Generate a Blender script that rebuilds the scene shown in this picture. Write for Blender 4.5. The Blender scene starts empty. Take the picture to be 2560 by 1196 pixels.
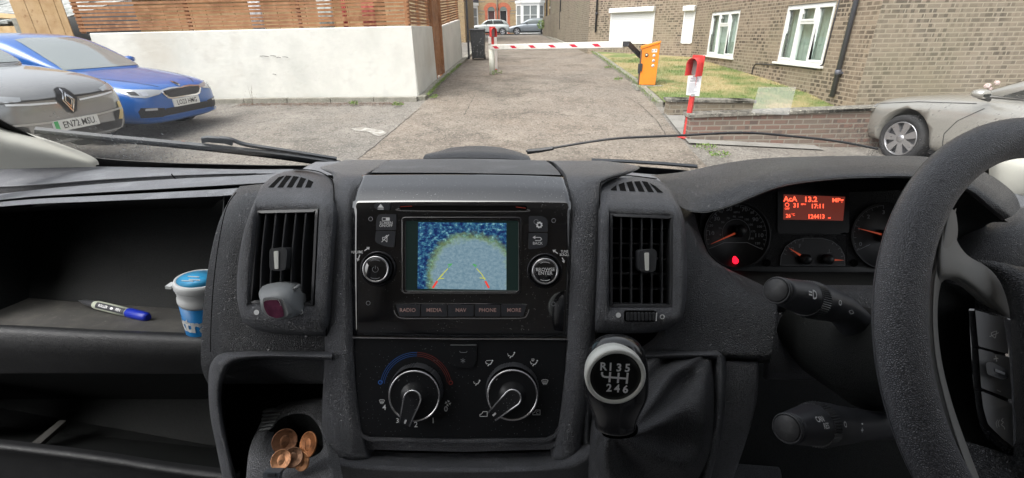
import bpy, bmesh, math, random
from mathutils import Vector, Matrix
from mathutils.bvhtree import BVHTree
from mathutils.geometry import tessellate_polygon
S = bpy.context.scene
COL = S.collection
R = math.radians

# ------------------------------------------------------------------ camera
FPX, EYE, PITCH, ROLL = 1164.0, 1.75, R(23.8), R(0.85)
cd = bpy.data.cameras.new('camera'); cam = bpy.data.objects.new('camera', cd); COL.objects.link(cam)
cd.sensor_width = 36; cd.lens = 36 * FPX / 2560; cd.clip_start = 0.02; cd.clip_end = 500
CM = Matrix.Translation((0, 0, EYE)) @ Matrix.Rotation(R(90) - PITCH, 4, 'X') @ Matrix.Rotation(-ROLL, 4, 'Z')
cam.matrix_world = CM; S.camera = cam
# ------------------------------------------------------------------ sky, sun, exposure
SUN_EL, SUN_AZ = R(58), R(228)      # azimuth from north (+Y), clockwise: behind the van, over its left shoulder
w = bpy.data.worlds.new('World'); S.world = w; w.use_nodes = True
wn = w.node_tree; bg = wn.nodes['Background']
sky = wn.nodes.new('ShaderNodeTexSky'); sky.sky_type = 'NISHITA'; sky.sun_disc = False
sky.sun_elevation = SUN_EL; sky.sun_rotation = SUN_AZ; sky.dust_density = 6; sky.air_density = 1.0; sky.ozone_density = 1
hsv = wn.nodes.new('ShaderNodeHueSaturation'); hsv.inputs['Saturation'].default_value = 0.22
wn.links.new(sky.outputs[0], hsv.inputs['Color']); wn.links.new(hsv.outputs[0], bg.inputs['Color'])
bg.inputs['Strength'].default_value = 0.15
sl = bpy.data.lights.new('sun', 'SUN'); so = bpy.data.objects.new('sun', sl); COL.objects.link(so)
sl.energy = 1.1; sl.angle = R(60); sl.color = (1, .97, .92)
sd = Vector((math.sin(SUN_AZ) * math.cos(SUN_EL), math.cos(SUN_AZ) * math.cos(SUN_EL), math.sin(SUN_EL)))
so.rotation_euler = sd.to_track_quat('Z', 'Y').to_euler()
S.view_settings.view_transform = 'Standard'; S.view_settings.look = 'None'; S.view_settings.gamma = 1
S.view_settings.exposure = 1.0
S.cycles.max_bounces = 8; S.cycles.diffuse_bounces = 4; S.cycles.glossy_bounces = 4; S.cycles.transparent_max_bounces = 12
S.cycles.use_denoising = True; S.cycles.sample_clamp_indirect = 6

# ------------------------------------------------------------------ measuring helpers
CR, CU, CB = [Vector(CM.col[i][:3]) for i in range(3)]      # right, up, back (towards the eye)
C0 = Vector((0, 0, EYE))
def P(x, y, d): return C0 + CR * ((x - 1280) / FPX * d) + CU * (-(y - 598) / FPX * d) - CB * d
def ray(x, y): return CR * ((x - 1280) / FPX) + CU * (-(y - 598) / FPX) - CB
GP = [(-30, -1.75), (0, -1.75), (4, -1.66), (6.5, -1.56), (8, -1.475), (12, -1.17), (18, -.87), (30, -.45), (44, -.14), (47, -.12), (90, -.05)]
def gz(x, y):
    for (a, za), (b, zb) in zip(GP, GP[1:]):
        if y <= b: break
    t = min(1, max(0, (y - a) / (b - a))); t2 = t
    z = za + (zb - za) * t2
    side = min(1, max(0, -x / 5)) * 0.14 * min(1, max(0, (11 - y) / 3)) * min(1, max(0, (y - 1) / 3))
    side -= min(1, max(0, (x - 2.6) / 2.6)) * 0.17 * min(1, max(0, (10 - y) / 2.5)) * min(1, max(0, (y - 1) / 3))
    return EYE + z + side
def G(x, y, lift=0):
    r = ray(x, y); lo, hi = 1.0, 120.0
    for _ in range(50):
        m = (lo + hi) / 2; p = C0 + r * m
        if p.z > gz(p.x, p.y) + lift: lo = m
        else: hi = m
    return C0 + r * lo
def onY(x, y, Y): r = ray(x, y); return C0 + r * (Y / r.y)
def onX(x, y, X): r = ray(x, y); return C0 + r * (X / r.x)

# ------------------------------------------------------------------ mesh builder
class MB:
    def __init__(s): s.v = []; s.f = []; s.m = []; s.sm = []
    def add(s, vs, fs, mi=0, smooth=True, M=None):
        o = len(s.v)
        s.v += [(M @ Vector(v)) if M else Vector(v) for v in vs]
        s.f += [[i + o for i in f] for f in fs]; s.m += [mi] * len(fs); s.sm += [smooth] * len(fs)
        return s
    def box(s, c, d, mi=0, M=None, taper=1.0):
        x, y, z = d[0] / 2, d[1] / 2, d[2] / 2; t = taper
        vs = [(-x, -y, -z), (x, -y, -z), (x, y, -z), (-x, y, -z), (-x * t, -y * t, z), (x * t, -y * t, z), (x * t, y * t, z), (-x * t, y * t, z)]
        vs = [(a + c[0], b + c[1], e + c[2]) for a, b, e in vs]
        return s.add(vs, [(3, 2, 1, 0), (4, 5, 6, 7), (0, 1, 5, 4), (1, 2, 6, 5), (2, 3, 7, 6), (3, 0, 4, 7)], mi, False, M)
    def b2(s, a, b, mi=0, M=None):
        return s.box([(a[i] + b[i]) / 2 for i in range(3)], [abs(b[i] - a[i]) for i in range(3)], mi, M)
    def tube(s, pts, rads, n=10, mi=0, caps=True, flat=1.0, up=None):
        pts = [Vector(p) for p in pts]
        if not isinstance(rads, (list, tuple)): rads = [rads] * len(pts)
        vs = []; N = len(pts); ref = None
        for i, p in enumerate(pts):
            t = (pts[min(i + 1, N - 1)] - pts[max(i - 1, 0)]).normalized()
            if ref is None:
                ref = Vector(up) if up is not None else (Vector((0, 0, 1)) if abs(t.z) < .9 else Vector((1, 0, 0)))
            a = (ref - t * ref.dot(t)).normalized(); ref = a; b = t.cross(a)
            vs += [p + a * (math.cos(2 * math.pi * k / n) * rads[i] * flat) + b * (math.sin(2 * math.pi * k / n) * rads[i]) for k in range(n)]
        fs = [(i * n + k, i * n + (k + 1) % n, (i + 1) * n + (k + 1) % n, (i + 1) * n + k) for i in range(N - 1) for k in range(n)]
        s.add(vs, fs, mi, True)
        if caps: s.add(vs[:n][::-1], [tuple(range(n))], mi, False); s.add(vs[-n:], [tuple(range(n))], mi, False)
        return s
    def lathe(s, prof, M=None, n=32, mi=0, a0=0, a1=2 * math.pi, smooth=True, caps=True):
        full = abs(a1 - a0 - 2 * math.pi) < 1e-6; K = n if full else n + 1; vs = []
        for r, z in prof:
            vs += [(r * math.cos(a0 + (a1 - a0) * k / n), r * math.sin(a0 + (a1 - a0) * k / n), z) for k in range(K)]
        fs = [(i * K + k, i * K + (k + 1) % K, (i + 1) * K + (k + 1) % K, (i + 1) * K + k) for i in range(len(prof) - 1) for k in range(K if full else n)]
        s.add(vs, fs, mi, smooth, M)
        if full and caps:
            for idx, fl in ((0, True), (len(prof) - 1, False)):
                if prof[idx][0] > 1e-5:
                    ring = [vs[idx * K + k] for k in range(K)]
                    s.add(ring, [tuple(range(K))[::-1] if fl else tuple(range(K))], mi, False, M)
        return s
    def poly(s, top, bot, mi=0, side_mi=None, back=True):
        """closed prism between two matching outlines (concave allowed)"""
        n = len(top); tr = tessellate_polygon([[Vector(p) for p in top]])
        s.add(top, [tuple(t) for t in tr], mi, False)
        if back: s.add(bot, [tuple(t)[::-1] for t in tr], mi, False)
        s.add(list(top) + list(bot), [(i, (i + 1) % n, n + (i + 1) % n, n + i) for i in range(n)], mi if side_mi is None else side_mi, False)
        return s
    def ring(s, o0, i0, o1, i1, mi=0):
        """frame between outer and inner loops, top level 0 and bottom level 1"""
        n = len(o0); vs = list(o0) + list(i0) + list(o1) + list(i1); fs = []
        for k in range(n):
            j = (k + 1) % n
            fs += [(k, j, n + j, n + k), (2 * n + j, 2 * n + k, 3 * n + k, 3 * n + j), (k, 2 * n + k, 2 * n + j, j), (n + j, 3 * n + j, 3 * n + k, n + k)]
        return s.add(vs, fs, mi, False)
    def build(s, name, mats, parent=None, bevel=0, seg=2, smooth=None, fix=True, merge=True, sub=0, **tags):
        me = bpy.data.meshes.new(name)
        off = Vector((0, 0, 0))
        r = parent
        while r is not None: off += r.location if r.get('_w') else Vector((0, 0, 0)); r = r.parent
        me.from_pydata([tuple(v - off) for v in s.v], [], s.f)
        if not isinstance(mats, (list, tuple)): mats = [mats]
        for m in mats: me.materials.append(m)
        me.polygons.foreach_set('material_index', s.m); me.polygons.foreach_set('use_smooth', s.sm)
        if fix:
            bm = bmesh.new(); bm.from_mesh(me)
            if merge: bmesh.ops.remove_doubles(bm, verts=bm.verts, dist=1e-5)
            bmesh.ops.recalc_face_normals(bm, faces=bm.faces)
            bm.to_mesh(me); bm.free()
        o = bpy.data.objects.new(name, me); COL.objects.link(o)
        if parent is not None: o.parent = parent
        if sub:
            md = o.modifiers.new('sub', 'SUBSURF'); md.levels = sub; md.render_levels = sub
        if bevel:
            md = o.modifiers.new('bevel', 'BEVEL'); md.width = bevel; md.segments = seg; md.limit_method = 'ANGLE'; md.angle_limit = R(35)
            me.polygons.foreach_set('use_smooth', [True] * len(me.polygons))
            md.harden_normals = True
        for k, v in tags.items(): o[k] = v
        return o

def thing(name, label, cat, loc=(0, 0, 0), rotz=0, group=None, world=True):
    o = bpy.data.objects.new(name, None); COL.objects.link(o); o.empty_display_size = .1
    o.location = loc; o.rotation_euler = (0, 0, rotz); o['label'] = label; o['category'] = cat
    if world: o['_w'] = 1
    if group: o['group'] = group
    return o
def tag(o, label=None, cat=None, group=None, kind=None):
    if label: o['label'] = label
    if cat: o['category'] = cat
    if group: o['group'] = group
    if kind: o['kind'] = kind
    return o
def dup(root, loc, rotz, label):
    def cp(o, par):
        c = o.copy(); COL.objects.link(c)
        if par is not None: c.parent = par
        for ch in o.children: cp(ch, c)
        return c
    r = cp(root, None); r.location = loc; r.rotation_euler = (0, 0, rotz); r['label'] = label
    return r

def cr(pts, n, closed=False):
    """Catmull-Rom through points (tuples of any length), n samples per span"""
    out = []; N = len(pts)
    spans = N if closed else N - 1
    for i in range(spans):
        if closed: a, b, c, d = [pts[(i + k) % N] for k in (-1, 0, 1, 2)]
        else: a, b, c, d = pts[max(i - 1, 0)], pts[i], pts[i + 1], pts[min(i + 2, N - 1)]
        for k in range(n):
            t = k / n
            out.append(tuple(.5 * ((2 * q) + (-p + r) * t + (2 * p - 5 * q + 4 * r - s_) * t * t + (-p + 3 * q - 3 * r + s_) * t ** 3) for p, q, r, s_ in zip(a, b, c, d)))
    if not closed: out.append(tuple(pts[-1]))
    return out
def rr(x0, y0, x1, y1, r, n=5):
    out = []
    for cx, cy, a in ((x1 - r, y0 + r, -90), (x1 - r, y1 - r, 0), (x0 + r, y1 - r, 90), (x0 + r, y0 + r, 180)):
        for k in range(n + 1):
            t = R(a + 90 * k / n); out.append((cx + r * math.cos(t), cy + r * math.sin(t)))
    return out
def rpoly(pts, r, n=4):
    """polygon with rounded corners; r may be a list"""
    out = []; N = len(pts)
    for i in range(N):
        p = Vector(pts[i][:2]); a = Vector(pts[i - 1][:2]); b = Vector(pts[(i + 1) % N][:2])
        q = r[i] if isinstance(r, (list, tuple)) else r
        if q <= 0: out.append(tuple(p)); continue
        ta = p + (a - p).normalized() * min(q, (a - p).length * .49); tb = p + (b - p).normalized() * min(q, (b - p).length * .49)
        for k in range(n + 1):
            t = k / n; out.append(tuple(ta * (1 - t) ** 2 + p * 2 * t * (1 - t) + tb * t * t))
    return out
def circ(cx, cy, r, n=24, ry=None): return [(cx + r * math.cos(2 * math.pi * k / n), cy + (ry or r) * math.sin(2 * math.pi * k / n)) for k in range(n)]
def inset(o, k):
    """shrink an outline towards inside by k px"""
    out = []; N = len(o); A = sum(o[i - 1][0] * o[i][1] - o[i][0] * o[i - 1][1] for i in range(N)); sg = 1 if A > 0 else -1
    for i in range(N):
        a = Vector(o[i - 1]); b = Vector(o[(i + 1) % N]); t = (b - a)
        if t.length < 1e-9: out.append(o[i]); continue
        t.normalize(); out.append((o[i][0] - t.y * k * sg, o[i][1] + t.x * k * sg))
    return out

# dash relief: photo point x,y at optical depth d, raised h metres towards the driver
def H(x, y, d, h=0.0):
    dd = d(x, y) if callable(d) else d
    return P(x, y, dd) + CB * h
def plate(mb, out, d, h0, h1, mi=0, side=None):
    mb.poly([H(x, y, d, h1) for x, y in out], [H(x, y, d, h0) for x, y in out], mi, side); return mb
def frame(mb, o, i, d, h0, h1, mi=0):
    mb.ring([H(x, y, d, h1) for x, y in o], [H(x, y, d, h1) for x, y in i], [H(x, y, d, h0) for x, y in o], [H(x, y, d, h0) for x, y in i], mi); return mb
def patch(mb, rows, nu=6, nv=6, thick=0.0, mi=0, smooth=True, close=True):
    """smooth surface through rows of (x, y, d) control points; thickness goes away from the driver"""
    g = [cr(r, nu) for r in rows]; K = len(g[0])
    cols = [cr([row[j] for row in g], nv) for j in range(K)]; M_ = len(cols[0])
    vs = [P(*cols[j][i]) for i in range(M_) for j in range(K)]
    fs = [(i * K + j, i * K + j + 1, (i + 1) * K + j + 1, (i + 1) * K + j) for i in range(M_ - 1) for j in range(K - 1)]
    if thick:
        n = len(vs); vb = [v - CB * thick for v in vs]
        fb = [tuple(x + n for x in f[::-1]) for f in fs]
        brd = [j for j in range(K)] + [i * K + K - 1 for i in range(1, M_)] + [(M_ - 1) * K + j for j in range(K - 2, -1, -1)] + [i * K for i in range(M_ - 2, 0, -1)]
        fe = [(brd[k], brd[(k + 1) % len(brd)], brd[(k + 1) % len(brd)] + n, brd[k] + n) for k in range(len(brd))]
        mb.add(vs + vb, fs + fb, mi, smooth); mb.add(vs + vb, fe, mi, False)
    else: mb.add(vs, fs, mi, smooth)
    return mb
def FM(x, y, d, h=0.0, rot=0, tx=0, ty=0):
    """local frame on the dash: X right, Y up, Z towards the driver; tilts in degrees"""
    p = H(x, y, d, h); M = Matrix((CR, CU, CB)).transposed().to_4x4(); M.translation = p
    return M @ Matrix.Rotation(R(rot), 4, 'Z') @ Matrix.Rotation(R(tx), 4, 'X') @ Matrix.Rotation(R(ty), 4, 'Y')
def px(d): return d / FPX       # metres per photo pixel at depth d

# ------------------------------------------------------------------ lettering
_FC = {}
def text(mb, s, M, size, mi=0, align='CENTER', stretch=1.0, bold=0.0, spacing=1.0):
    key = (s, align, bold, spacing)
    if key not in _FC:
        c = bpy.data.curves.new('t', 'FONT'); c.body = s; c.align_x = align; c.align_y = 'CENTER'; c.size = 1; c.resolution_u = 2
        c.offset = bold; c.space_character = spacing
        o = bpy.data.objects.new('t', c); COL.objects.link(o)
        dg = bpy.context.evaluated_depsgraph_get(); dg.update()
        me = bpy.data.meshes.new_from_object(o.evaluated_get(dg))
        _FC[key] = ([tuple(v.co) for v in me.vertices], [tuple(p.vertices) for p in me.polygons])
        bpy.data.objects.remove(o); bpy.data.meshes.remove(me); bpy.data.curves.remove(c)
    vs, fs = _FC[key]
    mb.add([(v[0] * size * stretch, v[1] * size, 0) for v in vs], fs, mi, False, M); return mb
def line(mb, pts, d, wpx, h, mi=0, closed=False):
    """printed stroke on the dash along photo points"""
    n = len(pts)
    for i in range(n if closed else n - 1):
        a = Vector(pts[i]); b = Vector(pts[(i + 1) % n]); t = b - a
        if t.length < 1e-6: continue
        t.normalize(); q = Vector((-t.y, t.x)) * wpx / 2; a2 = a - t * wpx * .25; b2 = b + t * wpx * .25
        mb.add([H(*(a2 + q), d, h), H(*(b2 + q), d, h), H(*(b2 - q), d, h), H(*(a2 - q), d, h)], [(0, 1, 2, 3)], mi, False)
    return mb
def disc(mb, x, y, r, d, h, mi=0, n=20, ry=None):
    mb.add([H(a, b, d, h) for a, b in circ(x, y, r, n, ry)], [tuple(range(n))], mi, False); return mb

# ------------------------------------------------------------------ materials
def mat(name, col, rough=.5, metal=0, spec=.5, bump=None, var=None, coat=0, emis=None, dust=None, dirt=None):
    """bump=(kind, scale, strength, dist); var=(scale, colour2, lo, hi); dust=(scale, threshold, colour)"""
    m = bpy.data.materials.new(name); m.use_nodes = True; nt = m.node_tree; b = nt.nodes['Principled BSDF']
    col = (*col, 1) if len(col) == 3 else col
    b.inputs['Base Color'].default_value = col; b.inputs['Roughness'].default_value = rough
    b.inputs['Metallic'].default_value = metal; b.inputs['Specular IOR Level'].default_value = spec
    if coat: b.inputs['Coat Weight'].default_value = min(coat, 1); b.inputs['Coat Roughness'].default_value = .04
    if coat > 1: b.inputs['Coat IOR'].default_value = 2.0
    if emis: b.inputs['Emission Color'].default_value = (*emis[0], 1); b.inputs['Emission Strength'].default_value = emis[1]
    L = nt.links.new; tc = nt.nodes.new('ShaderNodeTexCoord'); src = None
    def noise(sc, det=4, rg=.6):
        n = nt.nodes.new('ShaderNodeTexNoise'); n.inputs['Scale'].default_value = sc; n.inputs['Detail'].default_value = det; n.inputs['Roughness'].default_value = rg
        L(tc.outputs['Object'], n.inputs['Vector']); return n
    def ramp(fac, lo, hi, c0=0., c1=1.):
        r = nt.nodes.new('ShaderNodeMapRange'); r.inputs['From Min'].default_value = lo; r.inputs['From Max'].default_value = hi
        r.inputs['To Min'].default_value = c0; r.inputs['To Max'].default_value = c1; L(fac, r.inputs['Value']); return r.outputs[0]
    def mix(fac, a, c):
        x = nt.nodes.new('ShaderNodeMix'); x.data_type = 'RGBA'
        L(fac, x.inputs['Factor'])
        if isinstance(a, tuple): x.inputs['A'].default_value = a
        else: L(a, x.inputs['A'])
        x.inputs['B'].default_value = (*c, 1); return x.outputs['Result']
    cur = col
    for v in (var if isinstance(var, list) else [var] if var else []):
        cur = mix(ramp(noise(v[0]).outputs['Fac'], v[2], v[3]), cur, v[1])
    if dust:
        vo = nt.nodes.new('ShaderNodeTexVoronoi'); vo.inputs['Scale'].default_value = dust[0]; L(tc.outputs['Object'], vo.inputs['Vector'])
        dd = ramp(vo.outputs['Distance'], dust[1], dust[1] * .6)
        cl = noise(dust[0] * .05, 3); mm = nt.nodes.new('ShaderNodeMath'); mm.operation = 'MULTIPLY'
        L(dd, mm.inputs[0]); L(ramp(cl.outputs['Fac'], .4, .62), mm.inputs[1])
        cur = mix(mm.outputs[0], cur, dust[2])
        L(ramp(mm.outputs[0], 0, 1, rough, .8), b.inputs['Roughness'])
    if cur is not col: L(cur, b.inputs['Base Color'])
    if bump and bump[0] == 'leather' and dust != 'plain':
        gv = nt.nodes.new('ShaderNodeTexVoronoi'); gv.feature = 'DISTANCE_TO_EDGE'; gv.inputs['Scale'].default_value = bump[1]; L(tc.outputs['Object'], gv.inputs['Vector'])
        base = tuple(k * .42 for k in col[:3]); x = nt.nodes.new('ShaderNodeMix'); x.data_type = 'RGBA'; L(ramp(gv.outputs['Distance'], .02, .22), x.inputs['Factor'])
        x.inputs['A'].default_value = (*base, 1)
        if isinstance(cur, tuple): x.inputs['B'].default_value = cur
        else: L(cur, x.inputs['B'])
        L(x.outputs['Result'], b.inputs['Base Color'])
    if bump:
        kind, sc, st, dist = bump
        if kind == 'noise': n = noise(sc, 3); o = n.outputs['Fac']
        elif kind == 'leather':
            n = nt.nodes.new('ShaderNodeTexVoronoi'); n.feature = 'DISTANCE_TO_EDGE'; n.inputs['Scale'].default_value = sc; L(tc.outputs['Object'], n.inputs['Vector'])
            o = ramp(n.outputs['Distance'], 0, .35)
        bn = nt.nodes.new('ShaderNodeBump'); bn.inputs['Strength'].default_value = st; bn.inputs['Distance'].default_value = dist
        L(o, bn.inputs['Height']); L(bn.outputs[0], b.inputs['Normal'])
    return m
# ================================================================== OUTSIDE
def uvmap(o):
    me = o.data; uv = me.uv_layers.new(name='UVMap')
    for p in me.polygons:
        n = p.normal
        t = Vector((-n.y, n.x, 0))
        flat = abs(n.z) > .5 or t.length < 1e-6
        if not flat: t.normalize()
        for li in p.loop_indices:
            c = me.vertices[me.loops[li].vertex_index].co
            uv.data[li].uv = (c.x, c.y) if flat else (c.dot(t) if abs(t.x) > abs(t.y) else c.dot(t), c.z)
    return o
def brick(name, c1, c2, dark, mortar, bw=.225, bh=.075, mo=.012, darkamt=.35, stain=(.25, .24, .16), seed=0):
    m = bpy.data.materials.new(name); m.use_nodes = True; nt = m.node_tree; b = nt.nodes['Principled BSDF']; L = nt.links.new
    uv = nt.nodes.new('ShaderNodeUVMap'); uv.uv_map = 'UVMap'
    mp = nt.nodes.new('ShaderNodeMapping'); mp.inputs['Location'].default_value = (seed, seed * .7, 0); L(uv.outputs[0], mp.inputs[0])
    def bt(cc1, cc2, mm, w_, off=.5, freq=2):
        t = nt.nodes.new('ShaderNodeTexBrick'); t.inputs['Scale'].default_value = 1; t.inputs['Brick Width'].default_value = w_; t.inputs['Row Height'].default_value = bh
        t.inputs['Mortar Size'].default_value = mm; t.inputs['Mortar Smooth'].default_value = .3; t.inputs['Color1'].default_value = (*cc1, 1); t.inputs['Color2'].default_value = (*cc2, 1)
        t.inputs['Mortar'].default_value = (*mortar, 1); t.offset = off; t.offset_frequency = freq; L(mp.outputs[0], t.inputs['Vector']); return t
    a = bt(c1, c2, mo, bw)
    d = bt((0, 0, 0), (1, 1, 1), 0, bw * .27, .37, 3)                 # short dark burn marks within the bricks
    rp = nt.nodes.new('ShaderNodeMapRange'); rp.inputs['From Min'].default_value = 1 - darkamt; rp.inputs['From Max'].default_value = 1 - darkamt + .12
    L(d.outputs['Color'], rp.inputs['Value'])
    nz = nt.nodes.new('ShaderNodeTexNoise'); nz.inputs['Scale'].default_value = 1.3; nz.inputs['Detail'].default_value = 5; L(mp.outputs[0], nz.inputs['Vector'])
    nr = nt.nodes.new('ShaderNodeMapRange'); nr.inputs['From Min'].default_value = .35; nr.inputs['From Max'].default_value = .6; L(nz.outputs['Fac'], nr.inputs['Value'])
    m1 = nt.nodes.new('ShaderNodeMath'); m1.operation = 'MULTIPLY'; L(rp.outputs[0], m1.inputs[0]); L(nr.outputs[0], m1.inputs[1])
    m2 = nt.nodes.new('ShaderNodeMath'); m2.operation = 'SUBTRACT'; m2.inputs[0].default_value = 1; L(a.outputs['Fac'], m2.inputs[1])
    m3 = nt.nodes.new('ShaderNodeMath'); m3.operation = 'MULTIPLY'; L(m1.outputs[0], m3.inputs[0]); L(m2.outputs[0], m3.inputs[1])
    m4 = nt.nodes.new('ShaderNodeMath'); m4.operation = 'MULTIPLY'; m4.inputs[1].default_value = .8; L(m3.outputs[0], m4.inputs[0])
    x = nt.nodes.new('ShaderNodeMix'); x.data_type = 'RGBA'; L(m4.outputs[0], x.inputs['Factor']); L(a.outputs['Color'], x.inputs['A']); x.inputs['B'].default_value = (*dark, 1)
    n2 = nt.nodes.new('ShaderNodeTexNoise'); n2.inputs['Scale'].default_value = .5; n2.inputs['Detail'].default_value = 6; L(mp.outputs[0], n2.inputs['Vector'])
    r2 = nt.nodes.new('ShaderNodeMapRange'); r2.inputs['From Min'].default_value = .5; r2.inputs['From Max'].default_value = .8; r2.inputs['To Max'].default_value = .5; L(n2.outputs['Fac'], r2.inputs['Value'])
    y = nt.nodes.new('ShaderNodeMix'); y.data_type = 'RGBA'; L(r2.outputs[0], y.inputs['Factor']); L(x.outputs['Result'], y.inputs['A']); y.inputs['B'].default_value = (*stain, 1)
    L(y.outputs['Result'], b.inputs['Base Color']); b.inputs['Roughness'].default_value = .9; b.inputs['Specular IOR Level'].default_value = .2
    bp = nt.nodes.new('ShaderNodeBump'); bp.inputs['Strength'].default_value = .5; bp.inputs['Distance'].default_value = .006; bp.invert = True
    L(a.outputs['Fac'], bp.inputs['Height']); L(bp.outputs[0], b.inputs['Normal']); return m

B_MAIN = brick('brown_brick', (.30, .24, .18), (.24, .19, .145), (.055, .045, .038), (.34, .285, .22), darkamt=.62)
B_SIDE = brick('tan_brick', (.30, .25, .19), (.235, .20, .155), (.11, .095, .075), (.35, .305, .235), darkamt=.5, seed=3.3, stain=(.27, .25, .165))
B_LOW = brick('red_grey_brick', (.22, .135, .11), (.19, .155, .13), (.12, .10, .09), (.27, .24, .20), darkamt=.25, seed=7.1, stain=(.2, .19, .15))
B_GARD = brick('grey_brown_brick', (.24, .20, .15), (.19, .16, .12), (.08, .07, .06), (.26, .23, .18), darkamt=.4, seed=5.7)
B_HOUSE = brick('yellow_stock_brick', (.40, .29, .15), (.32, .22, .12), (.16, .10, .06), (.34, .28, .2), darkamt=.25, seed=1.7)
def ground_mat(name, base, dark, light, warm, agg=55, stripes=False):
    m = mat(name, base, .92, 0, .25); nt = m.node_tree; b = nt.nodes['Principled BSDF']; L = nt.links.new
    tc = nt.nodes.new('ShaderNodeTexCoord')
    def nz(sc, lo, hi, det=3):
        n = nt.nodes.new('ShaderNodeTexNoise'); n.inputs['Scale'].default_value = sc; n.inputs['Detail'].default_value = det; n.inputs['Roughness'].default_value = .65; L(tc.outputs['Object'], n.inputs['Vector'])
        r = nt.nodes.new('ShaderNodeMapRange'); r.inputs['From Min'].default_value = lo; r.inputs['From Max'].default_value = hi; L(n.outputs['Fac'], r.inputs['Value']); return r.outputs[0], n
    cur = base
    def mx(f, c, k=1.):
        nonlocal cur
        x = nt.nodes.new('ShaderNodeMix'); x.data_type = 'RGBA'
        if k != 1: q = nt.nodes.new('ShaderNodeMath'); q.operation = 'MULTIPLY'; q.inputs[1].default_value = k; L(f, q.inputs[0]); f = q.outputs[0]
        L(f, x.inputs['Factor'])
        if isinstance(cur, tuple): x.inputs['A'].default_value = (*cur, 1)
        else: L(cur, x.inputs['A'])
        x.inputs['B'].default_value = (*c, 1); cur = x.outputs['Result']
    mx(nz(.35, .42, .62, 6)[0], warm, .9); mx(nz(1.6, .5, .68, 7)[0], light, .5); mx(nz(.9, .5, .66, 8)[0], dark, .55); mx(nz(5, .54, .66, 8)[0], dark, .55); mx(nz(.55, .56, .64, 5)[0], dark, .35)
    vo = nt.nodes.new('ShaderNodeTexVoronoi'); vo.inputs['Scale'].default_value = agg; L(tc.outputs['Object'], vo.inputs['Vector'])
    sx = nt.nodes.new('ShaderNodeSeparateColor'); L(vo.outputs['Color'], sx.inputs[0])
    r1 = nt.nodes.new('ShaderNodeMapRange'); r1.inputs['From Min'].default_value = .72; r1.inputs['From Max'].default_value = .95; L(sx.outputs[0], r1.inputs['Value']); mx(r1.outputs[0], dark, .75)
    r2 = nt.nodes.new('ShaderNodeMapRange'); r2.inputs['From Min'].default_value = .8; r2.inputs['From Max'].default_value = 1; L(sx.outputs[1], r2.inputs['Value']); mx(r2.outputs[0], light, .8)
    mx(nz(28, .55, .75, 2)[0], dark, .5)
    L(cur, b.inputs['Base Color'])
    bn = nt.nodes.new('ShaderNodeBump'); bn.inputs['Strength'].default_value = .6; bn.inputs['Distance'].default_value = .006
    L(vo.outputs['Distance'], bn.inputs['Height']); L(bn.outputs[0], b.inputs['Normal']); return m
M_PARK = ground_mat('car_park_asphalt', (.205, .192, .174), (.075, .07, .064), (.33, .31, .275), (.225, .20, .172))
M_DRIVE = ground_mat('driveway_aggregate', (.215, .187, .158), (.075, .065, .055), (.34, .30, .25), (.24, .198, .16), agg=48)
M_ROAD = ground_mat('street_asphalt', (.16, .16, .155), (.09, .09, .09), (.24, .24, .23), (.17, .17, .165))
M_SLAB = mat('paving_slab', (.26, .25, .23), .9, var=[(3, (.17, .165, .15), .45, .7), (60, (.33, .31, .28), .55, .7)])
M_KERB = mat('kerb_concrete', (.27, .255, .215), .92, var=[(4, (.16, .155, .12), .42, .66), (40, (.38, .36, .31), .55, .7)], bump=('noise', 60, .5, .006))
M_COPE = mat('lichened_coping', (.22, .205, .175), .95, var=[(14, (.09, .085, .075), .45, .62), (22, (.50, .48, .40), .60, .66)], bump=('noise', 40, .6, .008))
M_SOIL = mat('leaf_litter', (.17, .10, .07), .95, var=[(30, (.28, .20, .15), .45, .65), (70, (.06, .04, .03), .52, .68)], bump=('noise', 50, .8, .02))
M_LAWN = mat('dry_lawn', (.14, .19, .055), .95, var=[(.9, (.39, .31, .16), .41, .56), (35, (.12, .17, .05), .5, .7), (90, (.45, .40, .2), .55, .75)], bump=('noise', 90, .9, .02))
def wall_render():
    m = mat('white_render', (.68, .67, .62), .85, var=[(1.1, (.55, .55, .51), .46, .72), (4, (.62, .61, .57), .5, .7), (.5, (.56, .53, .47), .52, .7)], bump=('noise', 9, .35, .02))
    return m
M_WHITEWALL = wall_render()
M_WPVC = mat('white_upvc', (.78, .79, .78), .35)
M_SHUT = mat('white_shutter', (.70, .71, .715), .45)
M_BLKP = mat('black_plastic_pipe', (.035, .037, .045), .45)
M_GREYP = mat('grey_drainpipe', (.09, .095, .115), .45)
M_GLASSW = mat('window_glass', (.16, .19, .175), .06, spec=.8)
M_CURT = mat('net_curtain', (.52, .56, .51), .8, var=(6, (.38, .42, .38), .4, .7))
M_DARK = mat('dark_gap', (.02, .02, .02), .8)
M_CEDAR = mat('stained_slat_wood', (.34, .155, .065), .7, var=[(2.2, (.22, .09, .035), .42, .65), (8, (.42, .22, .11), .5, .7)])
M_PINE = mat('bare_pine_board', (.46, .31, .16), .8, var=[(3, (.36, .22, .10), .45, .65), (12, (.26, .14, .06), .62, .72)])
M_PINE2 = mat('new_pine_board', (.52, .37, .20), .8, var=[(5, (.40, .26, .12), .45, .65)])
M_CONC = mat('concrete_post', (.30, .29, .25), .95, var=[(12, (.20, .2, .17), .45, .65)], bump=('noise', 50, .5, .01))
M_GRNWEED = mat('weed_leaves', (.10, .20, .035), .8, var=(20, (.22, .27, .07), .45, .6))
M_TWIG = mat('dry_twigs', (.17, .13, .09), .9)

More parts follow.
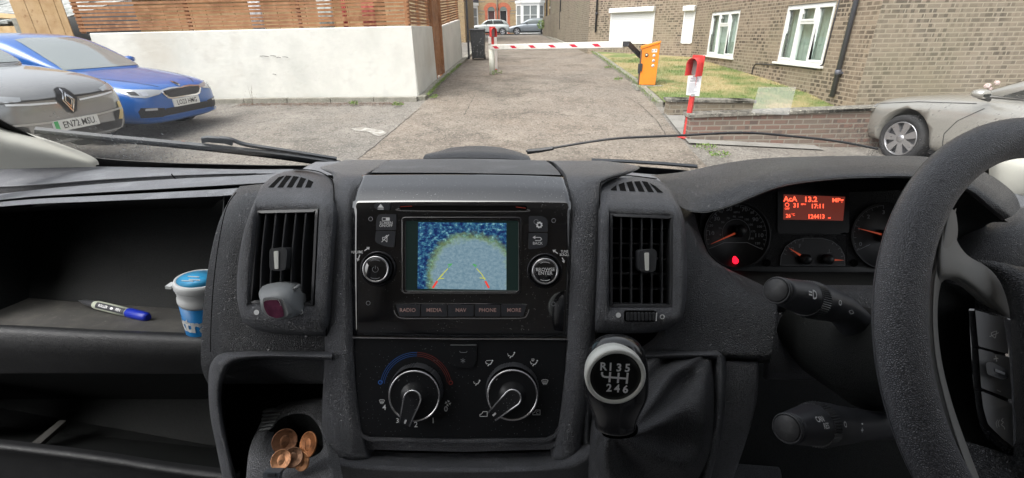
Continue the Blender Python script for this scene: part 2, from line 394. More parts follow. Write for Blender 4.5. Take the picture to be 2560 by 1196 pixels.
# ---- ground sheets
def grid_sheet(name, xs, ys, fn, m, kind='structure', lift=0.0):
    mb = MB(); vs = [Vector((fn(i, y)[0], y, gz(fn(i, y)[0], y) + lift)) for y in ys for i in xs]
    K = len(xs); mb.add(vs, [(r * K + c, r * K + c + 1, (r + 1) * K + c + 1, (r + 1) * K + c) for r in range(len(ys) - 1) for c in range(K - 1)])
    o = mb.build(name, m); o['kind'] = kind; return o
ys = [-30, -15, -5] + [i * .5 for i in range(0, 50)] + [25 + i * 2.5 for i in range(0, 28)]
def fx(i, y): return (i,)
grid_sheet('ground', [-60, -35, -20, -12, -8, -6, -5, -4, -3, -2, -1, 0, 1, 2, 3, 4, 5, 6, 8, 12, 20, 35, 60], ys, fx, M_PARK)
def lerp_edge(pts, y):
    if y <= pts[0][1]: return pts[0][0] + (pts[1][0] - pts[0][0]) / (pts[1][1] - pts[0][1]) * (y - pts[0][1])
    for a, b in zip(pts, pts[1:]):
        if y <= b[1]: return a[0] + (b[0] - a[0]) * (y - a[1]) / (b[1] - a[1])
    return pts[-1][0]
EL = [tuple(G(*p)[:2]) for p in ((895, 400), (1050, 268))] + [(-1.72, 18.), (-1.6, 44.)]
ER = [tuple(G(*p)[:2]) for p in ((1760, 410), (1700, 345), (1642, 268), (1575, 205), (1520, 163), (1468, 128))] + [(2.9, 26.), (2.6, 44.)]
dys = [3.5 + i * .5 for i in range(0, 44)] + [26, 30, 34, 38, 42, 44]
grid_sheet('driveway', [0, .25, .5, .75, 1], dys, lambda i, y: (lerp_edge(EL, y) * (1 - i) + lerp_edge(ER, y) * i,), M_DRIVE, lift=.004)
grid_sheet('pavement', [-30, -3, 3, 30], [44, 45.4], fx, M_SLAB, lift=.03)
grid_sheet('street', [-40, -3, 3, 40], [45.4, 51.2], fx, M_ROAD, lift=.008)
grid_sheet('far_pavement', [-40, -3, 3, 40], [51.2, 53.6], fx, M_SLAB, lift=.1)
grid_sheet('paved_path', [0, 1], [6.9, 7.4, 7.9, 8.4, 8.9], lambda i, y: ((lerp_edge(ER, y) + .05) * (1 - i) + 4.7 * i,), M_SLAB, lift=.02)
def lawn_fn(i, y): return ((lerp_edge(ER, y) + .14) * (1 - i) + 6.35 * i,)
lys = [8.95, 9.3] + [9.5 + .5 * i for i in range(0, 24)]
lawn = grid_sheet('lawn', [0, .2, .4, .6, .8, 1], lys, lawn_fn, M_LAWN, 'structure', .1)
grid_sheet('lawn_strip', [4.5, 5.5, 6.35], [7.5, 8, 8.5, 8.96], fx, M_LAWN, 'structure', .1)
def litter(name, pts, m, lift=.006):
    mb = MB(); c = [G(*p, lift) for p in pts]; mb.add(c, [tuple(range(len(c)))], 0, False); o = mb.build(name, m); o['kind'] = 'stuff'; return o
def kerb(name, pts, wd, ht, m=M_KERB, seg=.9):
    mb = MB(); pts = [Vector((*p[:2], 0)) for p in pts]; L = []
    for a, b in zip(pts, pts[1:]):
        n = max(1, round((b - a).length / seg))
        for k in range(n): L.append((a.lerp(b, k / n), a.lerp(b, (k + 1) / n)))
    for a, b in L:
        t = (b - a).normalized(); q = Vector((-t.y, t.x, 0)) * wd / 2; g = t * .004; j = random.uniform(-.004, .004)
        vs = []
        for p_ in (a + g, b - g):
            for s_ in (-1, 1):
                for z_ in (-.1, ht + j): e = p_ + q * s_; vs.append((e.x, e.y, gz(p_.x, p_.y) + z_))
        mb.add(vs, [(0, 1, 3, 2), (4, 6, 7, 5), (0, 4, 5, 1), (2, 3, 7, 6), (1, 5, 7, 3), (0, 2, 6, 4)], 0, False)
    o = mb.build(name, m, bevel=.012); o['kind'] = 'structure'; return o
random.seed(4)
WX, WY = G(1045, 250).x, G(1045, 250).y                    # corner of the white wall
kerb('kerb_right', [(a + .06, b) for a, b in ER[2:-1]] + [(2.75, 36)], .13, .11)
kerb('kerb_left', [(-12, WY - .16), (WX + .02, WY - .16)], .14, .09)
kerb('kerb_driveway', [(WX + .1, WY - .1), (-1.62, 18.), (-1.5, 30)], .16, .09)

# ---- brick things
def place_uv(o): return uvmap(o)
def vwall(mb, A, B, zb, zt, holes=(), out=1, thick=.3, rev=.09, mi=0):
    """vertical wall A->B (x,y) with openings (s0,s1,z0,z1); outer face on the left of A->B when out=1"""
    A = Vector((*A, 0)); B = Vector((*B, 0)); t = (B - A).normalized(); n = Vector((-t.y, t.x, 0)) * out; Ln = (B - A).length
    ss = sorted({0, Ln, *[h[0] for h in holes], *[h[1] for h in holes]}); zs = sorted({zb, zt, *[h[2] for h in holes], *[h[3] for h in holes]})
    def q(s, z, d=0): return A + t * s - n * d + Vector((0, 0, z))
    for s0, s1 in zip(ss, ss[1:]):
        for z0, z1 in zip(zs, zs[1:]):
            if any(h[0] <= s0 + 1e-6 and s1 <= h[1] + 1e-6 and h[2] <= z0 + 1e-6 and z1 <= h[3] + 1e-6 for h in holes): continue
            mb.add([q(s0, z0), q(s1, z0), q(s1, z1), q(s0, z1)], [(0, 1, 2, 3) if out < 0 else (3, 2, 1, 0)], mi, False)
    for h in holes:
        s0, s1, z0, z1 = h[:4]
        for a, b in (((s0, z0), (s0, z1)), ((s0, z1), (s1, z1)), ((s1, z1), (s1, z0)), ((s1, z0), (s0, z0))):
            mb.add([q(*a), q(*b), q(*b, rev), q(*a, rev)], [(0, 1, 2, 3)], mi, False)
    mb.add([q(0, zt), q(Ln, zt), q(Ln, zt, thick), q(0, zt, thick)], [(0, 1, 2, 3)], mi, False)
    mb.add([q(0, zb, thick), q(Ln, zb, thick), q(Ln, zt, thick), q(0, zt, thick)], [(0, 1, 2, 3)], mi, False)
    mb.add([q(0, zb), q(0, zb, thick), q(0, zt, thick), q(0, zt)], [(0, 1, 2, 3)], mi, False)
    mb.add([q(Ln, zb), q(Ln, zb, thick), q(Ln, zt, thick), q(Ln, zt)], [(0, 1, 2, 3)], mi, False)
    M = Matrix((t, -n, Vector((0, 0, 1)))).transposed().to_4x4(); M.translation = A
    return M                                            # local frame: x along wall, y inwards, z up
def onV(x, y, A, B):
    A = Vector((*A, 0)); B = Vector((*B, 0)); t = (B - A).normalized(); n = Vector((-t.y, t.x, 0)); r = ray(x, y)
    p = C0 + r * ((A - C0).dot(n) / r.dot(n)); return (p - A).dot(t), p.z
def hole(A, B, p0, p1):
    a, b = onV(*p0, A, B), onV(*p1, A, B); return (min(a[0], b[0]), max(a[0], b[0]), min(a[1], b[1]), max(a[1], b[1]))
XA = 6.2
K1 = (XA, onX(2136, 262, XA).y); K2 = (XA, onX(1746, 60, XA).y)          # corner by the drainpipe, far corner of the long face
KB = (3.15, 20.2)
zB, zT = EYE - 1.75, EYE + 4.2
A_, B_ = K2, K1
win_big = hole(A_, B_, (1940, 154), (2093, 2)); win_small = hole(A_, B_, (1764, 138), (1852, 24))
shut1 = hole(KB, (XA, K2[1] + .35), (1523, 108), (1640, 16)); shut2 = hole(KB, (XA, K2[1] + .35), (1702, 108), (1742, 14))
blk = thing('brick_block_of_flats', 'long brown brick building with white windows beyond the lawn on the right', 'building', (XA, K1[1], gz(XA, K1[1])))
mb = MB(); MA = vwall(mb, A_, B_, zB, zT, [win_big, win_small], out=-1)
uvmap(mb.build('wall', B_MAIN, blk))
mb = MB(); vwall(mb, (XA + .002, K1[1] + .0), (XA + 9, K1[1] - .25), zB, zT, [], out=-1); uvmap(mb.build('wall', B_SIDE, blk))
mb = MB(); KBe = (XA, K2[1] + .35); MBm = vwall(mb, KB, KBe, zB, zT, [], out=-1)
uvmap(mb.build('wall', B_MAIN, blk))
mb = MB(); mb.b2((XA, K2[1], zB), (XA + .3, K2[1] + .6, zT)); uvmap(mb.build('wall', B_MAIN, blk))
KC = (3.05, 38.0)
slit = hole(KC, KB, (1417, 68), (1426, 44))
mb = MB(); MC = vwall(mb, KC, KB, zB, zT, [slit], out=-1); uvmap(mb.build('wall', B_GARD, blk))
def local(M, mbl): mbl.v = [M @ v for v in mbl.v]; return mbl
def window3(parent, M, h, dep=.07):
    """three-light casement with a small top-hung light in the middle"""
    s0, s1, z0, z1 = h[:4]; W_, H_ = s1 - s0, z1 - z0; f = .055
    fr = MB(); y0, y1 = dep - .045, dep + .03
    fr.b2((s0, y0, z0), (s0 + f, y1, z1)); fr.b2((s1 - f, y0, z0), (s1, y1, z1)); fr.b2((s0 + f, y0, z0), (s1 - f, y1, z0 + f)); fr.b2((s0 + f, y0, z1 - f), (s1 - f, y1, z1))
    c1, c2 = s0 + W_ * .34, s0 + W_ * .66
    for c in (c1, c2): fr.b2((c - f / 2, y0, z0 + f), (c + f / 2, y1, z1 - f))
    zt = z0 + H_ * .69; fr.b2((c1 + f / 2, y0, zt - f / 2), (c2 - f / 2, y1, zt + f / 2))
    g = .04
    cells = [(s0 + f, c1 - f / 2, z0 + f, z1 - f), (c1 + f / 2, c2 - f / 2, z0 + f, zt - f / 2), (c1 + f / 2, c2 - f / 2, zt + f / 2, z1 - f), (c2 + f / 2, s1 - f, z0 + f, z1 - f)]
    for k, (a, b, c, d) in enumerate(cells):
        if k != 1:
            for q in (((a, c), (a + g, d)), ((b - g, c), (b, d)), ((a + g, c), (b - g, c + g)), ((a + g, d - g), (b - g, d))):
                fr.b2((q[0][0], y0 - .012, q[0][1]), (q[1][0], y1 - .02, q[1][1]))
    wob = local(M, fr).build('window', M_WPVC, parent, bevel=.005)
    gl = MB(); gl.b2((s0 + f, dep - .005, z0 + f), (s1 - f, dep + .004, z1 - f)); local(M, gl).build('pane', M_GLASSP, wob)
    cu = MB(); n = 46; vs = []
    for k in range(n + 1):
        s = s0 + W_ * k / n; y = dep + .10 + .022 * math.sin(k * 1.55) + .01 * math.sin(k * .7)
        vs += [(s, y, z0), (s, y, z1)]
    cu.add(vs, [(2 * k, 2 * k + 2, 2 * k + 3, 2 * k + 1) for k in range(n)]); cu.b2((s0, dep + .2, z0), (s1, dep + .24, z1), 1)
    local(M, cu).build('curtain', [M_CURT, M_DARK], wob)
    si = MB(); si.b2((s0 - .06, -.06, z0 - .045), (s1 + .06, dep + .02, z0 - .001)); local(M, si).build('sill', M_WPVC, wob, bevel=.006)
    return wob
def glass_pane(name='pane_glass', tint=(.9, .95, .93), refl=.13):
    m = bpy.data.materials.new(name); m.use_nodes = True; nt = m.node_tree; nt.nodes.clear()
    o = nt.nodes.new('ShaderNodeOutputMaterial'); t = nt.nodes.new('ShaderNodeBsdfTransparent'); g = nt.nodes.new('ShaderNodeBsdfGlossy'); mx = nt.nodes.new('ShaderNodeMixShader')
    t.inputs[0].default_value = (*tint, 1); g.inputs['Roughness'].default_value = .02; mx.inputs[0].default_value = refl
    nt.links.new(t.outputs[0], mx.inputs[1]); nt.links.new(g.outputs[0], mx.inputs[2]); nt.links.new(mx.outputs[0], o.inputs[0]); return m
M_GLASSP = glass_pane()
window3(blk, MA, win_small)
window3(blk, MA, win_big)
def shutter(parent, M, h):
    s0, s1, z0, z1 = h[:4]; f = .05; sh = MB()
    sh.b2((s0, -.03, z0), (s0 + f, .0, z1 - .16)); sh.b2((s1 - f, -.03, z0), (s1, .0, z1 - .16)); sh.b2((s0 + f, -.024, z0 - .02), (s1 - f, .0, z0)); sh.b2((s0 + f - .001, -.024, z0 - .02), (s0 + f + .001, -.001, z0 + .01))
    o = local(M, sh).build('shutter_frame', M_WPVC, parent, bevel=.004)
    bx = MB(); bx.b2((s0 - .01, -.16, z1 - .16), (s1 + .01, .0, z1)); local(M, bx).build('shutter_box', M_WPVC, o, bevel=.02)
    cu = MB(); n = max(6, int((z1 - z0 - .16) / .055)); zz = [z0 + (z1 - .16 - z0) * k / n for k in range(n + 1)]
    for a, b in zip(zz, zz[1:]): cu.b2((s0 + f, -.018, a + .003), (s1 - f, -.006, b)); 
    cu.b2((s0 + f, -.0055, z0), (s1 - f, -.002, z1 - .16), 1); cu.b2((s0 + f, -.02, z0), (s1 - f, -.004, z0 + .04))
    local(M, cu).build('shutter_slats', [M_SHUT, M_DARK], o); return o
shutter(blk, MBm, shut1); shutter(blk, MBm, shut2)
mb = MB(); s0, s1, z0, z1 = slit; mb.b2((s0, .05, z0), (s1, .08, z1)); mb.b2((s0, .03, z0), (s0 + .08, .0499, z1), 1); local(MC, mb).build('window', [M_GLASSW, M_WPVC], blk)
def pipe(x0, y0, x1, y1, A, B, M, m, r=.04, off=.06, name='drainpipe', clip=True):
    a, b = onV(x0, y0, A, B), onV(x1, y1, A, B); mb = MB(); s = (a[0] + b[0]) / 2
    mb.tube([(s, -off, min(a[1], b[1]) - .3), (s, -off, zT - .1)], r, 12)
    for z in [zB + 1.0 + k * 1.4 for k in range(4)]: mb.box((s, -off * .6, z), (r * 3.1, off * 1.3, .035)); mb.tube([(s, -off, z - .05), (s, -off, z + .05)], r * 1.22, 12)
    return local(M, mb).build(name, m, blk)
pipe(2098, 200, 2098, 200, A_, B_, MA, M_GREYP, .042)
pipe(1492, 60, 1492, 60, KB, KBe, MBm, M_BLKP, .035)
pipe(1402, 60, 1402, 60, KC, KB, MC, M_BLKP, .035)
cb = MB(); pts = [onV(x, y, A_, B_) for x, y in ((2106, -20), (2085, 60), (2070, 120), (2060, 160), (2040, 174), (1990, 166), (1890, 160), (1884, 170), (1875, 215), (1866, 222), (1800, 210), (1755, 206))]
cb.tube([(s, -.014, z) for s, z in pts], .011, 6)
pts = [onV(x, y, A_, B_) for x, y in ((1866, 222), (1900, 232), (2075, 264))]; cb.tube([(s, -.014, z) for s, z in pts], .008, 6)
local(MA, cb).build('cable', M_BLKP, blk)

# low walls with copings
def low_wall(label, A, B, ht, m, group='low garden walls', th=.22, cope=.055, tops=None):
    a, b = Vector((*A, 0)), Vector((*B, 0)); c = (a + b) / 2
    t = thing('low_brick_wall', label, 'wall', (c.x, c.y, gz(c.x, c.y)), 0, group)
    tt = (b - a).normalized(); n = Vector((-tt.y, tt.x, 0)); N = 6
    def strip(w_, z0, z1, ext):
        mb = MB()
        for k in range(N):
            p, q = a.lerp(b, k / N), a.lerp(b, (k + 1) / N)
            if k == 0: p = p - tt * ext
            if k == N - 1: q = q + tt * ext
            vs = []
            for e in (p, q):
                for s_ in (-1, 1):
                    for z_ in (z0, z1):
                        v = e + n * s_ * w_ / 2; f_ = (e - a).length / (b - a).length
                        zz_ = gz(e.x, e.y) + z_ if tops is None or z_ < 0 else tops[0] + (tops[1] - tops[0]) * f_ + z_ - ht
                        vs.append((v.x, v.y, zz_))
            mb.add(vs, [(0, 1, 3, 2), (4, 6, 7, 5), (0, 4, 5, 1), (2, 3, 7, 6), (1, 5, 7, 3), (0, 2, 6, 4)], 0, False)
        return mb
    uvmap(strip(th, -.1, ht - cope, 0).build('brickwork', m, t)); strip(th + .07, ht - cope, ht, .03).build('coping', M_COPE, t, bevel=.008)
    return t
p1, p2 = G(1712, 346), G(2230, 356)
low_wall('long low red brick wall with lichened coping in front of the silver car', (p1.x, p1.y), (p2.x + 1.2, p1.y + .05), .40, B_LOW, tops=(onY(1725, 286, p1.y - .12).z, onY(1725, 286, p1.y - .12).z + (onY(2205, 268, p1.y - .1).z - onY(1725, 286, p1.y - .12).z) * (p2.x + 1.2 - p1.x) / (onY(2205, 268, p1.y).x - p1.x)))
p3, p4 = G(1664, 287), G(1866, 287)
low_wall('short low brick wall edging the lawn behind the red post', (p3.x, p3.y), (p4.x, p3.y), .30, B_GARD)
gw = MB()
gp = [(3.22, 20.4), (3.1, 27), (2.95, 34), (2.8, 42.5)]; gh = [.95, 1.25, 1.5, 1.35]
gt = thing('garden_brick_wall', 'stepped weathered brick wall along the far right of the driveway', 'wall', (3.1, 30, gz(3.1, 30)))
for (a, b, h_) in zip(gp, gp[1:], gh[1:]): vwall(gw, b, a, gz(*a) - .3, gz(*b) + h_, out=-1, thick=.23)
uvmap(gw.build('brickwork', B_GARD, gt))

# ---- white rendered wall, timber slats, gate
ZW = EYE + .175
TH = .2
ww = thing('rendered_garden_wall', 'long white rendered wall round the garden corner left of the driveway', 'wall', (WX, WY, gz(WX, WY)))
xl = -8.55
we = (-1.72, 18.1)
gs0, gs1 = 2.35, 3.55                       # gate opening along the return
mb = MB(); rt = (Vector((*we, 0)) - Vector((WX, WY, 0))); rl = rt.length; rt.normalize(); rn = Vector((-rt.y, rt.x, 0))
def wseg(a, b, z1a, z1b, n=10):
    a = Vector((*a, 0)); b = Vector((*b, 0)); t = (b - a).normalized(); q = Vector((-t.y, t.x, 0)) * TH
    vs = []; N = n
    for k in range(N + 1):
        p = a.lerp(b, k / N); g = gz(p.x, p.y) - .2; zt = z1a + (z1b - z1a) * k / N
        bat = Vector((t.y, -t.x, 0)) * .03
        vs += [(p + bat) + Vector((0, 0, g)), p + Vector((0, 0, zt - .02)), p + q * .1 + Vector((0, 0, zt)), p + q + Vector((0, 0, zt)), p + q + Vector((0, 0, g))]
    fs = [(5 * k + j, 5 * k + 5 + j, 5 * k + 6 + j, 5 * k + 1 + j) for k in range(N) for j in range(4)] + [(0, 1, 2, 3, 4), tuple(5 * N + j for j in (4, 3, 2, 1, 0))]
    mb.add(vs, fs, 0, False)
wseg((xl, WY), (WX, WY), ZW - .05, ZW)
P0 = Vector((WX, WY, 0))
def rp(s, o=0): p = P0 + rt * s + rn * o; return (p.x, p.y)
wseg(rp(0), rp(gs0), ZW, ZW + .02); wseg(rp(gs1), rp(rl), ZW + .02, ZW + .3)
mb.build('wall', M_WHITEWALL, ww)
mb = MB(); random.seed(12)
for x0, x1, yy in ((650, 672, 141), (676, 690, 140), (692, 702, 144), (706, 720, 143), (682, 690, 186)):
    p, q = onY(x0, yy, WY - .033), onY(x1, yy + 1, WY - .033); mb.tube([p, p.lerp(q, .4) + Vector((0, 0, .008)), q], .0045, 4)
mb.build('wall_crack', mat('crack_dark', (.08, .08, .075), .9), ww)
gt2 = thing('timber_garden_gate', 'tall narrow brown timber gate set in the white wall', 'gate', (*rp(gs0 + .6), gz(*rp(gs0))))
mb = MB(); gz0 = gz(*rp(gs0 + .5)) + .1
Mg = Matrix((rt, rn, Vector((0, 0, 1)))).transposed().to_4x4(); Mg.translation = P0
for k in range(8): mb.b2((gs0 + .05 + k * .1375, .03 + .004 * (k % 2), gz0), (gs0 + .05 + k * .1375 + .131, .06, EYE + 1.5))
mb.b2((gs0 + .05, .0601, gz0 + .3), (gs1 - .05, .1, gz0 + .42)); mb.b2((gs0 + .05, .0601, gz0 + 1.9), (gs1 - .05, .1, gz0 + 2.0))
mb.v = [Mg @ v for v in mb.v]; mb.build('gate_boards', M_CEDAR, gt2)
mb = MB(); mb.b2((gs0 - .05, -.03, gz0 - .1), (gs0 + .045, .12, EYE + 1.6)); mb.b2((gs1 - .045, -.03, gz0 - .1), (gs1 + .05, .12, EYE + 1.6))
mb.v = [Mg @ v for v in mb.v]; mb.build('gate_post', M_CEDAR, gt2, bevel=.006)
def slats(name, label, A, B, z0a, z0b, hgt, seed, out=0.02):
    random.seed(seed); a = Vector((*A, 0)); b = Vector((*B, 0)); t = (b - a).normalized(); q = Vector((t.y, -t.x, 0)); Ln = (b - a).length
    root = thing(name, label, 'fence', (A[0], A[1], z0a), 0, 'slatted screens on the white wall')
    mb = MB(); pitch = .068; n = int(hgt / pitch); nb = max(2, int(Ln / 1.9))
    for i in range(n):
        for k in range(nb):
            s0, s1 = Ln * k / nb, Ln * (k + 1) / nb; j0, j1 = [random.uniform(-.006, .006) for _ in range(2)]; mid = random.uniform(-.01, .01)
            M_ = 5; vs = []
            for e in range(M_ + 1):
                f = e / M_; s = s0 + (s1 - s0) * f; p = a + t * s + q * (out * .2); zz = z0a + (z0b - z0a) * s / Ln + .03 + i * pitch + j0 * (1 - f) + j1 * f + mid * 4 * f * (1 - f)
                for o_, z_ in ((.012, 0), (.012, .045), (-.008, .045), (-.008, 0)): v = p + q * o_; vs.append((v.x, v.y, zz + z_))
            fs = [(4 * e + c, 4 * e + (c + 1) % 4, 4 * e + 4 + (c + 1) % 4, 4 * e + 4 + c) for e in range(M_) for c in range(4)] + [(0, 1, 2, 3), tuple(4 * M_ + c for c in (3, 2, 1, 0))]
            mb.add(vs, fs, 0, False)
    mb.build('slat_panel', M_CEDAR, root)
    for k in range(nb + 1):
        mb = MB(); p = a + t * (min(max(Ln * k / nb, .03), Ln - .03)) - q * .04
        mb.box((p.x, p.y, z0a + (z0b - z0a) * k / nb + hgt / 2), (.06, .06, hgt)); mb.build('fence_post', M_CEDAR, root)
    return root
slats('slatted_fence', 'long brown horizontal slat fence on top of the white wall', (-8.75, WY + .04), (WX - .02, WY + .04), ZW - .05, ZW, 1.6, 1)
slats('slatted_fence', 'short brown slat fence between the wall corner and the timber gate', rp(.02, .05), rp(gs0 - .07, .05), ZW, ZW + .02, 1.6, 2)
slats('slatted_fence', 'brown slat fence beyond the timber gate beside the bin', rp(gs1 + .07, .05), rp(rl, .05), ZW + .02, ZW + .3, 1.2, 3)
# what shows through the slats
for x, w_, c, nm, lb in ((-7.0, .35, (.33, .30, .05), 'shrub', 0), (-5.9, .28, (.6, .62, .65), 'washing', 'white sheet hanging in the garden behind the slats'), (-4.35, .34, (.55, .62, .6), 'washing', 'pale grey towel hanging in the garden behind the slats'), (-3.35, .30, (.45, .10, .09), 'washing', 'red towel hanging nearest the corner behind the slats'), (-3.8, .1, (.5, .09, .09), 'washing', 'narrow red cloth hanging behind the slats')):
    if not lb: continue
    mb = MB(); n = 8; vs = []
    for k in range(n + 1):
        for z in (-.05, 1.1): vs.append((x + w_ * k / n, WY + 1.4 + .02 * math.sin(k * 1.6), EYE + z))
    mb.add(vs, [(2 * k, 2 * k + 2, 2 * k + 3, 2 * k + 1) for k in range(n)]); o = mb.build('washing', mat('cloth', c, .9)); md = o.modifiers.new('s', 'SOLIDIFY'); md.thickness = .004
    tag(o, lb, 'washing', 'washing hanging behind the slats')
mb = MB(); mb.tube([(-8.5, WY + 1.42, EYE + 1.1), (-2.4, WY + 1.42, EYE + 1.1)], .004, 6); tag(mb.build('washing_line', M_GREYP), 'thin washing line behind the slatted fence', 'line')
M_SHED = mat('grey_shed', (.30, .29, .27), .9, var=(2, (.2, .19, .18), .4, .6))
sh = thing('garden_shed', 'weathered timber shed in the garden behind the slats', 'shed', (-7, WY + 4.5, gz(-7, WY + 4.5)))
mb = MB()
for k in range(16): mb.b2((-10 + k * .38, WY + 3.5, EYE - 1.3), (-10 + k * .38 + .37, WY + 3.53, EYE + 1.0), 0)
mb.b2((-10, WY + 3.531, EYE - 1.3), (-3.9, WY + 6, EYE + .98)); mb.build('wall', M_PINE, sh); mb = MB(); mb.b2((-10.2, WY + 3.3, EYE + 1.0), (-3.7, WY + 6.2, EYE + 1.06)); mb.build('roof', M_SHED, sh)

# ---- boards and posts at the far left
bg2 = thing('closeboard_panel', 'tall bare pine closeboard panel at the left end of the white wall', 'fence', (-9, WY, gz(-9, WY)))
mb = MB()
for k in range(7):
    x0 = -9.88 + k * .145; mb.b2((x0, WY - .03 - .008 * (k % 2), EYE - 1.25), (x0 + .148, WY - .012, EYE + 1.2))
mb.build('boards', M_PINE, bg2)
zf = EYE + .33
for k, (x, lb) in enumerate(((-10.0, 'concrete fence post beside the tall pine panel'), (-10.95, 'concrete fence post between the two low board panels'), (-12.9, 'concrete fence post at the far left edge'))):
    mb = MB(); mb.box((x, WY + .1, EYE - .55), (.12, .12, 1.95)); o = mb.build('concrete_post', M_CONC, bevel=.012); tag(o, lb, 'post', 'concrete posts of the board fence')
for k, (x0, x1, lb) in enumerate(((-10.88, -10.07, 'low pine board fence panel beside the tall pine panel'), (-12.83, -11.02, 'low pine board fence panel at the far left'))):
    mb = MB()
    for j in range(9):
        z = EYE + .28 - j * .165; mb.add([(x0, WY + .05, z - .17), (x1, WY + .05, z - .17), (x1, WY + .085, z), (x0, WY + .085, z), (x0, WY + .07, z - .17), (x1, WY + .07, z - .17), (x1, WY + .105, z), (x0, WY + .105, z)], [(0, 1, 2, 3), (7, 6, 5, 4), (3, 2, 6, 7), (0, 4, 5, 1), (0, 3, 7, 4), (1, 5, 6, 2)], 0, False)
    tag(mb.build('board_fence_panel', M_PINE2), lb, 'fence', 'low board fence panels')
M_FELT = mat('weathered_roofing', (.33, .34, .33), .9, var=[(3, (.20, .21, .2), .4, .6), (9, (.5, .5, .48), .5, .65)])
lt = thing('lean_to_roof', 'broken grey lean-to roof behind the low board fence', 'roof', (-13, WY + 2.5, EYE))
mb = MB()
random.seed(8)
for k in range(14):
    for j in range(3):
        z = EYE + .45 + j * .22; y = WY + 1.0 + j * .8; x = -17 + k * .55
        mb.box((0, 0, 0), (.56, .86, .03), 0, Matrix.Translation((x, y, z + random.uniform(-.03, .03))) @ Matrix.Rotation(R(15 + random.uniform(-4, 4)), 4, 'X') @ Matrix.Rotation(R(random.uniform(-4, 4)), 4, 'Y'))
mb.build('roof_sheets', M_FELT, lt)
mb = MB(); mb.b2((-17, WY + 1.0, EYE - 1.4), (-9.8, WY + 1.1, EYE + .42)); mb.build('wall', M_SHED, lt)
for k, (x, y, z, ln, rz, rx) in enumerate(((-12.5, WY + .75, EYE + .56, 1.7, 12, 6), (-12.6, WY + .6, EYE + .44, 1.3, -18, 3), (-10.9, WY + .7, EYE + .50, 1.0, 30, -8))):
    mb = MB(); mb.box((0, 0, 0), (ln, .16, .025), 0, Matrix.Translation((x, y, z)) @ Matrix.Rotation(R(rz), 4, 'Z') @ Matrix.Rotation(R(35), 4, 'X') @ Matrix.Rotation(R(-rx), 4, 'Y'))
    tag(mb.build('loose_plank', M_PINE2), ('long pale loose plank on the lean-to roof', 'shorter loose plank under the long one on the lean-to roof', 'small loose plank nearest the tall pine panel')[k], 'plank', 'loose planks on the lean-to roof')

# ---- vegetation: weeds, twigs, grass tufts
def leafy(name, label, c, r, h, n, m, cat='plant', group=None, sz=.03, seed=0, stems=True):
    random.seed(seed); mb = MB()
    for k in range(n):
        a = random.uniform(0, 6.283); q = r * math.sqrt(random.random()); z = h * random.random() * (1 - .5 * q / r)
        p = Vector((c[0] + q * math.cos(a), c[1] + q * math.sin(a), c[2] + z)); s = sz * random.uniform(.5, 1.3)
        d = Vector((random.uniform(-1, 1), random.uniform(-1, 1), random.uniform(-.2, 1))).normalized(); e = d.cross(Vector((random.uniform(-1, 1), random.uniform(-1, 1), .3))).normalized()
        mb.add([p, p + d * s + e * s * .35, p + d * s * 2, p + d * s - e * s * .35], [(0, 1, 2, 3)], 0, False)
    if stems:
        for k in range(max(3, n // 14)):
            a = random.uniform(0, 6.283); q = r * random.random(); mb.tube([c, (c[0] + q * .5 * math.cos(a), c[1] + q * .5 * math.sin(a), c[2] + h * .6), (c[0] + q * math.cos(a), c[1] + q * math.sin(a), c[2] + h)], [.003, .002, .001], 3, 1)
    o = mb.build(name, [m, M_TWIG], fix=False); return tag(o, label, cat, group)
for k, (x, y, r, h, lb) in enumerate(((1243, 186, .16, .14, 'weeds at the foot of the white rest post'), (995, 264, .10, .07, 'small weed in the kerb below the wall corner'), (885, 262, .09, .10, 'weed tuft growing at the base of the white wall'), (525, 274, .08, .10, 'weed by the kerb next to the blue car'), (1085, 245, .10, .08, 'weed on the kerb just past the wall corner'), (1764, 370, .16, .05, 'flat green weed patch on the ground by the red post foot'), (1800, 388, .14, .04, 'second flat green weed patch nearest the van'), (1520, 170, .12, .06, 'weeds along the lawn kerb beyond the barrier'), (1545, 200, .12, .06, 'weeds along the lawn kerb left of the barrier'))):
    leafy('weed', lb, G(x, y, .03), r, h, 90, M_GRNWEED, 'weed', 'weeds along kerbs and walls', .022, k)
leafy('dead_weed', 'tall dry twiggy weed standing against the white wall', G(632, 262, .02), .16, .38, 40, M_TWIG, 'weed', None, .012, 77)
leafy('wall_weed', 'yellow green weed hanging over the far end of the garden brick wall', (2.7, 41, gz(2.7, 41) + .5), .4, .9, 220, M_GRNWEED, 'weed', None, .09, 31)
def grass(name, fn, n, m, hh, seed=5):
    random.seed(seed); mb = MB()
    for k in range(n):
        x, y = fn(); z = gz(x, y) + .1; h = hh * random.uniform(.4, 1.2); a = random.uniform(0, 6.28); w_ = .006; l = random.uniform(-.5, .5) * h
        mb.add([(x - w_ * math.cos(a), y - w_ * math.sin(a), z), (x + w_ * math.cos(a), y + w_ * math.sin(a), z), (x + l, y + l * .5, z + h)], [(0, 1, 2)], 0, False)
    o = mb.build(name, m, fix=False); return tag(o, kind='stuff', label='short patchy grass of the lawn')
def lp():
    y = random.uniform(9.0, 17) ** 1; i = random.random(); return (lawn_fn(i, y)[0] * 1.0, y)
M_GR = mat('grass_blades', (.11, .18, .04), .8, var=(.9, (.40, .33, .16), .40, .55))
grass('grass', lp, 9000, M_GR, .05)
def kp():
    y = random.uniform(9.3, 20); return (lerp_edge(ER, y) + random.gauss(-.03, .04), y)
grass('kerb_grass', kp, 900, M_GRNWEED, .05, 6).update_tag()
def kp2():
    y = random.uniform(WY, 16); return (WX + .22 + (y - WY) * .035 + random.gauss(0, .03), y)
grass('kerb_grass', kp2, 900, M_GRNWEED, .045, 7)
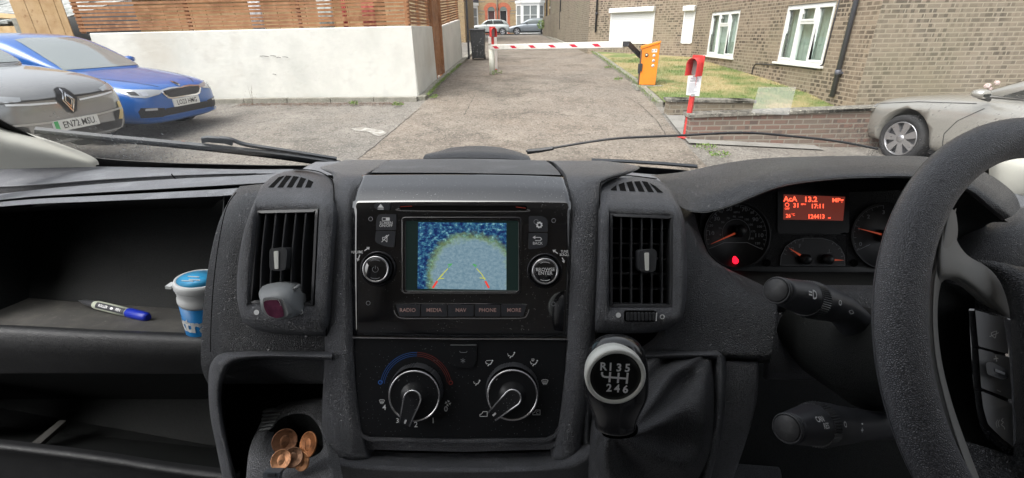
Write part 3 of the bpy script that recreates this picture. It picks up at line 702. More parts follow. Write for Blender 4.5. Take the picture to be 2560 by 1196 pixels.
def leafp(): return (random.uniform(-5.6, -2.2), WY - .35 - abs(random.gauss(0, .18)))
random.seed(9); mb = MB()
for k in range(2600):
    x, y = leafp(); z = gz(x, y) + .008 + random.random() * .01; s = random.uniform(.008, .02); a = random.uniform(0, 6.28); b = a + random.uniform(1.2, 2)
    mb.add([(x, y, z), (x + s * math.cos(a), y + s * math.sin(a), z + random.uniform(0, .012)), (x + s * 1.2 * math.cos((a + b) / 2), y + s * 1.2 * math.sin((a + b) / 2), z), (x + s * math.cos(b), y + s * math.sin(b), z + .004)], [(0, 1, 2, 3)], 0, False)
tag(mb.build('fallen_leaves', M_SOIL, fix=False), kind='stuff')
for nm, pts in (('spilt_paint', ((878, 322), (905, 318), (930, 322), (955, 326), (968, 333), (950, 341), (935, 337), (922, 330), (890, 327))), ):
    litter(nm, pts, mat('white_spill', (.42, .41, .38), .9, var=[(9, (.26, .24, .21), .4, .55)]), .007)
# cracks in the concrete: thin dark strips following the joints
def crack(pts, w_=.012):
    mb = MB(); q = [G(x, y, .007) for x, y in pts]; random.seed(len(pts)); fine = []
    for a, b in zip(q, q[1:]):
        n = max(2, int((b - a).length / .12))
        for k in range(n): p = a.lerp(b, k / n); p.x += random.uniform(-.012, .012); p.y += random.uniform(-.02, .02); fine.append(p)
    fine.append(q[-1])
    for a, b in zip(fine, fine[1:]):
        t = (b - a).normalized(); e = Vector((-t.y, t.x, 0)) * w_ * random.uniform(.3, .8)
        mb.add([a + e, b + e, b - e, a - e], [(0, 1, 2, 3)], 0, False)
    for v in mb.v: v.z = gz(v.x, v.y) + .008
    o = mb.build('driveway_crack', mat('crack', (.06, .05, .045), .95), fix=False); o['kind'] = 'structure'
crack(((1265, 178), (1330, 176), (1420, 177), (1505, 177))); crack(((1170, 288), (1300, 287), (1380, 287), (1510, 294)), .009); crack(((895, 398), (960, 345), (1048, 272)), .012); crack(((1160, 290), (1172, 265), (1186, 240)), .008); crack(((1560, 240), (1600, 262), (1640, 300), (1668, 340)), .010); crack(((1245, 212), (1330, 209), (1395, 211)), .006); crack(((640, 308), (720, 296), (800, 302)), .007)

# ---- barrier
M_ORANGE = mat('orange_paint', (.84, .255, .015), .42, var=[(3, (.74, .22, .02), .45, .7), (25, (.45, .17, .04), .66, .72)]); M_REDP = mat('red_paint', (.62, .045, .04), .45, var=(9, (.48, .03, .03), .55, .7))
M_BOOM = mat('white_boom', (.72, .71, .67), .4, var=(5, (.62, .61, .56), .5, .7)); M_BLK = mat('black_steel', (.03, .03, .033), .45); M_REFL = mat('red_reflector', (.55, .02, .05), .35)
M_LBL = mat('label_white', (.78, .78, .76), .5); M_INK = mat('ink', (.04, .04, .05), .6); M_BRN = mat('rusty_strip', (.12, .065, .04), .7)
gc = G(1618, 211, .1); gl_ = G(1231, 187)
bt = thing('parking_barrier', 'orange cabinet barrier with its red and white boom lowered across the driveway', 'barrier', gc)
Mz = Matrix.Translation(gc) @ Matrix.Rotation(R(-17), 4, 'Z')
W1, D1, H1 = .40, .36, .83
mb = MB(); prof = [(-W1 / 2, 0), (W1 / 2 - .02, 0), (W1 / 2 + .0, H1 + .06), (-W1 / 2, H1 - .07)]
mb.poly([(x, -D1 / 2, z) for x, z in prof], [(x, D1 / 2, z) for x, z in prof]); mb.v = [Mz @ v for v in mb.v]; mb.build('cabinet', M_ORANGE, bt, bevel=.012)
mb = MB(); lid = [(-W1 / 2 - .015, H1 - .069), (W1 / 2 + .012, H1 + .062), (W1 / 2 + .012, H1 + .10), (-W1 / 2 - .015, H1 - .0)]
mb.poly([(x, -D1 / 2 - .015, z) for x, z in lid], [(x, D1 / 2 + .015, z) for x, z in lid]); mb.v = [Mz @ v for v in mb.v]; mb.build('cabinet_lid', M_ORANGE, bt, bevel=.012)
mb = MB(); mb.b2((-W1 / 2 - .012, -D1 / 2 - .004, .0), (-W1 / 2 + .025, D1 / 2 - .03, H1 - .09)); mb.v = [Mz @ v for v in mb.v]; mb.build('door_edge', M_BRN, bt)
mb = MB(); mb.b2((-W1 / 2 - .035, -D1 / 2 - .03, .30), (-W1 / 2 + .06, -D1 / 2 - .002, .46)); mb.b2((-W1 / 2 - .03, -D1 / 2 - .03, .25), (-W1 / 2 + .02, -D1 / 2 - .002, .31)); mb.v = [Mz @ v for v in mb.v]; mb.build('latch', M_BLK, bt, bevel=.008)
mb = MB(); mb.lathe([(.038, 0), (.038, .012), (.028, .014), (.028, .02), (0, .02)], Matrix.Translation((-W1 / 2 + .13, -D1 / 2, H1 - .19)) @ Matrix.Rotation(R(90), 4, 'X'), 20); mb.v = [Mz @ v for v in mb.v]; mb.build('key_lock', M_BLK, bt)
mb = MB(); mb.lathe([(.022, 0), (.022, .003), (0, .003)], Matrix.Translation((-W1 / 2 + .13, -D1 / 2 - .0202, H1 - .19)) @ Matrix.Rotation(R(90), 4, 'X'), 20); mb.v = [Mz @ v for v in mb.v]; mb.build('lock_cover', mat('cream_disc', (.7, .66, .5), .4), bt)
mb = MB(); 
for k in range(4):
    zc = H1 - .10 - k * .105; xc = W1 / 2 - .11
    if k == 0: mb.b2((xc - .055, -D1 / 2 - .003, zc - .035), (xc + .055, -D1 / 2, zc + .035), 0); mb.b2((xc - .045, -D1 / 2 - .005, zc - .02), (xc - .025, -D1 / 2 - .0031, zc + .02), 1); mb.b2((xc + .01, -D1 / 2 - .005, zc - .0), (xc + .04, -D1 / 2 - .0031, zc + .022), 1)
    else:
        mb.lathe([(.036, 0), (.036, .003), (0, .003)], Matrix.Translation((xc, -D1 / 2, zc)) @ Matrix.Rotation(R(90), 4, 'X'), 20, 2); mb.lathe([(.028, 0), (.028, .0015), (0, .0015)], Matrix.Translation((xc, -D1 / 2 - .0031, zc)) @ Matrix.Rotation(R(90), 4, 'X'), 20, 0)
        mb.lathe([(.011, 0), (.011, .0015), (0, .0015)], Matrix.Translation((xc, -D1 / 2 - .0047, zc)) @ Matrix.Rotation(R(90), 4, 'X'), 10, 1)
mb.v = [Mz @ v for v in mb.v]; mb.build('warning_label', [M_LBL, M_INK, mat('label_pink', (.75, .3, .25), .5)], bt)
mb = MB(); mb.box((gc.x, gc.y, gc.z - .06), (.6, .55, .1), 0, None); mb.build('plinth', M_CONC, bt, bevel=.01)
bz0, bz1 = onY(1228, 119, gl_.y - .12), onY(1558, 112, gc.y - .1)
e0, e1 = Vector(bz0), Vector(bz1); bd = (e1 - e0); bl = bd.length; bd.normalize(); e1 = e0 + bd * bl
bq = Vector((bd.y, -bd.x, 0)).normalized(); bu = Vector((0, 0, 1)) - bd * bd.z; bu.normalize()
Mb = Matrix((bd, bq, bu)).transposed().to_4x4(); Mb.translation = e0
mb = MB(); o_ = rr(-.028, -.072, .028, .072, .022, 3); mb.poly([(0, a, b) for a, b in o_], [(bl + .12 * (b > 0) * 0, a, b) for a, b in o_]); mb.v = [Mb @ v for v in mb.v]; mb.build('boom', M_BOOM, bt)
mb = MB()
for xx in (1268, 1348, 1418 - 12, 1466 + 0, 1518, 1570 - 8):
    pass
for k in range(6):
    c = .18 + k * bl * .157 + .02; 
    for sgn in (1,): mb.add([(c - .13, .0292, .032), (c + .03, .0292, .032), (c + .13, .0292, -.032), (c - .03, .0292, -.032), (c - .13, .0302, .032), (c + .03, .0302, .032), (c + .13, .0302, -.032), (c - .03, .0302, -.032)], [(4, 5, 6, 7), (0, 1, 5, 4), (1, 2, 6, 5), (2, 3, 7, 6), (3, 0, 4, 7)], 0, False)
mb.v = [Mb @ v for v in mb.v]; mb.build('reflector', M_REFL, bt)
arm0 = Mb @ Vector((bl - .08, 0, .015)); arm1 = Mb @ Vector((bl + .14, .0, .01)); arm2 = Mz @ Vector((-W1 / 2 - .01, 0, H1 - .22))
mb = MB()
for a, b in ((arm0, arm1), (arm1, arm2)):
    t = (b - a).normalized(); u = Vector((0, 0, 1)) - t * t.z; u.normalize(); n_ = t.cross(u); M2 = Matrix((t, n_, u)).transposed().to_4x4(); M2.translation = (a + b) / 2; mb.box((0, 0, 0), ((b - a).length + .03, .04, .11), 0, M2)
mb.build('boom_bracket', M_BLK, bt, bevel=.006)
rp_ = thing('rest_post', 'round white post that the lowered boom rests on', 'post', gl_)
mb = MB(); mb.tube([(gl_.x, gl_.y, gl_.z - .1), (gl_.x, gl_.y, bz0.z - .055)], .085, 18); mb.build('post', mat('old_white_paint', (.62, .62, .55), .6, var=[(7, (.42, .44, .33), .5, .7)]), rp_)
mb = MB(); mb.lathe([(.05, 0), (.05, .03), (.03, .05), (0, .055)], Matrix.Translation((gl_.x - .05, gl_.y + .1, bz0.z + .05)), 12); mb.build('cap', M_CONC, rp_)
def intercom(label, base, h, face, lean=0, far=False):
    t = thing('intercom_post', label, 'post', base, 0, 'red posts with curved hoods')
    Mf = Matrix.Translation(base) @ Matrix.Rotation(R(face), 4, 'Z') @ Matrix.Rotation(R(lean), 4, 'Y')
    mb = MB(); mb.box((0, 0, (h - .2) / 2), (.07, .05, h - .2)); mb.box((0, 0, .01), (.2, .16, .02)); mb.v = [Mf @ v for v in mb.v]; mb.build('post', M_REDP, t, bevel=.006)
    mb = MB(); mb.box((0, .0, h - .14), (.19, .012, .28), 0, None); mb.v = [Mf @ v for v in mb.v]; mb.build('back_plate', M_REDP, t, bevel=.004)
    mb = MB(); n = 14; sec = [(-.085, -.12)] + [(-.085 * math.cos(a), .045 + .085 * math.sin(a)) for a in [math.pi * k / n for k in range(n + 1)]] + [(.085, -.12)]
    vs = []
    for d_ in (-.007, -.17):
        for tt, off in ((0, 0), (1, .006)): vs += [(x * (1 - off / .085), d_, h - .16 + z - off * (z > .04)) for x, z in sec]
    K = len(sec)
    fs = [(j, j + 1, 2 * K + j + 1, 2 * K + j) for j in range(K - 1)] + [(K + j, 3 * K + j, 3 * K + j + 1, K + j + 1) for j in range(K - 1)] + [(2 * K + j, 2 * K + j + 1, 3 * K + j + 1, 3 * K + j) for j in range(K - 1)]
    mb.add(vs, fs, 0, True); mb.v = [Mf @ v for v in mb.v]; mb.build('hood', M_REDP, t)
    mb = MB(); mb.box((0, -.022, h - .17), (.11, .03, .2)); mb.v = [Mf @ v for v in mb.v]; mb.build('intercom_panel', mat('grey_panel', (.25, .25, .24), .5), t, bevel=.004)
    return Mf
rb = G(1713, 345)
hz = onY(1727, 142, rb.y).z - rb.z + .02
Mi = intercom('red post with curved hood and a paper notice, beside the low brick wall', rb, hz, -48, 2)
pz = [onY(*p, rb.y - .06) for p in ((1720, 190), (1755, 188), (1748, 241), (1715, 238))]
nt_ = thing('paper_notice', 'white paper notice taped to the near red post', 'notice', sum(pz, Vector()) / 4)
pn = (pz[1] - pz[0]).cross(pz[3] - pz[0]).normalized(); pn = pn if pn.y < 0 else -pn
mb = MB(); mb.poly(pz, [p - pn * .001 for p in pz]); mb.build('paper', mat('paper', (.80, .80, .83), .8), nt_)
ex = (pz[1] - pz[0]).normalized(); ey = (pz[0] - pz[3]).normalized(); Mp = Matrix((ex, ey, ex.cross(ey))).transposed().to_4x4(); Mp.translation = sum(pz, Vector()) / 4 + pn * .002
mb = MB(); Wp, Hp = (pz[1] - pz[0]).length, (pz[0] - pz[3]).length
text(mb, 'POLITE', Mp @ Matrix.Translation((0, Hp * .36, 0)), .034, 0, bold=.02); text(mb, 'NOTICE', Mp @ Matrix.Translation((0, Hp * .24, 0)), .034, 0, bold=.02)
random.seed(3)
for k in range(9):
    wl = Wp * random.uniform(.4, .75); yy = Hp * (.10 - k * .06); mb.add([Mp @ Vector((x, y, 0)) for x, y in ((-Wp * .38, yy), (-Wp * .38 + wl, yy), (-Wp * .38 + wl, yy + .0035), (-Wp * .38, yy + .0035))], [(0, 1, 2, 3)], 0, False)
mb.build('lettering', mat('grey_ink', (.22, .22, .25), .8), nt_)
mb = MB()
for yy in (Hp * .5, -Hp * .5): mb.box((0, yy, .001), (.055, .035, .001), 0, Mp)
mb.build('tape', mat('silver_tape', (.4, .4, .4), .5), nt_)
rb2 = G(1233, 178) + Vector((0, .3, 0)); rb2.z = gz(rb2.x, rb2.y)
intercom('red post with curved hood seen behind the boom end by the bin', rb2, onY(1237, 67, rb2.y).z - rb2.z, 20)
for k, (x, lb) in enumerate(((1226, 'slim white pole left of the far red post'), (1240, 'slim white pole right of the far red post'))):
    b = onY(x, 150, rb2.y + .25); mb = MB(); zt = onY(x, 92 + k * 2, rb2.y + .25).z; mb.box((b.x, b.y, (gz(b.x, b.y) + zt) / 2), (.085, .03, zt - gz(b.x, b.y))); tag(mb.build('marker_pole', M_BOOM, bevel=.006), lb, 'pole', 'white poles behind the boom end')
# wheelie bin
bb = G(1197, 150); bn = thing('wheelie_bin', 'black wheelie bin splashed with white paint beside the white wall', 'bin', bb)
M_BIN = mat('black_bin_plastic', (.045, .047, .05), .55, var=[(22, (.42, .42, .42), .63, .66)])
mb = MB(); mb.box((bb.x, bb.y, bb.z + .52), (.44, .55, .92), 0, None, 1.18); mb.build('body', M_BIN, bn, bevel=.02)
mb = MB(); mb.box((bb.x, bb.y - .02, bb.z + 1.01), (.58, .68, .06), 0, None, .9); mb.box((bb.x, bb.y + .33, bb.z + .99), (.4, .06, .05)); mb.build('lid', mat('bin_lid', (.05, .05, .055), .5), bn, bevel=.02)
for s_ in (-1, 1):
    mb = MB(); mb.lathe([(.0, -.025), (.1, -.025), (.1, .025), (0, .025)], Matrix.Translation((bb.x + s_ * .22, bb.y + .22, bb.z + .1)) @ Matrix.Rotation(R(90), 4, 'Y'), 16); mb.build('wheel', M_BLK, bn)
mb = MB(); fpz = onY(1165, 60, 18.6); mb.box((fpz.x + .05, 18.6, EYE + .1), (.07, .07, 2.3)); tag(mb.build('fence_post', M_BLK), 'tall black post at the far end of the slat fence', 'post')

# ---- far street: terraced house
hs = thing('terraced_house', 'yellow brick terraced houses with arched doors and white bay windows across the street', 'house', (0, 53.6, gz(0, 53.6)))
HY = 53.6; g0 = gz(0, HY) + .1
def hx(x, Y=HY): return onY(x, 60, Y).x
doors = [(hx(1220), hx(1238)), (hx(1250), hx(1268))]
zd1 = onY(1250, 26, HY).z
mb = MB(); holes = [(a - hx(1060), b - hx(1060), g0 - .1, zd1 + (.0)) for a, b in doors]
Mh = vwall(mb, (hx(1060), HY), (hx(1367), HY), g0 - .2, EYE + 6, holes, out=-1, rev=.25)
mb.b2((hx(1367) - .001, HY + .02, g0 - .2), (hx(1367) + .25, HY + 6, EYE + 5.9)); uvmap(mb.build('wall', B_HOUSE, hs))
M_REDB = mat('red_brick_trim', (.50, .15, .08), .85, var=(9, (.38, .12, .07), .4, .6)); M_STN = mat('stone_band', (.25, .22, .18), .9)
M_DOORK = mat('black_door', (.02, .02, .022), .3); M_DOORB = mat('dark_red_door', (.07, .03, .03), .4)
for (a, b), md in zip(doors, (M_DOORB, M_DOORK)):
    c = (a + b) / 2; r_ = (b - a) / 2; mb = MB(); n = 12
    for k in range(n):
        t0, t1 = math.pi * k / n, math.pi * (k + 1) / n; vs = []
        for yy in (HY - .03, HY + .05):
            for q in (r_, r_ + .42): vs += [(c + q * math.cos(t), yy, zd1 + q * math.sin(t) * .9) for t in (t0, t1)]
        mb.add(vs, [(0, 1, 3, 2), (4, 6, 7, 5), (2, 3, 7, 6), (0, 4, 5, 1)], 0, False)
    mb.b2((a - .28, HY - .025, g0), (a, HY + .05, zd1)); mb.b2((b, HY - .025, g0), (b + .28, HY + .05, zd1)); mb.build('brick_arch', M_REDB, hs)
    mb = MB(); mb.add([(c + r_ * math.cos(math.pi * k / 12), HY - .01, zd1 + r_ * .9 * math.sin(math.pi * k / 12)) for k in range(13)], [tuple(range(13))], 0, False); mb.build('fanlight', M_GLASSW, hs)
    do = MB(); do.b2((a + .04, HY + .12, g0), (b - .04, HY + .17, zd1)); od = do.build('door', md, hs)
    mb = MB(); mb.b2((a, HY + .08, g0), (a + .05, HY + .2, zd1)); mb.b2((b - .05, HY + .08, g0), (b, HY + .2, zd1)); mb.b2((a, HY + .06, zd1 - .05), (b, HY + .2, zd1)); mb.build('frame', M_WPVC, od)
    mb = MB(); mb.b2((c - .15, HY + .105, g0 + 1.0), (c + .15, HY + .119, g0 + 1.06)); mb.build('letterbox', mat('steel', (.6, .6, .58), .3, 1), od)
for zz in (onY(1250, 27, HY).z, onY(1250, 35, HY).z, onY(1250, 4, HY).z):
    mb = MB(); mb.b2((hx(1196), HY - .02, zz - .04), (doors[0][0] - .3, HY + .01, zz + .04)); mb.b2((doors[1][1] + .3, HY - .02, zz - .04), (hx(1297), HY + .01, zz + .04)); mb.build('stone_band', M_STN, hs)
def bay(x0, x1, ztop, zbot, dep=.8):
    a, b = hx(x0), hx(x1); sp = .55; pts = [(a, HY), (a + sp, HY - dep), (b - sp, HY - dep), (b, HY)]
    zt, zb_ = onY(1300, ztop, HY - dep).z, g0
    for i, (p, q) in enumerate(zip(pts, pts[1:])):
        mbf = MB(); Lw = (Vector(q) - Vector(p)).length; zs_ = g0 + 1.0 if i != 9 else g0
        hh = [(Lw * .12 + (Lw * .8 / (2 if i == 1 else 1)) * k, Lw * .12 + (Lw * .8 / (2 if i == 1 else 1)) * (k + 1) - Lw * .05, z0, z1) for k in range(2 if i == 1 else 1) for z0, z1 in ((g0 + .55, g0 + .55 + (zt - g0 - .55) * .5), (g0 + .6 + (zt - g0 - .55) * .5, zt - .25))]
        Mw = vwall(mbf, p, q, g0, zt, hh, out=-1, thick=.08, rev=.06); o = mbf.build('bay_window', M_WPVC, hs)
        mbg = MB(); mbg.b2((.02, .05, g0 + .5), (Lw - .02, .06, zt - .2)); mbg.v = [Mw @ v for v in mbg.v]; mbg.build('pane', mat('grey_blinds_glass', (.22, .24, .24), .15), o)
    mb = MB(); out = [(a - .1, HY), (a + sp - .1, HY - dep - .1), (b - sp + .1, HY - dep - .1), (b + .1, HY)]; mb.poly([(x, y, zt + .25) for x, y in out], [(x, y, zt) for x, y in out]); mb.build('bay_cornice', M_WPVC, hs)
    mb = MB(); mb.poly([(x, y, zt + .9 - (HY - y) * .6) for x, y in out], [(x, y, zt + .251) for x, y in out]); mb.build('bay_roof', mat('slate', (.08, .085, .11), .6), hs)
bay(1290, 1360, 8, 80); bay(1120, 1196, 12, 80)
mb = MB(); mb.tube([(hx(1244), HY - .08, g0), (hx(1244), HY - .08, EYE + 6)], .07, 8); mb.build('drainpipe', M_STN, hs)
mb = MB(); mb.tube([(hx(1366), HY - .08, g0), (hx(1366), HY - .08, EYE + 6)], .06, 8); mb.build('drainpipe', M_BLKP, hs)
mb = MB(); mb.b2((hx(1040), HY, EYE + 6), (hx(1375), HY + 6, EYE + 6.3)); mb.build('roof', mat('slate', (.08, .085, .11), .6), hs)
ga = thing('garage', 'dark garage door with white fascia in the gap beside the terraced houses', 'garage', (hx(1380), 58, g0))
mb = MB(); mb.b2((hx(1371, 58), 58, g0), (hx(1395, 58), 62, onY(1380, 22, 58).z)); uvmap(mb.build('wall', B_LOW, ga)); mb = MB(); mb.b2((hx(1374, 58), 57.95, g0), (hx(1392, 58), 57.99, onY(1380, 30, 58).z)); mb.build('door', M_DOORK, ga)
mb = MB(); mb.b2((hx(1369, 58), 57.8, onY(1380, 22, 58).z), (hx(1397, 58), 62, onY(1380, 17, 58).z)); mb.build('roof', M_WPVC, ga)
M_LEAF = mat('tree_leaves', (.05, .10, .025), .7, var=(1.5, (.09, .16, .035), .4, .6))
tr = thing('tree', 'green leafy tree rising behind the garage', 'tree', (hx(1384, 66), 66, g0)); tx = hx(1384, 66)
mb = MB(); mb.tube([(tx, 66, g0), (tx + .1, 66, g0 + 2.5), (tx - .2, 66.2, g0 + 5)], [.25, .18, .08], 8); mb.tube([(tx + .1, 66, g0 + 2.3), (tx + 1.2, 66, g0 + 4.5)], [.1, .03], 6); mb.tube([(tx + .1, 66, g0 + 2.6), (tx - 1.2, 66.4, g0 + 4.6)], [.1, .03], 6); mb.build('trunk', M_TWIG, tr)
random.seed(21); mb = MB()
for k in range(2600):
    c = random.choice(((0, 0, 4.6, 1.7), (1.3, .3, 4.2, 1.2), (-1.3, 0, 4.3, 1.3), (.3, 0, 6.2, 1.3), (-.6, -.6, 3.6, 1.0)))
    d = Vector((random.gauss(0, 1), random.gauss(0, 1), random.gauss(0, 1))).normalized() * c[3] * random.random() ** .4
    p = Vector((tx + c[0], 66 + c[1], g0 + c[2])) + d; s = .16; a = Vector((random.gauss(0, 1), random.gauss(0, 1), random.gauss(0, 1))).normalized(); b = a.orthogonal().normalized()
    mb.add([p - a * s, p + b * s * .5, p + a * s, p - b * s * .5], [(0, 1, 2, 3)], 0, False)
mb.build('crown', M_LEAF, tr, fix=False)
mb = MB(); lh = thing('neighbour_house', 'sliver of yellow brick house seen past the end of the slat fence', 'house', (-4, 30, gz(-4, 30)))
mb.b2((-9, 30, gz(-4, 30) - .3), (onY(1160, 20, 30).x, 38, EYE + 6)); uvmap(mb.build('wall', B_HOUSE, lh))
mb = MB(); mb.b2((-9.2, 29.8, EYE + 6), (onY(1160, 20, 30).x + .2, 38.2, EYE + 6.4)); mb.build('roof', M_SHED, lh)
# pale roses beyond the silver car
fl = G(2480, 262, 0); 
# ================================================================== CARS
def bake(o):
    dg = bpy.context.evaluated_depsgraph_get(); dg.update()
    me = bpy.data.meshes.new_from_object(o.evaluated_get(dg)); o.modifiers.clear(); o.data = me
    for p in me.polygons: p.use_smooth = True
    return o
def bvh(*os):
    vs, fs = [], []
    for o in os:
        k = len(vs); vs += [v.co.copy() for v in o.data.vertices]; fs += [[i + k for i in p.vertices] for p in o.data.polygons]
    return BVHTree.FromPolygons(vs, fs)
def decal(tree, out, axis, lift=.004, res=.05, start=None, hole=None, hug=.6):
    """patch lying on the body: outline in the plane across AXIS ('x': y,z from the front; 'y': x,z from one side), dropped onto the surface"""
    bm = bmesh.new()
    ax = {'x': Vector((-1, 0, 0)), '-x': Vector((1, 0, 0)), 'y': Vector((0, 1, 0)), '-y': Vector((0, -1, 0)), 'z': Vector((0, 0, -1))}[axis]
    def up(p):
        if axis in ('x',): return Vector((1.5, p[0], p[1]))
        if axis == '-x': return Vector((-7, p[0], p[1]))
        if axis == 'y': return Vector((p[0], -3, p[1]))
        if axis == '-y': return Vector((p[0], 3, p[1]))
        return Vector((p[0], p[1], 4))
    n = len(out); tr = tessellate_polygon([[Vector((p[0], p[1], 0)) for p in out]])
    vs = [bm.verts.new(up(p)) for p in out]
    for t in tr:
        try: bm.faces.new([vs[i] for i in t])
        except ValueError: pass
    for _ in range(6):
        es = [e for e in bm.edges if e.calc_length() > res]
        if not es: break
        bmesh.ops.subdivide_edges(bm, edges=es, cuts=1); bmesh.ops.triangulate(bm, faces=bm.faces)
    last = None; bad = []
    for v in bm.verts:
        h = tree.ray_cast(v.co, ax)
        if h[0] is not None: v.co = h[0] - ax * lift * .4 + h[1].normalized() * (lift if h[1].dot(ax) < 0 else -lift)
        else:
            q = tree.find_nearest(v.co + ax * (1.5 if axis in ('x',) else 2)); bad.append(v)
    if bad: bmesh.ops.delete(bm, geom=bad, context='VERTS')
    bmesh.ops.recalc_face_normals(bm, faces=bm.faces)
    mb = MB(); bm.verts.index_update(); mb.add([v.co.copy() for v in bm.verts], [[v.index for v in f.verts] for f in bm.faces], 0, True); bm.free(); return mb
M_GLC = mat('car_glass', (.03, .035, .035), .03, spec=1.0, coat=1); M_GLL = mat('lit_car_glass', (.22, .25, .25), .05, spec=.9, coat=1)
M_TYRE = mat('tyre_rubber', (.03, .03, .032), .85, bump=('noise', 60, .3, .004)); M_RIM = mat('alloy', (.48, .48, .5), .3, .8); M_RIMD = mat('rim_dark', (.06, .06, .065), .5)
M_CHR = mat('chrome', (.8, .8, .82), .12, 1); M_GRL = mat('grille_black', (.02, .02, .022), .5); M_LAMP = mat('headlamp_glass', (.42, .44, .46), .08, .3, spec=1, coat=1)
M_PLATE = mat('plate_white', (.75, .75, .72), .4); M_PLI = mat('plate_ink', (.02, .02, .02), .5); M_PLG = mat('plate_green', (.05, .42, .12), .5); M_TRIM = mat('dark_trim', (.03, .03, .032), .6); M_LED = mat('led_strip', (.75, .77, .8), .2)
def paint(n, c, metal=.3, r=.3): return mat(n, c, r, metal, .6, coat=1)
def hull(st, parent, name, m, sub=2):
    """st: (x, halfwidth, z0, zmid, zsh, ztop, crown)"""
    mb = MB(); K = 14
    for x, w_, z0, zm, zs, zt, cw in st:
        h = [(0, z0), (w_ * .72, z0), (w_ * .96, z0 + .05), (w_, zm), (w_ * .985, zs), (w_ * cw, zt - .012), (w_ * cw * .5, zt)]
        ring = h + [(0, zt + .006)] + [(-a, b) for a, b in h[:0:-1]]
        for a, b in ring: mb.v.append(Vector((x, a, b)))
    n = len(st); K = 14
    fs = [(i * K + k, i * K + (k + 1) % K, (i + 1) * K + (k + 1) % K, (i + 1) * K + k) for i in range(n - 1) for k in range(K)] + [tuple(range(K)), tuple((n - 1) * K + k for k in range(K))[::-1]]
    mb.f = fs; mb.m = [0] * len(fs); mb.sm = [True] * len(fs)
    return mb.build(name, m, parent, sub=sub)
def arches(body, wheels, W_):
    for x, z, r in wheels:
        for s_ in (-1, 1):
            mb = MB(); mb.lathe([(r, -.32), (r, .32)], Matrix.Translation((x, s_ * (W_ / 2 - .1), z)) @ Matrix.Rotation(R(90), 4, 'X'), 40); c = mb.build('cut', M_TRIM, body.parent)
            md = body.modifiers.new('b', 'BOOLEAN'); md.operation = 'DIFFERENCE'; md.object = c; md.solver = 'EXACT'; bake(body); bpy.data.objects.remove(c)
    me = body.data; me.materials.clear()
def wheel(root, x, y, r, spokes=7, side=-1, steer=0, dark=False, w_=.2, rimr=.72, mrim=None):
    M = Matrix.Translation((x, y, r)) @ Matrix.Rotation(R(steer), 4, 'Z') @ Matrix.Rotation(R(90) * (1 if side < 0 else -1), 4, 'X')
    q = rimr * r; mb = MB(); mb.lathe([(q, -w_ / 2), (r * .93, -w_ / 2), (r, -w_ / 2 + .03), (r, w_ / 2 - .035), (r * .97, w_ / 2 - .012), (r * .9, w_ / 2), (q + .012, w_ / 2 + .002), (q, w_ / 2 - .015)], M, 44, caps=False)
    t = mb.build('wheel', M_TYRE, root, fix=True)
    mb = MB(); mb.lathe([(q, w_ / 2 - .012), (q * .985, w_ / 2 + .002), (q * .93, w_ / 2 - .004), (q * .91, w_ / 2 - .04)], M, 44, caps=False); mb.lathe([(0, w_ / 2 + .004), (.025, w_ / 2 + .003), (.055, w_ / 2 - .008), (.06, w_ / 2 - .06)], M, 24)
    for k in range(spokes):
        a = 2 * math.pi * k / spokes; Mk = M @ Matrix.Rotation(a, 4, 'Z'); r0, r1 = .04, q * .96; w0, w1 = .030, .052 * (7 / spokes) ** .6
        mb.add([(r0, -w0, w_ / 2 - .008), (r1, -w1, w_ / 2 - .003), (r1, w1, w_ / 2 - .003), (r0, w0, w_ / 2 - .008), (r0, -w0 * .8, w_ / 2 - .05), (r1, -w1 * .8, w_ / 2 - .05), (r1, w1 * .8, w_ / 2 - .05), (r0, w0 * .8, w_ / 2 - .05)], [(0, 1, 2, 3), (7, 6, 5, 4), (0, 4, 5, 1), (1, 5, 6, 2), (2, 6, 7, 3), (3, 7, 4, 0)], 0, False, Mk)
    mb.build('rim', mrim or M_RIM, t); mb = MB(); mb.lathe([(0, w_ / 2 - .055), (q * .94, w_ / 2 - .052)], M, 30); mb.build('brake_disc', M_RIMD, t); return t
def car(name, label, loc, rot, pm, W_, body, gh, wheels, group, glass=None):
    root = thing(name, label, 'car', loc, rot, group, world=False)
    b = hull(body, root, 'body', pm); bake(b); arches(b, wheels, W_); b.data.materials.append(pm)
    for p in b.data.polygons: p.material_index = 0
    g = hull(gh, root, 'cabin', pm); bake(g)
    und = MB(); xs_ = [s_[0] for s_ in body]; und.b2((min(xs_) + .6, -W_ / 2 + .2, .17), (max(xs_) - .45, W_ / 2 - .2, .6)); und.build('underbody', M_TRIM, root)
    return root, b, g
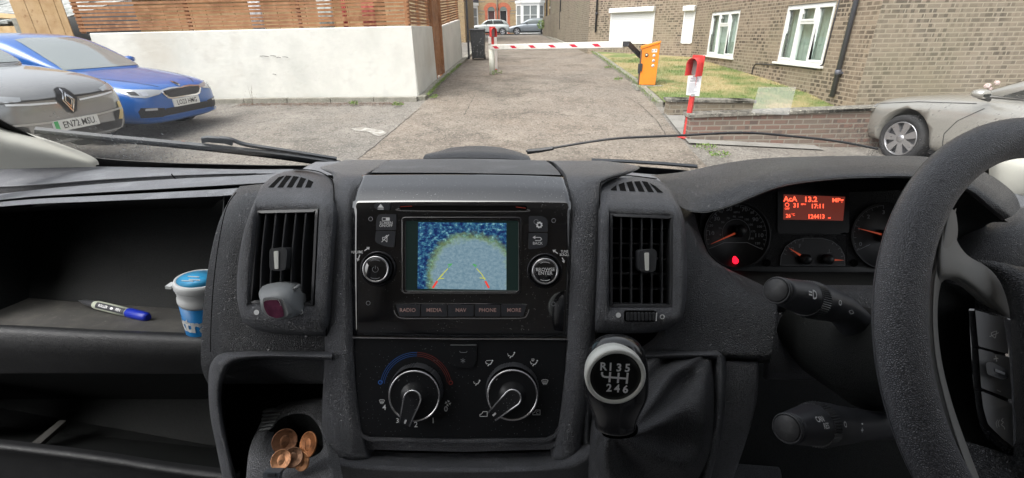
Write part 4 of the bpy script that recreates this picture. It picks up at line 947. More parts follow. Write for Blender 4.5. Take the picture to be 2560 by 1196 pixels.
def plate_on(root, tree, z, txt, w_=.52, h_=.111, green=False, y=0, tilt=0):
    hh = tree.ray_cast(Vector((2, y, z)), Vector((-1, 0, 0))); x = hh[0].x + .012
    M = Matrix.Translation((x, y, z)) @ Matrix.Rotation(R(90), 4, 'Z') @ Matrix.Rotation(R(90 - tilt), 4, 'X')
    mb = MB(); o = rr(-w_ / 2, -h_ / 2, w_ / 2, h_ / 2, .008, 2); mb.poly([M @ Vector((a, b, .008)) for a, b in o], [M @ Vector((a, b, -.02)) for a, b in o]); pl = mb.build('number_plate', M_PLATE, root)
    mb = MB(); text(mb, txt, M @ Matrix.Translation((.02 if green else 0, -.002, .0095)), .098, 0, stretch=.86, bold=.012, spacing=1.0); mb.build('lettering', M_PLI, pl)
    if green: mb = MB(); mb.add([M @ Vector(p) for p in ((-w_ / 2 + .004, -h_ / 2 + .004, .009), (-w_ / 2 + .05, -h_ / 2 + .004, .009), (-w_ / 2 + .05, h_ / 2 - .004, .009), (-w_ / 2 + .004, h_ / 2 - .004, .009))], [(0, 1, 2, 3)], 0, False); mb.build('green_band', M_PLG, pl)
    return x
def strokes(tree, pts, axis, w_, lift=.004, closed=False):
    """thin line lying on the body"""
    mb = MB(); n = len(pts)
    for i in range(n if closed else n - 1):
        a = Vector(pts[i]); b = Vector(pts[(i + 1) % n]); t = (b - a).normalized(); q = Vector((-t.y, t.x)) * w_ / 2
        d = decal(tree, [tuple(a - q), tuple(b - q), tuple(b + q), tuple(a + q)], axis, lift, .08); mb.add(d.v, d.f, 0, True)
    return mb
def sideglass(root, tree, outs, m, axis='y'):
    for nm, o in outs: decal(tree, o, axis, .004, .07).build(nm, m, root)
def mirror(root, x, y, z, m, s_=1):
    t = MB(); t.tube([(x + .07, y, z), (x + .05, y, z + .005), (x, y, z + .01), (x - .06, y, z + .005), (x - .075, y, z)], [.02, .075, .09, .085, .06], 12, flat=.62); o = t.build('door_mirror', m, root)
    a = MB(); a.tube([(x, y, z - .03), (x - .01, y - .16 * s_, z - .07)], .022, 8); a.build('mirror_arm', M_TRIM, o)
    g = MB(); g.tube([(x - .0755, y, z), (x - .079, y, z)], [.055, .055], 12, flat=.62); g.build('mirror_glass', M_GLC, o); return o

# ---- blue hatchback
BL = paint('blue_paint', (.007, .10, .38), .0, .28)
HB = [(0.0, .50, .26, .38, .52, .60, .8), (-.03, .66, .20, .40, .58, .67, .8), (-.13, .80, .18, .44, .64, .735, .8), (-.38, .875, .19, .50, .72, .80, .8), (-.85, .895, .2, .52, .80, .885, .8), (-1.25, .895, .2, .52, .86, .95, .8), (-1.6, .895, .2, .52, .92, .985, .8), (-2.4, .895, .2, .52, .93, .98, .8), (-3.3, .895, .2, .52, .95, 1.0, .8), (-4.0, .87, .22, .55, .95, 1.0, .8), (-4.28, .8, .28, .6, .9, .97, .8), (-4.36, .62, .32, .6, .85, .92, .8)]
GB = [(-1.12, .60, .86, .89, .91, .93, .9), (-1.32, .73, .88, .95, 1.0, 1.03, .86), (-1.95, .755, .9, 1.10, 1.31, 1.39, .8), (-2.3, .755, .9, 1.12, 1.37, 1.455, .78), (-3.0, .75, .9, 1.12, 1.38, 1.47, .78), (-3.7, .735, .9, 1.1, 1.34, 1.41, .78), (-4.1, .70, .9, 1.05, 1.22, 1.27, .8), (-4.28, .62, .9, .96, 1.02, 1.05, .85)]
def place_nose(x, y, Y): p = onY(x, y, Y); return (p.x, p.y, gz(p.x, p.y))
bl_loc = place_nose(468, 262, 7.55); bl_loc = (bl_loc[0], bl_loc[1], EYE + ray(468, 250).z * (7.55 / ray(468, 250).y) - .47)
blue, bb_, bg_ = car('blue_hatchback', 'bright blue hatchback parked nose out beside the white wall', bl_loc, R(-7), BL, 1.79, HB, GB, [(-.86, .32, .36), (-3.5, .32, .36)], 'cars parked in the left bays')
tb = bvh(bb_); tg = bvh(bg_)
for s_ in (-1, 1):
    for x in (-.86, -3.5): wheel(blue, x, s_ * .80, .318, 5, s_, 0)
    hl = [(s_ * a, b) for a, b in ((.38, .655), (.50, .675), (.66, .69), (.785, .70), (.80, .66), (.77, .60), (.66, .575), (.46, .60), (.385, .625))]
    o = decal(tb, hl, 'x', .006).build('headlight', M_LAMP, blue)
    decal(tb, [(s_ * a, b) for a, b in ((.60, .60), (.67, .60), (.69, .655), (.62, .655))], 'x', .009).build('lamp_lens', M_CHR, o)
    decal(tb, [(s_ * a, b) for a, b in ((.70, .61), (.76, .625), (.77, .67), (.71, .665))], 'x', .009).build('lamp_bezel', M_GRL, o)
    lo = decal(tb, [(s_ * a, b) for a, b in ((.44, .41), (.74, .45), (.765, .40), (.75, .31), (.50, .29), (.42, .33))], 'x', .005).build('side_intake', M_GRL, blue)
    decal(tb, [(s_ * a, b) for a, b in ((.56, .425), (.70, .435), (.71, .405), (.56, .395))], 'x', .009).build('fog_light', M_LAMP, lo)
go = [(-.40, .655), (-.2, .675), (-.06, .672), (0, .66), (.06, .672), (.2, .675), (.40, .655), (.385, .60), (.33, .535), (.26, .515), (-.26, .515), (-.33, .535), (-.385, .60)]
ch = decal(tb, go, 'x', .006).build('grille', M_CHR, blue)
decal(tb, [(a * .90, .597 + (b - .597) * .72) for a, b in go], 'x', .010).build('grille_mesh', M_GRL, ch)
mb = MB()
for k in range(-15, 16):
    y = k * .0225; d = decal(tb, [(y - .003, .545), (y + .003, .545), (y + .003, .645 - .01 * (abs(k) < 3)), (y - .003, .645 - .01 * (abs(k) < 3))], 'x', .022, .2); mb.add(d.v, d.f, 0, False)
mb.build('grille_bars', mat('grille_bar', (.16, .165, .18), .3, .6), ch)
decal(tb, circ(0, .712, .036, 18), 'x', .009).build('bonnet_badge', M_CHR, blue); decal(tb, circ(0, .712, .02, 10), 'x', .012, .2).build('bonnet_badge', M_GRL, blue)
decal(tb, [(-.42, .40), (.42, .40), (.48, .30), (-.48, .30)], 'x', .005).build('lower_intake', M_GRL, blue)
decal(tb, [(-.74, .285), (-.4, .265), (.4, .265), (.74, .285), (.72, .262), (.4, .242), (-.4, .242), (-.72, .262)], 'x', .02).build('bumper_lip', BL, blue)
plate_on(blue, tb, .455, 'LO23 HMG')
decal(tg, [(-.63, .955), (.63, .955), (.60, 1.1), (.55, 1.25), (.50, 1.36), (.3, 1.385), (-.3, 1.385), (-.50, 1.36), (-.55, 1.25), (-.60, 1.1)], 'x', .005, .08).build('windscreen', M_GLL, blue)
SG = [('side_window', [(-1.62, .98), (-2.05, 1.24), (-2.42, 1.345), (-2.62, 1.36), (-2.66, .99)]), ('side_window', [(-2.72, .99), (-2.70, 1.36), (-3.4, 1.33), (-3.62, 1.25), (-3.7, 1.0)])]
for ax in ('y', '-y'): sideglass(blue, tg, SG, M_GLL, ax)
tw = bvh(bb_, bg_)
strokes(tb, [(-.55, .42), (-.6, .8)], 'z', .008, .003)
mb = strokes(tb, [(-1.15, .70), (-.6, .62), (-.2, .45), (-.08, .35)], 'z', .012, .003); mb2 = strokes(tb, [(-1.15, -.70), (-.6, -.62), (-.2, -.45), (-.08, -.35)], 'z', .012, .003); mb.add(mb2.v, mb2.f)
mb3 = strokes(tb, [(-1.3, .78), (-.9, .76), (-.5, .73)], 'y', .007, .002); mb.add(mb3.v, mb3.f); mb.build('bonnet_seam', M_TRIM, blue)
mirror(blue, -1.72, -1.0, 1.02, BL, -1); mirror(blue, -1.72, 1.0, 1.02, BL, 1)
strokes(tb, [(-1.5, .30), (-1.45, .6), (-1.62, .92)], 'y', .007, .002).build('door_seam', M_TRIM, blue)

# ---- dark grey electric hatchback
GR = paint('grey_paint', (.29, .295, .30), .5, .2)
HE = [(0.0, .52, .26, .42, .60, .68, .8), (-.03, .68, .22, .44, .66, .755, .8), (-.14, .81, .2, .48, .73, .84, .8), (-.4, .87, .2, .52, .81, .92, .8), (-.85, .89, .2, .54, .88, .985, .8), (-1.2, .89, .2, .54, .93, 1.03, .8), (-1.7, .89, .2, .54, .98, 1.05, .8), (-3.0, .89, .2, .54, 1.0, 1.05, .8), (-4.0, .86, .25, .55, .98, 1.03, .8), (-4.2, .65, .3, .6, .85, .95, .8)]
GE = [(-1.0, .60, .92, .96, .99, 1.01, .9), (-1.2, .73, .95, 1.02, 1.08, 1.11, .86), (-1.85, .755, .98, 1.2, 1.4, 1.48, .8), (-2.6, .755, .98, 1.2, 1.42, 1.53, .78), (-3.6, .73, .98, 1.15, 1.36, 1.44, .78), (-4.0, .68, .98, 1.05, 1.16, 1.2, .8), (-4.15, .6, .96, 1.0, 1.05, 1.07, .85)]
p_ = onY(186, 306, 5.3)
grey, eb, eg = car('grey_hatchback', 'dark grey electric hatchback with a large diamond badge, parked nose out nearest the van', (p_.x + .02, 5.3, p_.z - .42), R(-5), GR, 1.78, HE, GE, [(-.82, .33, .38), (-3.45, .33, .38)], 'cars parked in the left bays')
te = bvh(eb); tge = bvh(eg)
for s_ in (-1, 1):
    for x in (-.82, -3.45): wheel(grey, x, s_ * .79, .33, 5, s_, 0)
    hl = [(s_ * a, b) for a, b in ((.44, .735), (.60, .765), (.78, .79), (.80, .745), (.76, .70), (.62, .70), (.46, .70))]
    o = decal(te, hl, 'x', .006).build('headlight', M_LAMP, grey)
    decal(te, [(s_ * a, b) for a, b in ((.13, .655), (.40, .672), (.60, .69), (.60, .672), (.40, .652), (.13, .637))], 'x', .008).build('light_strip', M_LED, grey)
    if s_ > 0: decal(te, [(s_ * a, b) for a, b in ((.60, .56), (.66, .57), (.67, .46), (.60, .36), (.54, .37), (.60, .46))], 'x', .008).build('gold_blade', mat('gold_trim', (.60, .48, .24), .3, .7), grey)
    decal(te, [(s_ * a, b) for a, b in ((.50, .45), (.66, .52), (.68, .47), (.60, .38), (.50, .36))], 'x', .005).build('side_intake', M_GRL, grey)
decal(te, [(-.62, .70), (.62, .70), (.62, .695), (.1, .68), (-.1, .68), (-.62, .695)], 'x', .004).build('bonnet_seam', M_TRIM, grey)
decal(te, [(-.7, .725), (-.3, .70), (.3, .70), (.7, .725), (.7, .712), (.3, .688), (-.3, .688), (-.7, .712)], 'x', .004).build('bonnet_seam', M_TRIM, grey)
bd_ = decal(te, [(0, .79), (.06, .775), (.115, .67), (.05, .54), (0, .52), (-.05, .54), (-.115, .67), (-.06, .775)], 'x', .008).build('diamond_badge', M_GRL, grey)
for sc in (1.0, .62):
    mb = MB()
    o1 = [(0, .125 * sc), (.068 * sc, 0), (0, -.125 * sc), (-.068 * sc, 0)]; o2 = [(a * (1 - .22 / sc ** .5), b * (1 - .22 / sc ** .5)) for a, b in o1]
    for i in range(4):
        if (sc == 1.0 and i in (0, 1, 2, 3)) or sc < 1:
            q = [o1[i], o1[(i + 1) % 4], o2[(i + 1) % 4], o2[i]]; d = decal(te, [(a, .655 + b) for a, b in q], 'x', .014, .2); mb.add(d.v, d.f)
    mb.build('badge_line', M_CHR, bd_)
decal(te, [(-.6, .36), (.6, .36), (.56, .27), (-.56, .27)], 'x', .005).build('lower_intake', M_GRL, grey)
decal(te, [(-.66, .50), (-.3, .475), (.3, .475), (.66, .50), (.64, .478), (.3, .455), (-.3, .455), (-.64, .478)], 'x', .012).build('bumper_trim', mat('satin_trim', (.5, .5, .5), .3, .6), grey)
plate_on(grey, te, .415, 'EN72 MSU', green=True)
decal(tge, [(-.63, 1.03), (.63, 1.03), (.60, 1.2), (.52, 1.42), (.3, 1.46), (-.3, 1.46), (-.52, 1.42), (-.60, 1.2)], 'x', .005, .08).build('windscreen', M_GLL, grey)
SG2 = [('side_window', [(-1.5, 1.06), (-1.95, 1.33), (-2.5, 1.42), (-2.55, 1.06)]), ('side_window', [(-2.62, 1.06), (-2.6, 1.42), (-3.4, 1.37), (-3.6, 1.08)])]
for ax in ('y', '-y'): sideglass(grey, tge, SG2, M_GLC, ax)
mirror(grey, -1.98, 1.0, 1.1, GR, 1); mirror(grey, -1.98, -1.0, 1.1, GR, -1)

# ---- silver saloon on the right
SV = paint('silver_paint', (.40, .39, .36), .45, .3)
HM = [(0.0, .50, .25, .38, .50, .58, .8), (-.04, .68, .2, .40, .58, .67, .8), (-.18, .82, .18, .44, .68, .78, .8), (-.42, .88, .19, .50, .76, .85, .8), (-.9, .905, .2, .52, .84, .925, .8), (-1.4, .905, .2, .52, .89, .975, .8), (-1.8, .905, .2, .52, .93, .99, .8), (-3.0, .905, .2, .52, .95, 1.0, .8), (-4.3, .88, .22, .55, .94, 1.0, .8), (-4.7, .7, .3, .6, .88, .95, .8)]
GM = [(-1.35, .62, .88, .93, .95, .965, .9), (-1.55, .74, .92, .99, 1.03, 1.06, .86), (-2.25, .75, .94, 1.15, 1.33, 1.40, .8), (-2.9, .75, .94, 1.15, 1.35, 1.44, .78), (-3.5, .73, .94, 1.12, 1.31, 1.39, .78), (-4.1, .70, .94, 1.03, 1.12, 1.14, .8), (-4.3, .62, .93, .97, 1.01, 1.02, .85)]
wc = P(2249, 347, 6.6); wc.z -= .325
hd = Vector((-.20, .98, 0)).normalized(); lf = Vector((-hd.y, hd.x, 0)); nose = Vector((wc.x, wc.y, 0)) + hd * .84 - lf * .88
silver, mbod, mgh = car('silver_saloon', 'silver grey saloon with alloy wheels parked by the low brick wall on the right', (nose.x, nose.y, wc.z), math.atan2(hd.y, hd.x), SV, 1.81, HM, GM, [(-.84, .34, .40), (-3.6, .34, .40)], 'cars parked in the car park')
tm = bvh(mbod); tgm = bvh(mgh)
for s_ in (-1, 1):
    wheel(silver, -.84, s_ * .78, .325, 7, s_, 0); wheel(silver, -3.6, s_ * .80, .325, 7, s_, 0)
    decal(tm, [(s_ * a, b) for a, b in ((.42, .64), (.6, .69), (.76, .74), (.80, .70), (.77, .62), (.62, .57), (.45, .57))], 'x', .006).build('headlight', M_LAMP, silver)
for ax in ('y', '-y'):
    sideglass(silver, tgm, [('side_window', [(-1.75, 1.0), (-2.3, 1.25), (-2.7, 1.34), (-2.95, 1.345), (-2.98, 1.01)]), ('side_window', [(-3.04, 1.01), (-3.0, 1.345), (-3.6, 1.28), (-3.85, 1.02)])], M_GLC, ax)
    strokes(tm, [(-1.42, .28), (-1.40, .5), (-1.5, .68), (-1.72, .86)], ax, .009, .002).build('door_seam', M_TRIM, silver)
    strokes(tm, [(-.30, .735), (-.9, .835), (-1.6, .90)], ax, .008, .002).build('bonnet_seam', M_TRIM, silver)
    strokes(tgm, [(-1.6, .985), (-2.2, .99), (-3.8, 1.005)], ax, .018, .004).build('window_trim', M_CHR, silver)
decal(tgm, [(-.63, 1.0), (.63, 1.0), (.60, 1.15), (.52, 1.32), (.3, 1.36), (-.3, 1.36), (-.52, 1.32), (-.60, 1.15)], 'x', .005, .08).build('windscreen', M_GLC, silver)
decal(tm, [(-.36, .60), (.36, .60), (.33, .42), (-.33, .42)], 'x', .006).build('grille', M_GRL, silver)
mirror(silver, -1.72, 1.02, 1.03, SV, 1); mirror(silver, -1.72, -1.02, 1.03, SV, -1)
# pale rose beyond the silver car
fp = onY(2478, 214, 8.35); fr_ = thing('rose_bush', 'pale pink roses showing above the bonnet of the silver car', 'plant', (fp.x, 8.35, gz(fp.x, 8.35)))
mb = MB(); random.seed(2)
for dx, dz in ((-.05, 0), (.08, .06), (.30, -.08)):
    mb.tube([(fp.x, 8.35, gz(fp.x, 8.35)), (fp.x + dx * .5, 8.35, fp.z - .4), (fp.x + dx, 8.35, fp.z + dz)], [.008, .005, .003], 5)
mb.build('stems', M_TWIG, fr_)
for i, (dx, dz, s_) in enumerate(((-.06, -.01, .07), (.08, .04, .06), (.0, -.06, .05), (.30, -.1, .045))):
    mb = MB()
    for k in range(26):
        a, b = random.uniform(0, 6.28), random.uniform(-.4, 1.4); d = Vector((math.cos(a) * math.cos(b), math.sin(a) * math.cos(b), math.sin(b))); e = d.orthogonal().normalized(); f = d.cross(e); c = Vector((fp.x + dx, 8.35, fp.z + dz)) + d * s_ * .5
        mb.add([c - e * s_ * .5, c + f * s_ * .4 + d * .01, c + e * s_ * .5, c - f * s_ * .4 + d * .01], [(0, 1, 2, 3)], 0, True)
    mb.build('flower', mat('pale_rose', (.72, .58, .55), .8), fr_, fix=False)
mb = MB()
for k in range(220):
    p = Vector((fp.x + random.gauss(0, .18), 8.35 + random.gauss(0, .1), fp.z - .12 - abs(random.gauss(0, .3)))); a = Vector((random.gauss(0, 1), random.gauss(0, 1), random.gauss(0, 1))).normalized(); b = a.orthogonal().normalized(); mb.add([p - a * .03, p + b * .018, p + a * .03, p - b * .018], [(0, 1, 2, 3)], 0, False)
mb.build('leaves', M_LEAF, fr_, fix=False)

# ---- two small cars on the street
def street_car(name, label, pm, xn, xt, Y, L_, kind, facing=-1):
    s_ = L_ / 4.2
    if kind == 'mini':
        Bd = [(0, .5, .25, .4, .55, .62, .8), (-.05, .74, .2, .42, .68, .76, .8), (-.3, .83, .2, .5, .80, .88, .8), (-.9, .84, .2, .5, .87, .95, .8), (-1.3, .84, .2, .5, .92, .98, .8), (-3.3, .84, .2, .5, .93, .98, .8), (-3.75, .78, .25, .5, .85, .95, .8), (-3.82, .6, .3, .5, .75, .85, .8)]
        Gd = [(-1.05, .6, .86, .92, .94, .96, .9), (-1.2, .72, .9, 1.0, 1.02, 1.05, .86), (-1.6, .73, .9, 1.15, 1.32, 1.38, .84), (-2.2, .73, .9, 1.15, 1.34, 1.41, .84), (-3.2, .72, .9, 1.15, 1.32, 1.39, .84), (-3.6, .68, .9, 1.0, 1.1, 1.15, .85), (-3.7, .6, .88, .93, .96, .99, .85)]
        wl = [(-.65, .31, .36), (-3.15, .31, .36)]; win = [('side_window', [(-1.38, .99), (-1.68, 1.29), (-2.2, 1.32), (-2.24, .99)]), ('side_window', [(-2.3, .99), (-2.28, 1.32), (-3.1, 1.29), (-3.3, .99)])]
    else:
        Bd = HB; Gd = GB; wl = [(-.86, .32, .37), (-3.5, .32, .37)]; win = SG
    nz = onY(xn, 84, Y); root, b, g = car(name, label, (nz.x, Y, gz(nz.x, Y)), R(180) if facing < 0 else 0, pm, 1.72, Bd, Gd, wl, 'cars parked on the far street')
    ta, tg_ = bvh(b), bvh(g)
    for x, z, r in wl:
        for q in (-1, 1): wheel(root, x, q * .76, .31, 5, q, 0)
    for ax in ('y', '-y'):
        sideglass(root, tg_, win, M_GLC if kind == 'mini' else M_GLL, ax); strokes(ta, [(-1.45, .28), (-1.42, .6), (-1.5, .9)], ax, .012, .003).build('door_seam', M_TRIM, root)
        strokes(ta, [(-1.2, .26), (-3.0, .26)], ax, .07, .003).build('side_skirt', M_TRIM, root)
    for q in (-1, 1): decal(ta, [(q * a, b_) for a, b_ in ((.42, .62), (.72, .68), (.76, .6), (.45, .55))], 'x', .006).build('headlight', M_LAMP, root)
    decal(ta, [(-.36, .58), (.36, .58), (.3, .35), (-.3, .35)], 'x', .005).build('grille', M_GRL, root)
    decal(tg_, [(-.6, 1.02), (.6, 1.02), (.5, 1.3), (-.5, 1.3)], 'x', .005, .1).build('windscreen', M_GLC, root)
    mirror(root, wl[0][0] - .95, .95, 1.0, M_TRIM, 1); mirror(root, wl[0][0] - .95, -.95, 1.0, M_TRIM, -1)
    return root
street_car('small_hatchback', 'pale silver small hatchback with black roof parked before the bay window', paint('pale_silver', (.42, .45, .44), .3), 1176, 1248, 49.6, 3.82, 'mini')
street_car('grey_hatchback', 'slate grey hatchback parked before the black front door', paint('slate_grey', (.20, .225, .25), .4), 1270, 1360, 49.6, 4.3, 'audi')
# ================================================================== INSIDE THE VAN
def plastic(n, c, r=.5, sc=900, st=.5, dist=.0006, dust=None, var=True, spec=.5):
    return mat(n, c, r, 0, spec, ('leather', sc, st, dist), var=[(18, tuple(min(1, k * 1.7 + .01) for k in c), .5, .75)] if var else None, dust=dust)
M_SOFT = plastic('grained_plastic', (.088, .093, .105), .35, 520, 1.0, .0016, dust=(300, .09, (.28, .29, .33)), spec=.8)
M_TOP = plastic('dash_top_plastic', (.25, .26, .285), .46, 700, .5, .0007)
M_STACK = plastic('console_plastic', (.125, .131, .149), .33, 620, .9, .0010, dust=(300, .12, (.40, .42, .48)), spec=.9)
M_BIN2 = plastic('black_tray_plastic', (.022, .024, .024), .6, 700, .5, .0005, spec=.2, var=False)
M_SHELF = mat('dusty_shelf', (.062, .060, .056), .75, var=[(30, (.10, .095, .085), .48, .7), (160, (.16, .155, .14), .62, .75)], bump=('noise', 400, .4, .0006))
M_LOW = plastic('lower_plastic', (.036, .037, .039), .42, 620, .6, .0005, spec=.6)
M_LIDM = plastic('lid_plastic', (.125, .13, .14), .5, 700, .5, .0006)
M_TRAY = plastic('tray_plastic', (.24, .245, .26), .5, 500, 1, .0012)
M_GLOSS = mat('piano_black', (.006, .006, .008), .07, 0, .6, coat=1.5, dust=(300, .13, (.5, .51, .53)))
M_MATTB = mat('satin_black', (.012, .013, .015), .34, 0, .45, dust=(250, .13, (.30, .31, .33)))
M_BTN = mat('button_black', (.042, .044, .051), .4); M_VOID = mat('void_black', (.004, .004, .004), .9, 0, .1)
M_VANE = mat('vane_black', (.05, .052, .057), .34); M_WHT = mat('white_print', (.86, .87, .88), .5); M_DIM = mat('grey_print', (.30, .31, .33), .6)
M_PINKP = mat('pinkish_print', (.55, .36, .33), .6); M_SIL = mat('satin_silver', (.78, .78, .80), .25, .9); M_SILW = mat('pearl_ring', (.84, .85, .80), .35, .1)
M_GREY2 = mat('grey_plastic', (.20, .21, .215), .5); M_CREAM = mat('cream_trim', (.56, .55, .49), .6, bump=('noise', 300, .2, .0008))
M_RIMW = mat('wheel_leather', (.12, .124, .142), .34, 0, .7, ('leather', 620, .8, .0006), var=[(14, (.18, .182, .195), .45, .7)])
M_SPK = mat('spoke_plastic', (.28, .28, .27), .5, 0, .4, ('noise', 900, .4, .0005)); M_LEA = mat('gaiter_leather', (.10, .103, .112), .33, 0, .5, ('leather', 420, .9, .001))
M_FRIT = mat('black_frit', (.006, .006, .007), .5)

dash = thing('dashboard', 'black grained van dashboard with glossy centre console and air vents', 'dashboard', (0, .6, EYE - .35))
def side4(*sides, n=10):
    out = []
    for s_ in sides:
        # resample a polyline/curve side into n pieces
        c = cr(s_, 8) if len(s_) > 2 else list(s_); L = [0]
        for a, b in zip(c, c[1:]): L.append(L[-1] + math.dist(a, b))
        for k in range(n):
            t = L[-1] * k / n; i = max(j for j in range(len(L)) if L[j] <= t + 1e-9); i = min(i, len(c) - 2); f = (t - L[i]) / max(1e-9, L[i + 1] - L[i]); out.append(tuple(u + (v - u) * f for u, v in zip(c[i], c[i + 1])))
    return out
def ringpatch(mb, outer, inner, dfun, lv=5, prof=None, thick=.02, mi=0):
    n = len(outer); vs = []
    for l in range(lv + 1):
        t = l / lv
        for a, b in zip(outer, inner):
            x, y = a[0] + (b[0] - a[0]) * t, a[1] + (b[1] - a[1]) * t; vs.append(H(x, y, dfun(x, y), prof(t) if prof else 0))
    back_o = [v - CB * thick for v in vs[:n]]; back_i = [v - CB * thick for v in vs[-n:]]
    fs = [(l * n + k, l * n + (k + 1) % n, (l + 1) * n + (k + 1) % n, (l + 1) * n + k) for l in range(lv) for k in range(n)]
    mb.add(vs, fs, mi, True); mb.add(vs[:n] + back_o, [(k, (k + 1) % n, n + (k + 1) % n, n + k) for k in range(n)], mi, False)
    mb.add(vs[-n:] + back_i, [(k, (k + 1) % n, n + (k + 1) % n, n + k) for k in range(n)], mi, False); return mb
def seam(pts, d, w_=3, h=.0012, name='seam', m=None, par=None):
    mb = MB(); line(mb, cr(pts, 5), d, w_, h); return mb.build(name, m or M_VOID, par or dash, fix=False)

# ---- top surfaces, left
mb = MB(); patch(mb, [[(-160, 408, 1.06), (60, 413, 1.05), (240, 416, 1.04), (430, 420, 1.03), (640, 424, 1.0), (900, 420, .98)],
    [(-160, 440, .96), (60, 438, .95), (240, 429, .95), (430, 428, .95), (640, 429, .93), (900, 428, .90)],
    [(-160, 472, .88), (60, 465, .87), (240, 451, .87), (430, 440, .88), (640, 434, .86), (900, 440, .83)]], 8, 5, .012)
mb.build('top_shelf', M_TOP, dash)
mb = MB(); patch(mb, [[(-160, 471, .882), (60, 464, .872), (240, 450, .872), (430, 439, .882), (640, 433, .862)], [(-160, 500, .888), (60, 480, .878), (240, 465, .876), (430, 451, .884), (640, 440, .866)]], 6, 2, .01)
mb.build('top_shelf_step', M_SOFT, dash)
seam([(430, 436), (436, 444), (445, 450)], .868, 3)
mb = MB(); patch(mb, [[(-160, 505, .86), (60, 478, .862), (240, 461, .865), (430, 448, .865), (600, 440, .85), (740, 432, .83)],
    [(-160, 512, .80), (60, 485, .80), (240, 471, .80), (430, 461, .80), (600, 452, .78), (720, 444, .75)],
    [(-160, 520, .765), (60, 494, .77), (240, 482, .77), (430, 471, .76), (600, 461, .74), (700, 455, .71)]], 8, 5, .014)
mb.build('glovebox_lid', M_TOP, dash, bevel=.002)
mb = MB(); mb.poly([P(-160, 516, .80), P(60, 488, .80), P(640, 452, .78), P(660, 475, .78), P(60, 510, .80), P(-160, 530, .80)], [P(-160, 516, .83), P(60, 488, .83), P(640, 452, .81), P(660, 475, .81), P(60, 510, .83), P(-160, 530, .83)]); mb.build('lid_gap', M_VOID, dash)
mb = MB(); patch(mb, [[(-160, 522, .742), (60, 500, .742), (240, 490, .74), (430, 480, .73), (560, 473, .715), (600, 470, .70), (680, 466, .68)],
    [(-160, 524, .73), (60, 504, .73), (240, 494, .728), (430, 485, .718), (560, 479, .70), (600, 477, .69), (680, 474, .67)],
    [(-160, 532, .715), (60, 512, .715), (240, 504, .712), (430, 496, .70), (540, 491, .69), (585, 488, .68), (680, 486, .66)]], 6, 5, .008)
mb.build('shelf_brow', M_TOP, dash, bevel=.0015)
# open shelf
mb = MB(); mb.add([P(-160, 530, .714), P(560, 490, .69), P(530, 520, .90), P(80, 530, .90), P(-160, 545, .85)], [(0, 1, 2, 3, 4)], 0, False)
mb.add([P(80, 500, .90), P(560, 500, .90), P(540, 782, .815), P(72, 746, .815)], [(0, 1, 2, 3)], 0, False)
mb.add([P(80, 500, .90), P(72, 746, .815), P(-170, 860, .66), P(-170, 500, .70)], [(0, 1, 2, 3)], 0, False)
mb.add([P(560, 490, .69), P(540, 782, .815), P(520, 850, .65), P(560, 520, .65)], [(0, 1, 2, 3)], 0, False)
mb.build('open_shelf', M_BIN2, dash, fix=False)
mb = MB(); patch(mb, [[(60, 742, .818), (220, 756, .818), (400, 768, .818), (560, 780, .818)], [(-60, 790, .74), (170, 794, .74), (360, 806, .735), (540, 815, .73)], [(-170, 845, .68), (100, 842, .675), (330, 850, .67), (530, 860, .665)]], 6, 5, .006)
shelf_floor = mb.build('shelf_floor', M_SHELF, dash)
mb = MB(); patch(mb, [[(-170, 808, .672), (0, 812, .672), (250, 824, .665), (400, 830, .66), (512, 834, .655)], [(-170, 814, .655), (0, 818, .655), (250, 831, .648), (400, 838, .644), (512, 843, .64)],
    [(-170, 832, .648), (0, 836, .648), (250, 849, .642), (400, 856, .638), (512, 860, .634)], [(-170, 872, .655), (0, 876, .655), (250, 886, .65), (400, 892, .646), (512, 894, .642)], [(-170, 935, .685), (0, 935, .685), (250, 935, .68), (400, 935, .675), (540, 935, .67)]], 6, 5, .0)
mb.build('shelf_edge', M_LOW, dash, fix=True)
mb = MB(); mb.add([P(-170, 933, .686), P(560, 933, .67), P(600, 1000, .86), P(-170, 1000, .88)], [(0, 1, 2, 3)], 0, False)
mb.add([P(-170, 990, .88), P(620, 990, .86), P(620, 1130, .78), P(-170, 1050, .80)], [(0, 1, 2, 3)], 0, False)
mb.add([P(-170, 1049, .80), P(620, 1129, .78), P(600, 1200, .63), P(-170, 1108, .635)], [(0, 1, 2, 3)], 0, False)
mb.add([P(-400, 800, .7), P(-170, 933, .686), P(-170, 1108, .635), P(-400, 1200, .6)], [(0, 1, 2, 3)], 0, False)
mb.build('lower_shelf', M_BIN2, dash, fix=False)
mb = MB(); patch(mb, [[(-170, 1082, .63), (0, 1098, .63), (250, 1128, .625), (420, 1154, .62), (600, 1176, .615)], [(-170, 1094, .612), (0, 1110, .612), (250, 1141, .607), (420, 1168, .604), (600, 1192, .60)], [(-170, 1110, .61), (0, 1127, .61), (250, 1160, .606), (420, 1186, .602), (600, 1212, .60)], [(-170, 1140, .64), (0, 1150, .64), (250, 1180, .635), (420, 1206, .63), (600, 1232, .625)], [(-170, 1400, .70), (0, 1400, .70), (250, 1400, .70), (420, 1400, .70), (600, 1400, .70)]], 6, 5)
mb.build('lower_shelf_edge', M_LOW, dash)
mb = MB(); mb.poly([P(78, 1108, .672), P(100, 1110, .672), P(165, 1052, .765), P(150, 1050, .765)], [P(78, 1120, .68), P(100, 1122, .68), P(165, 1064, .775), P(150, 1062, .775)]); mb.build('shelf_rib_highlight', M_SHELF, dash)  # rib as a paler bar, its highlight put into the colour

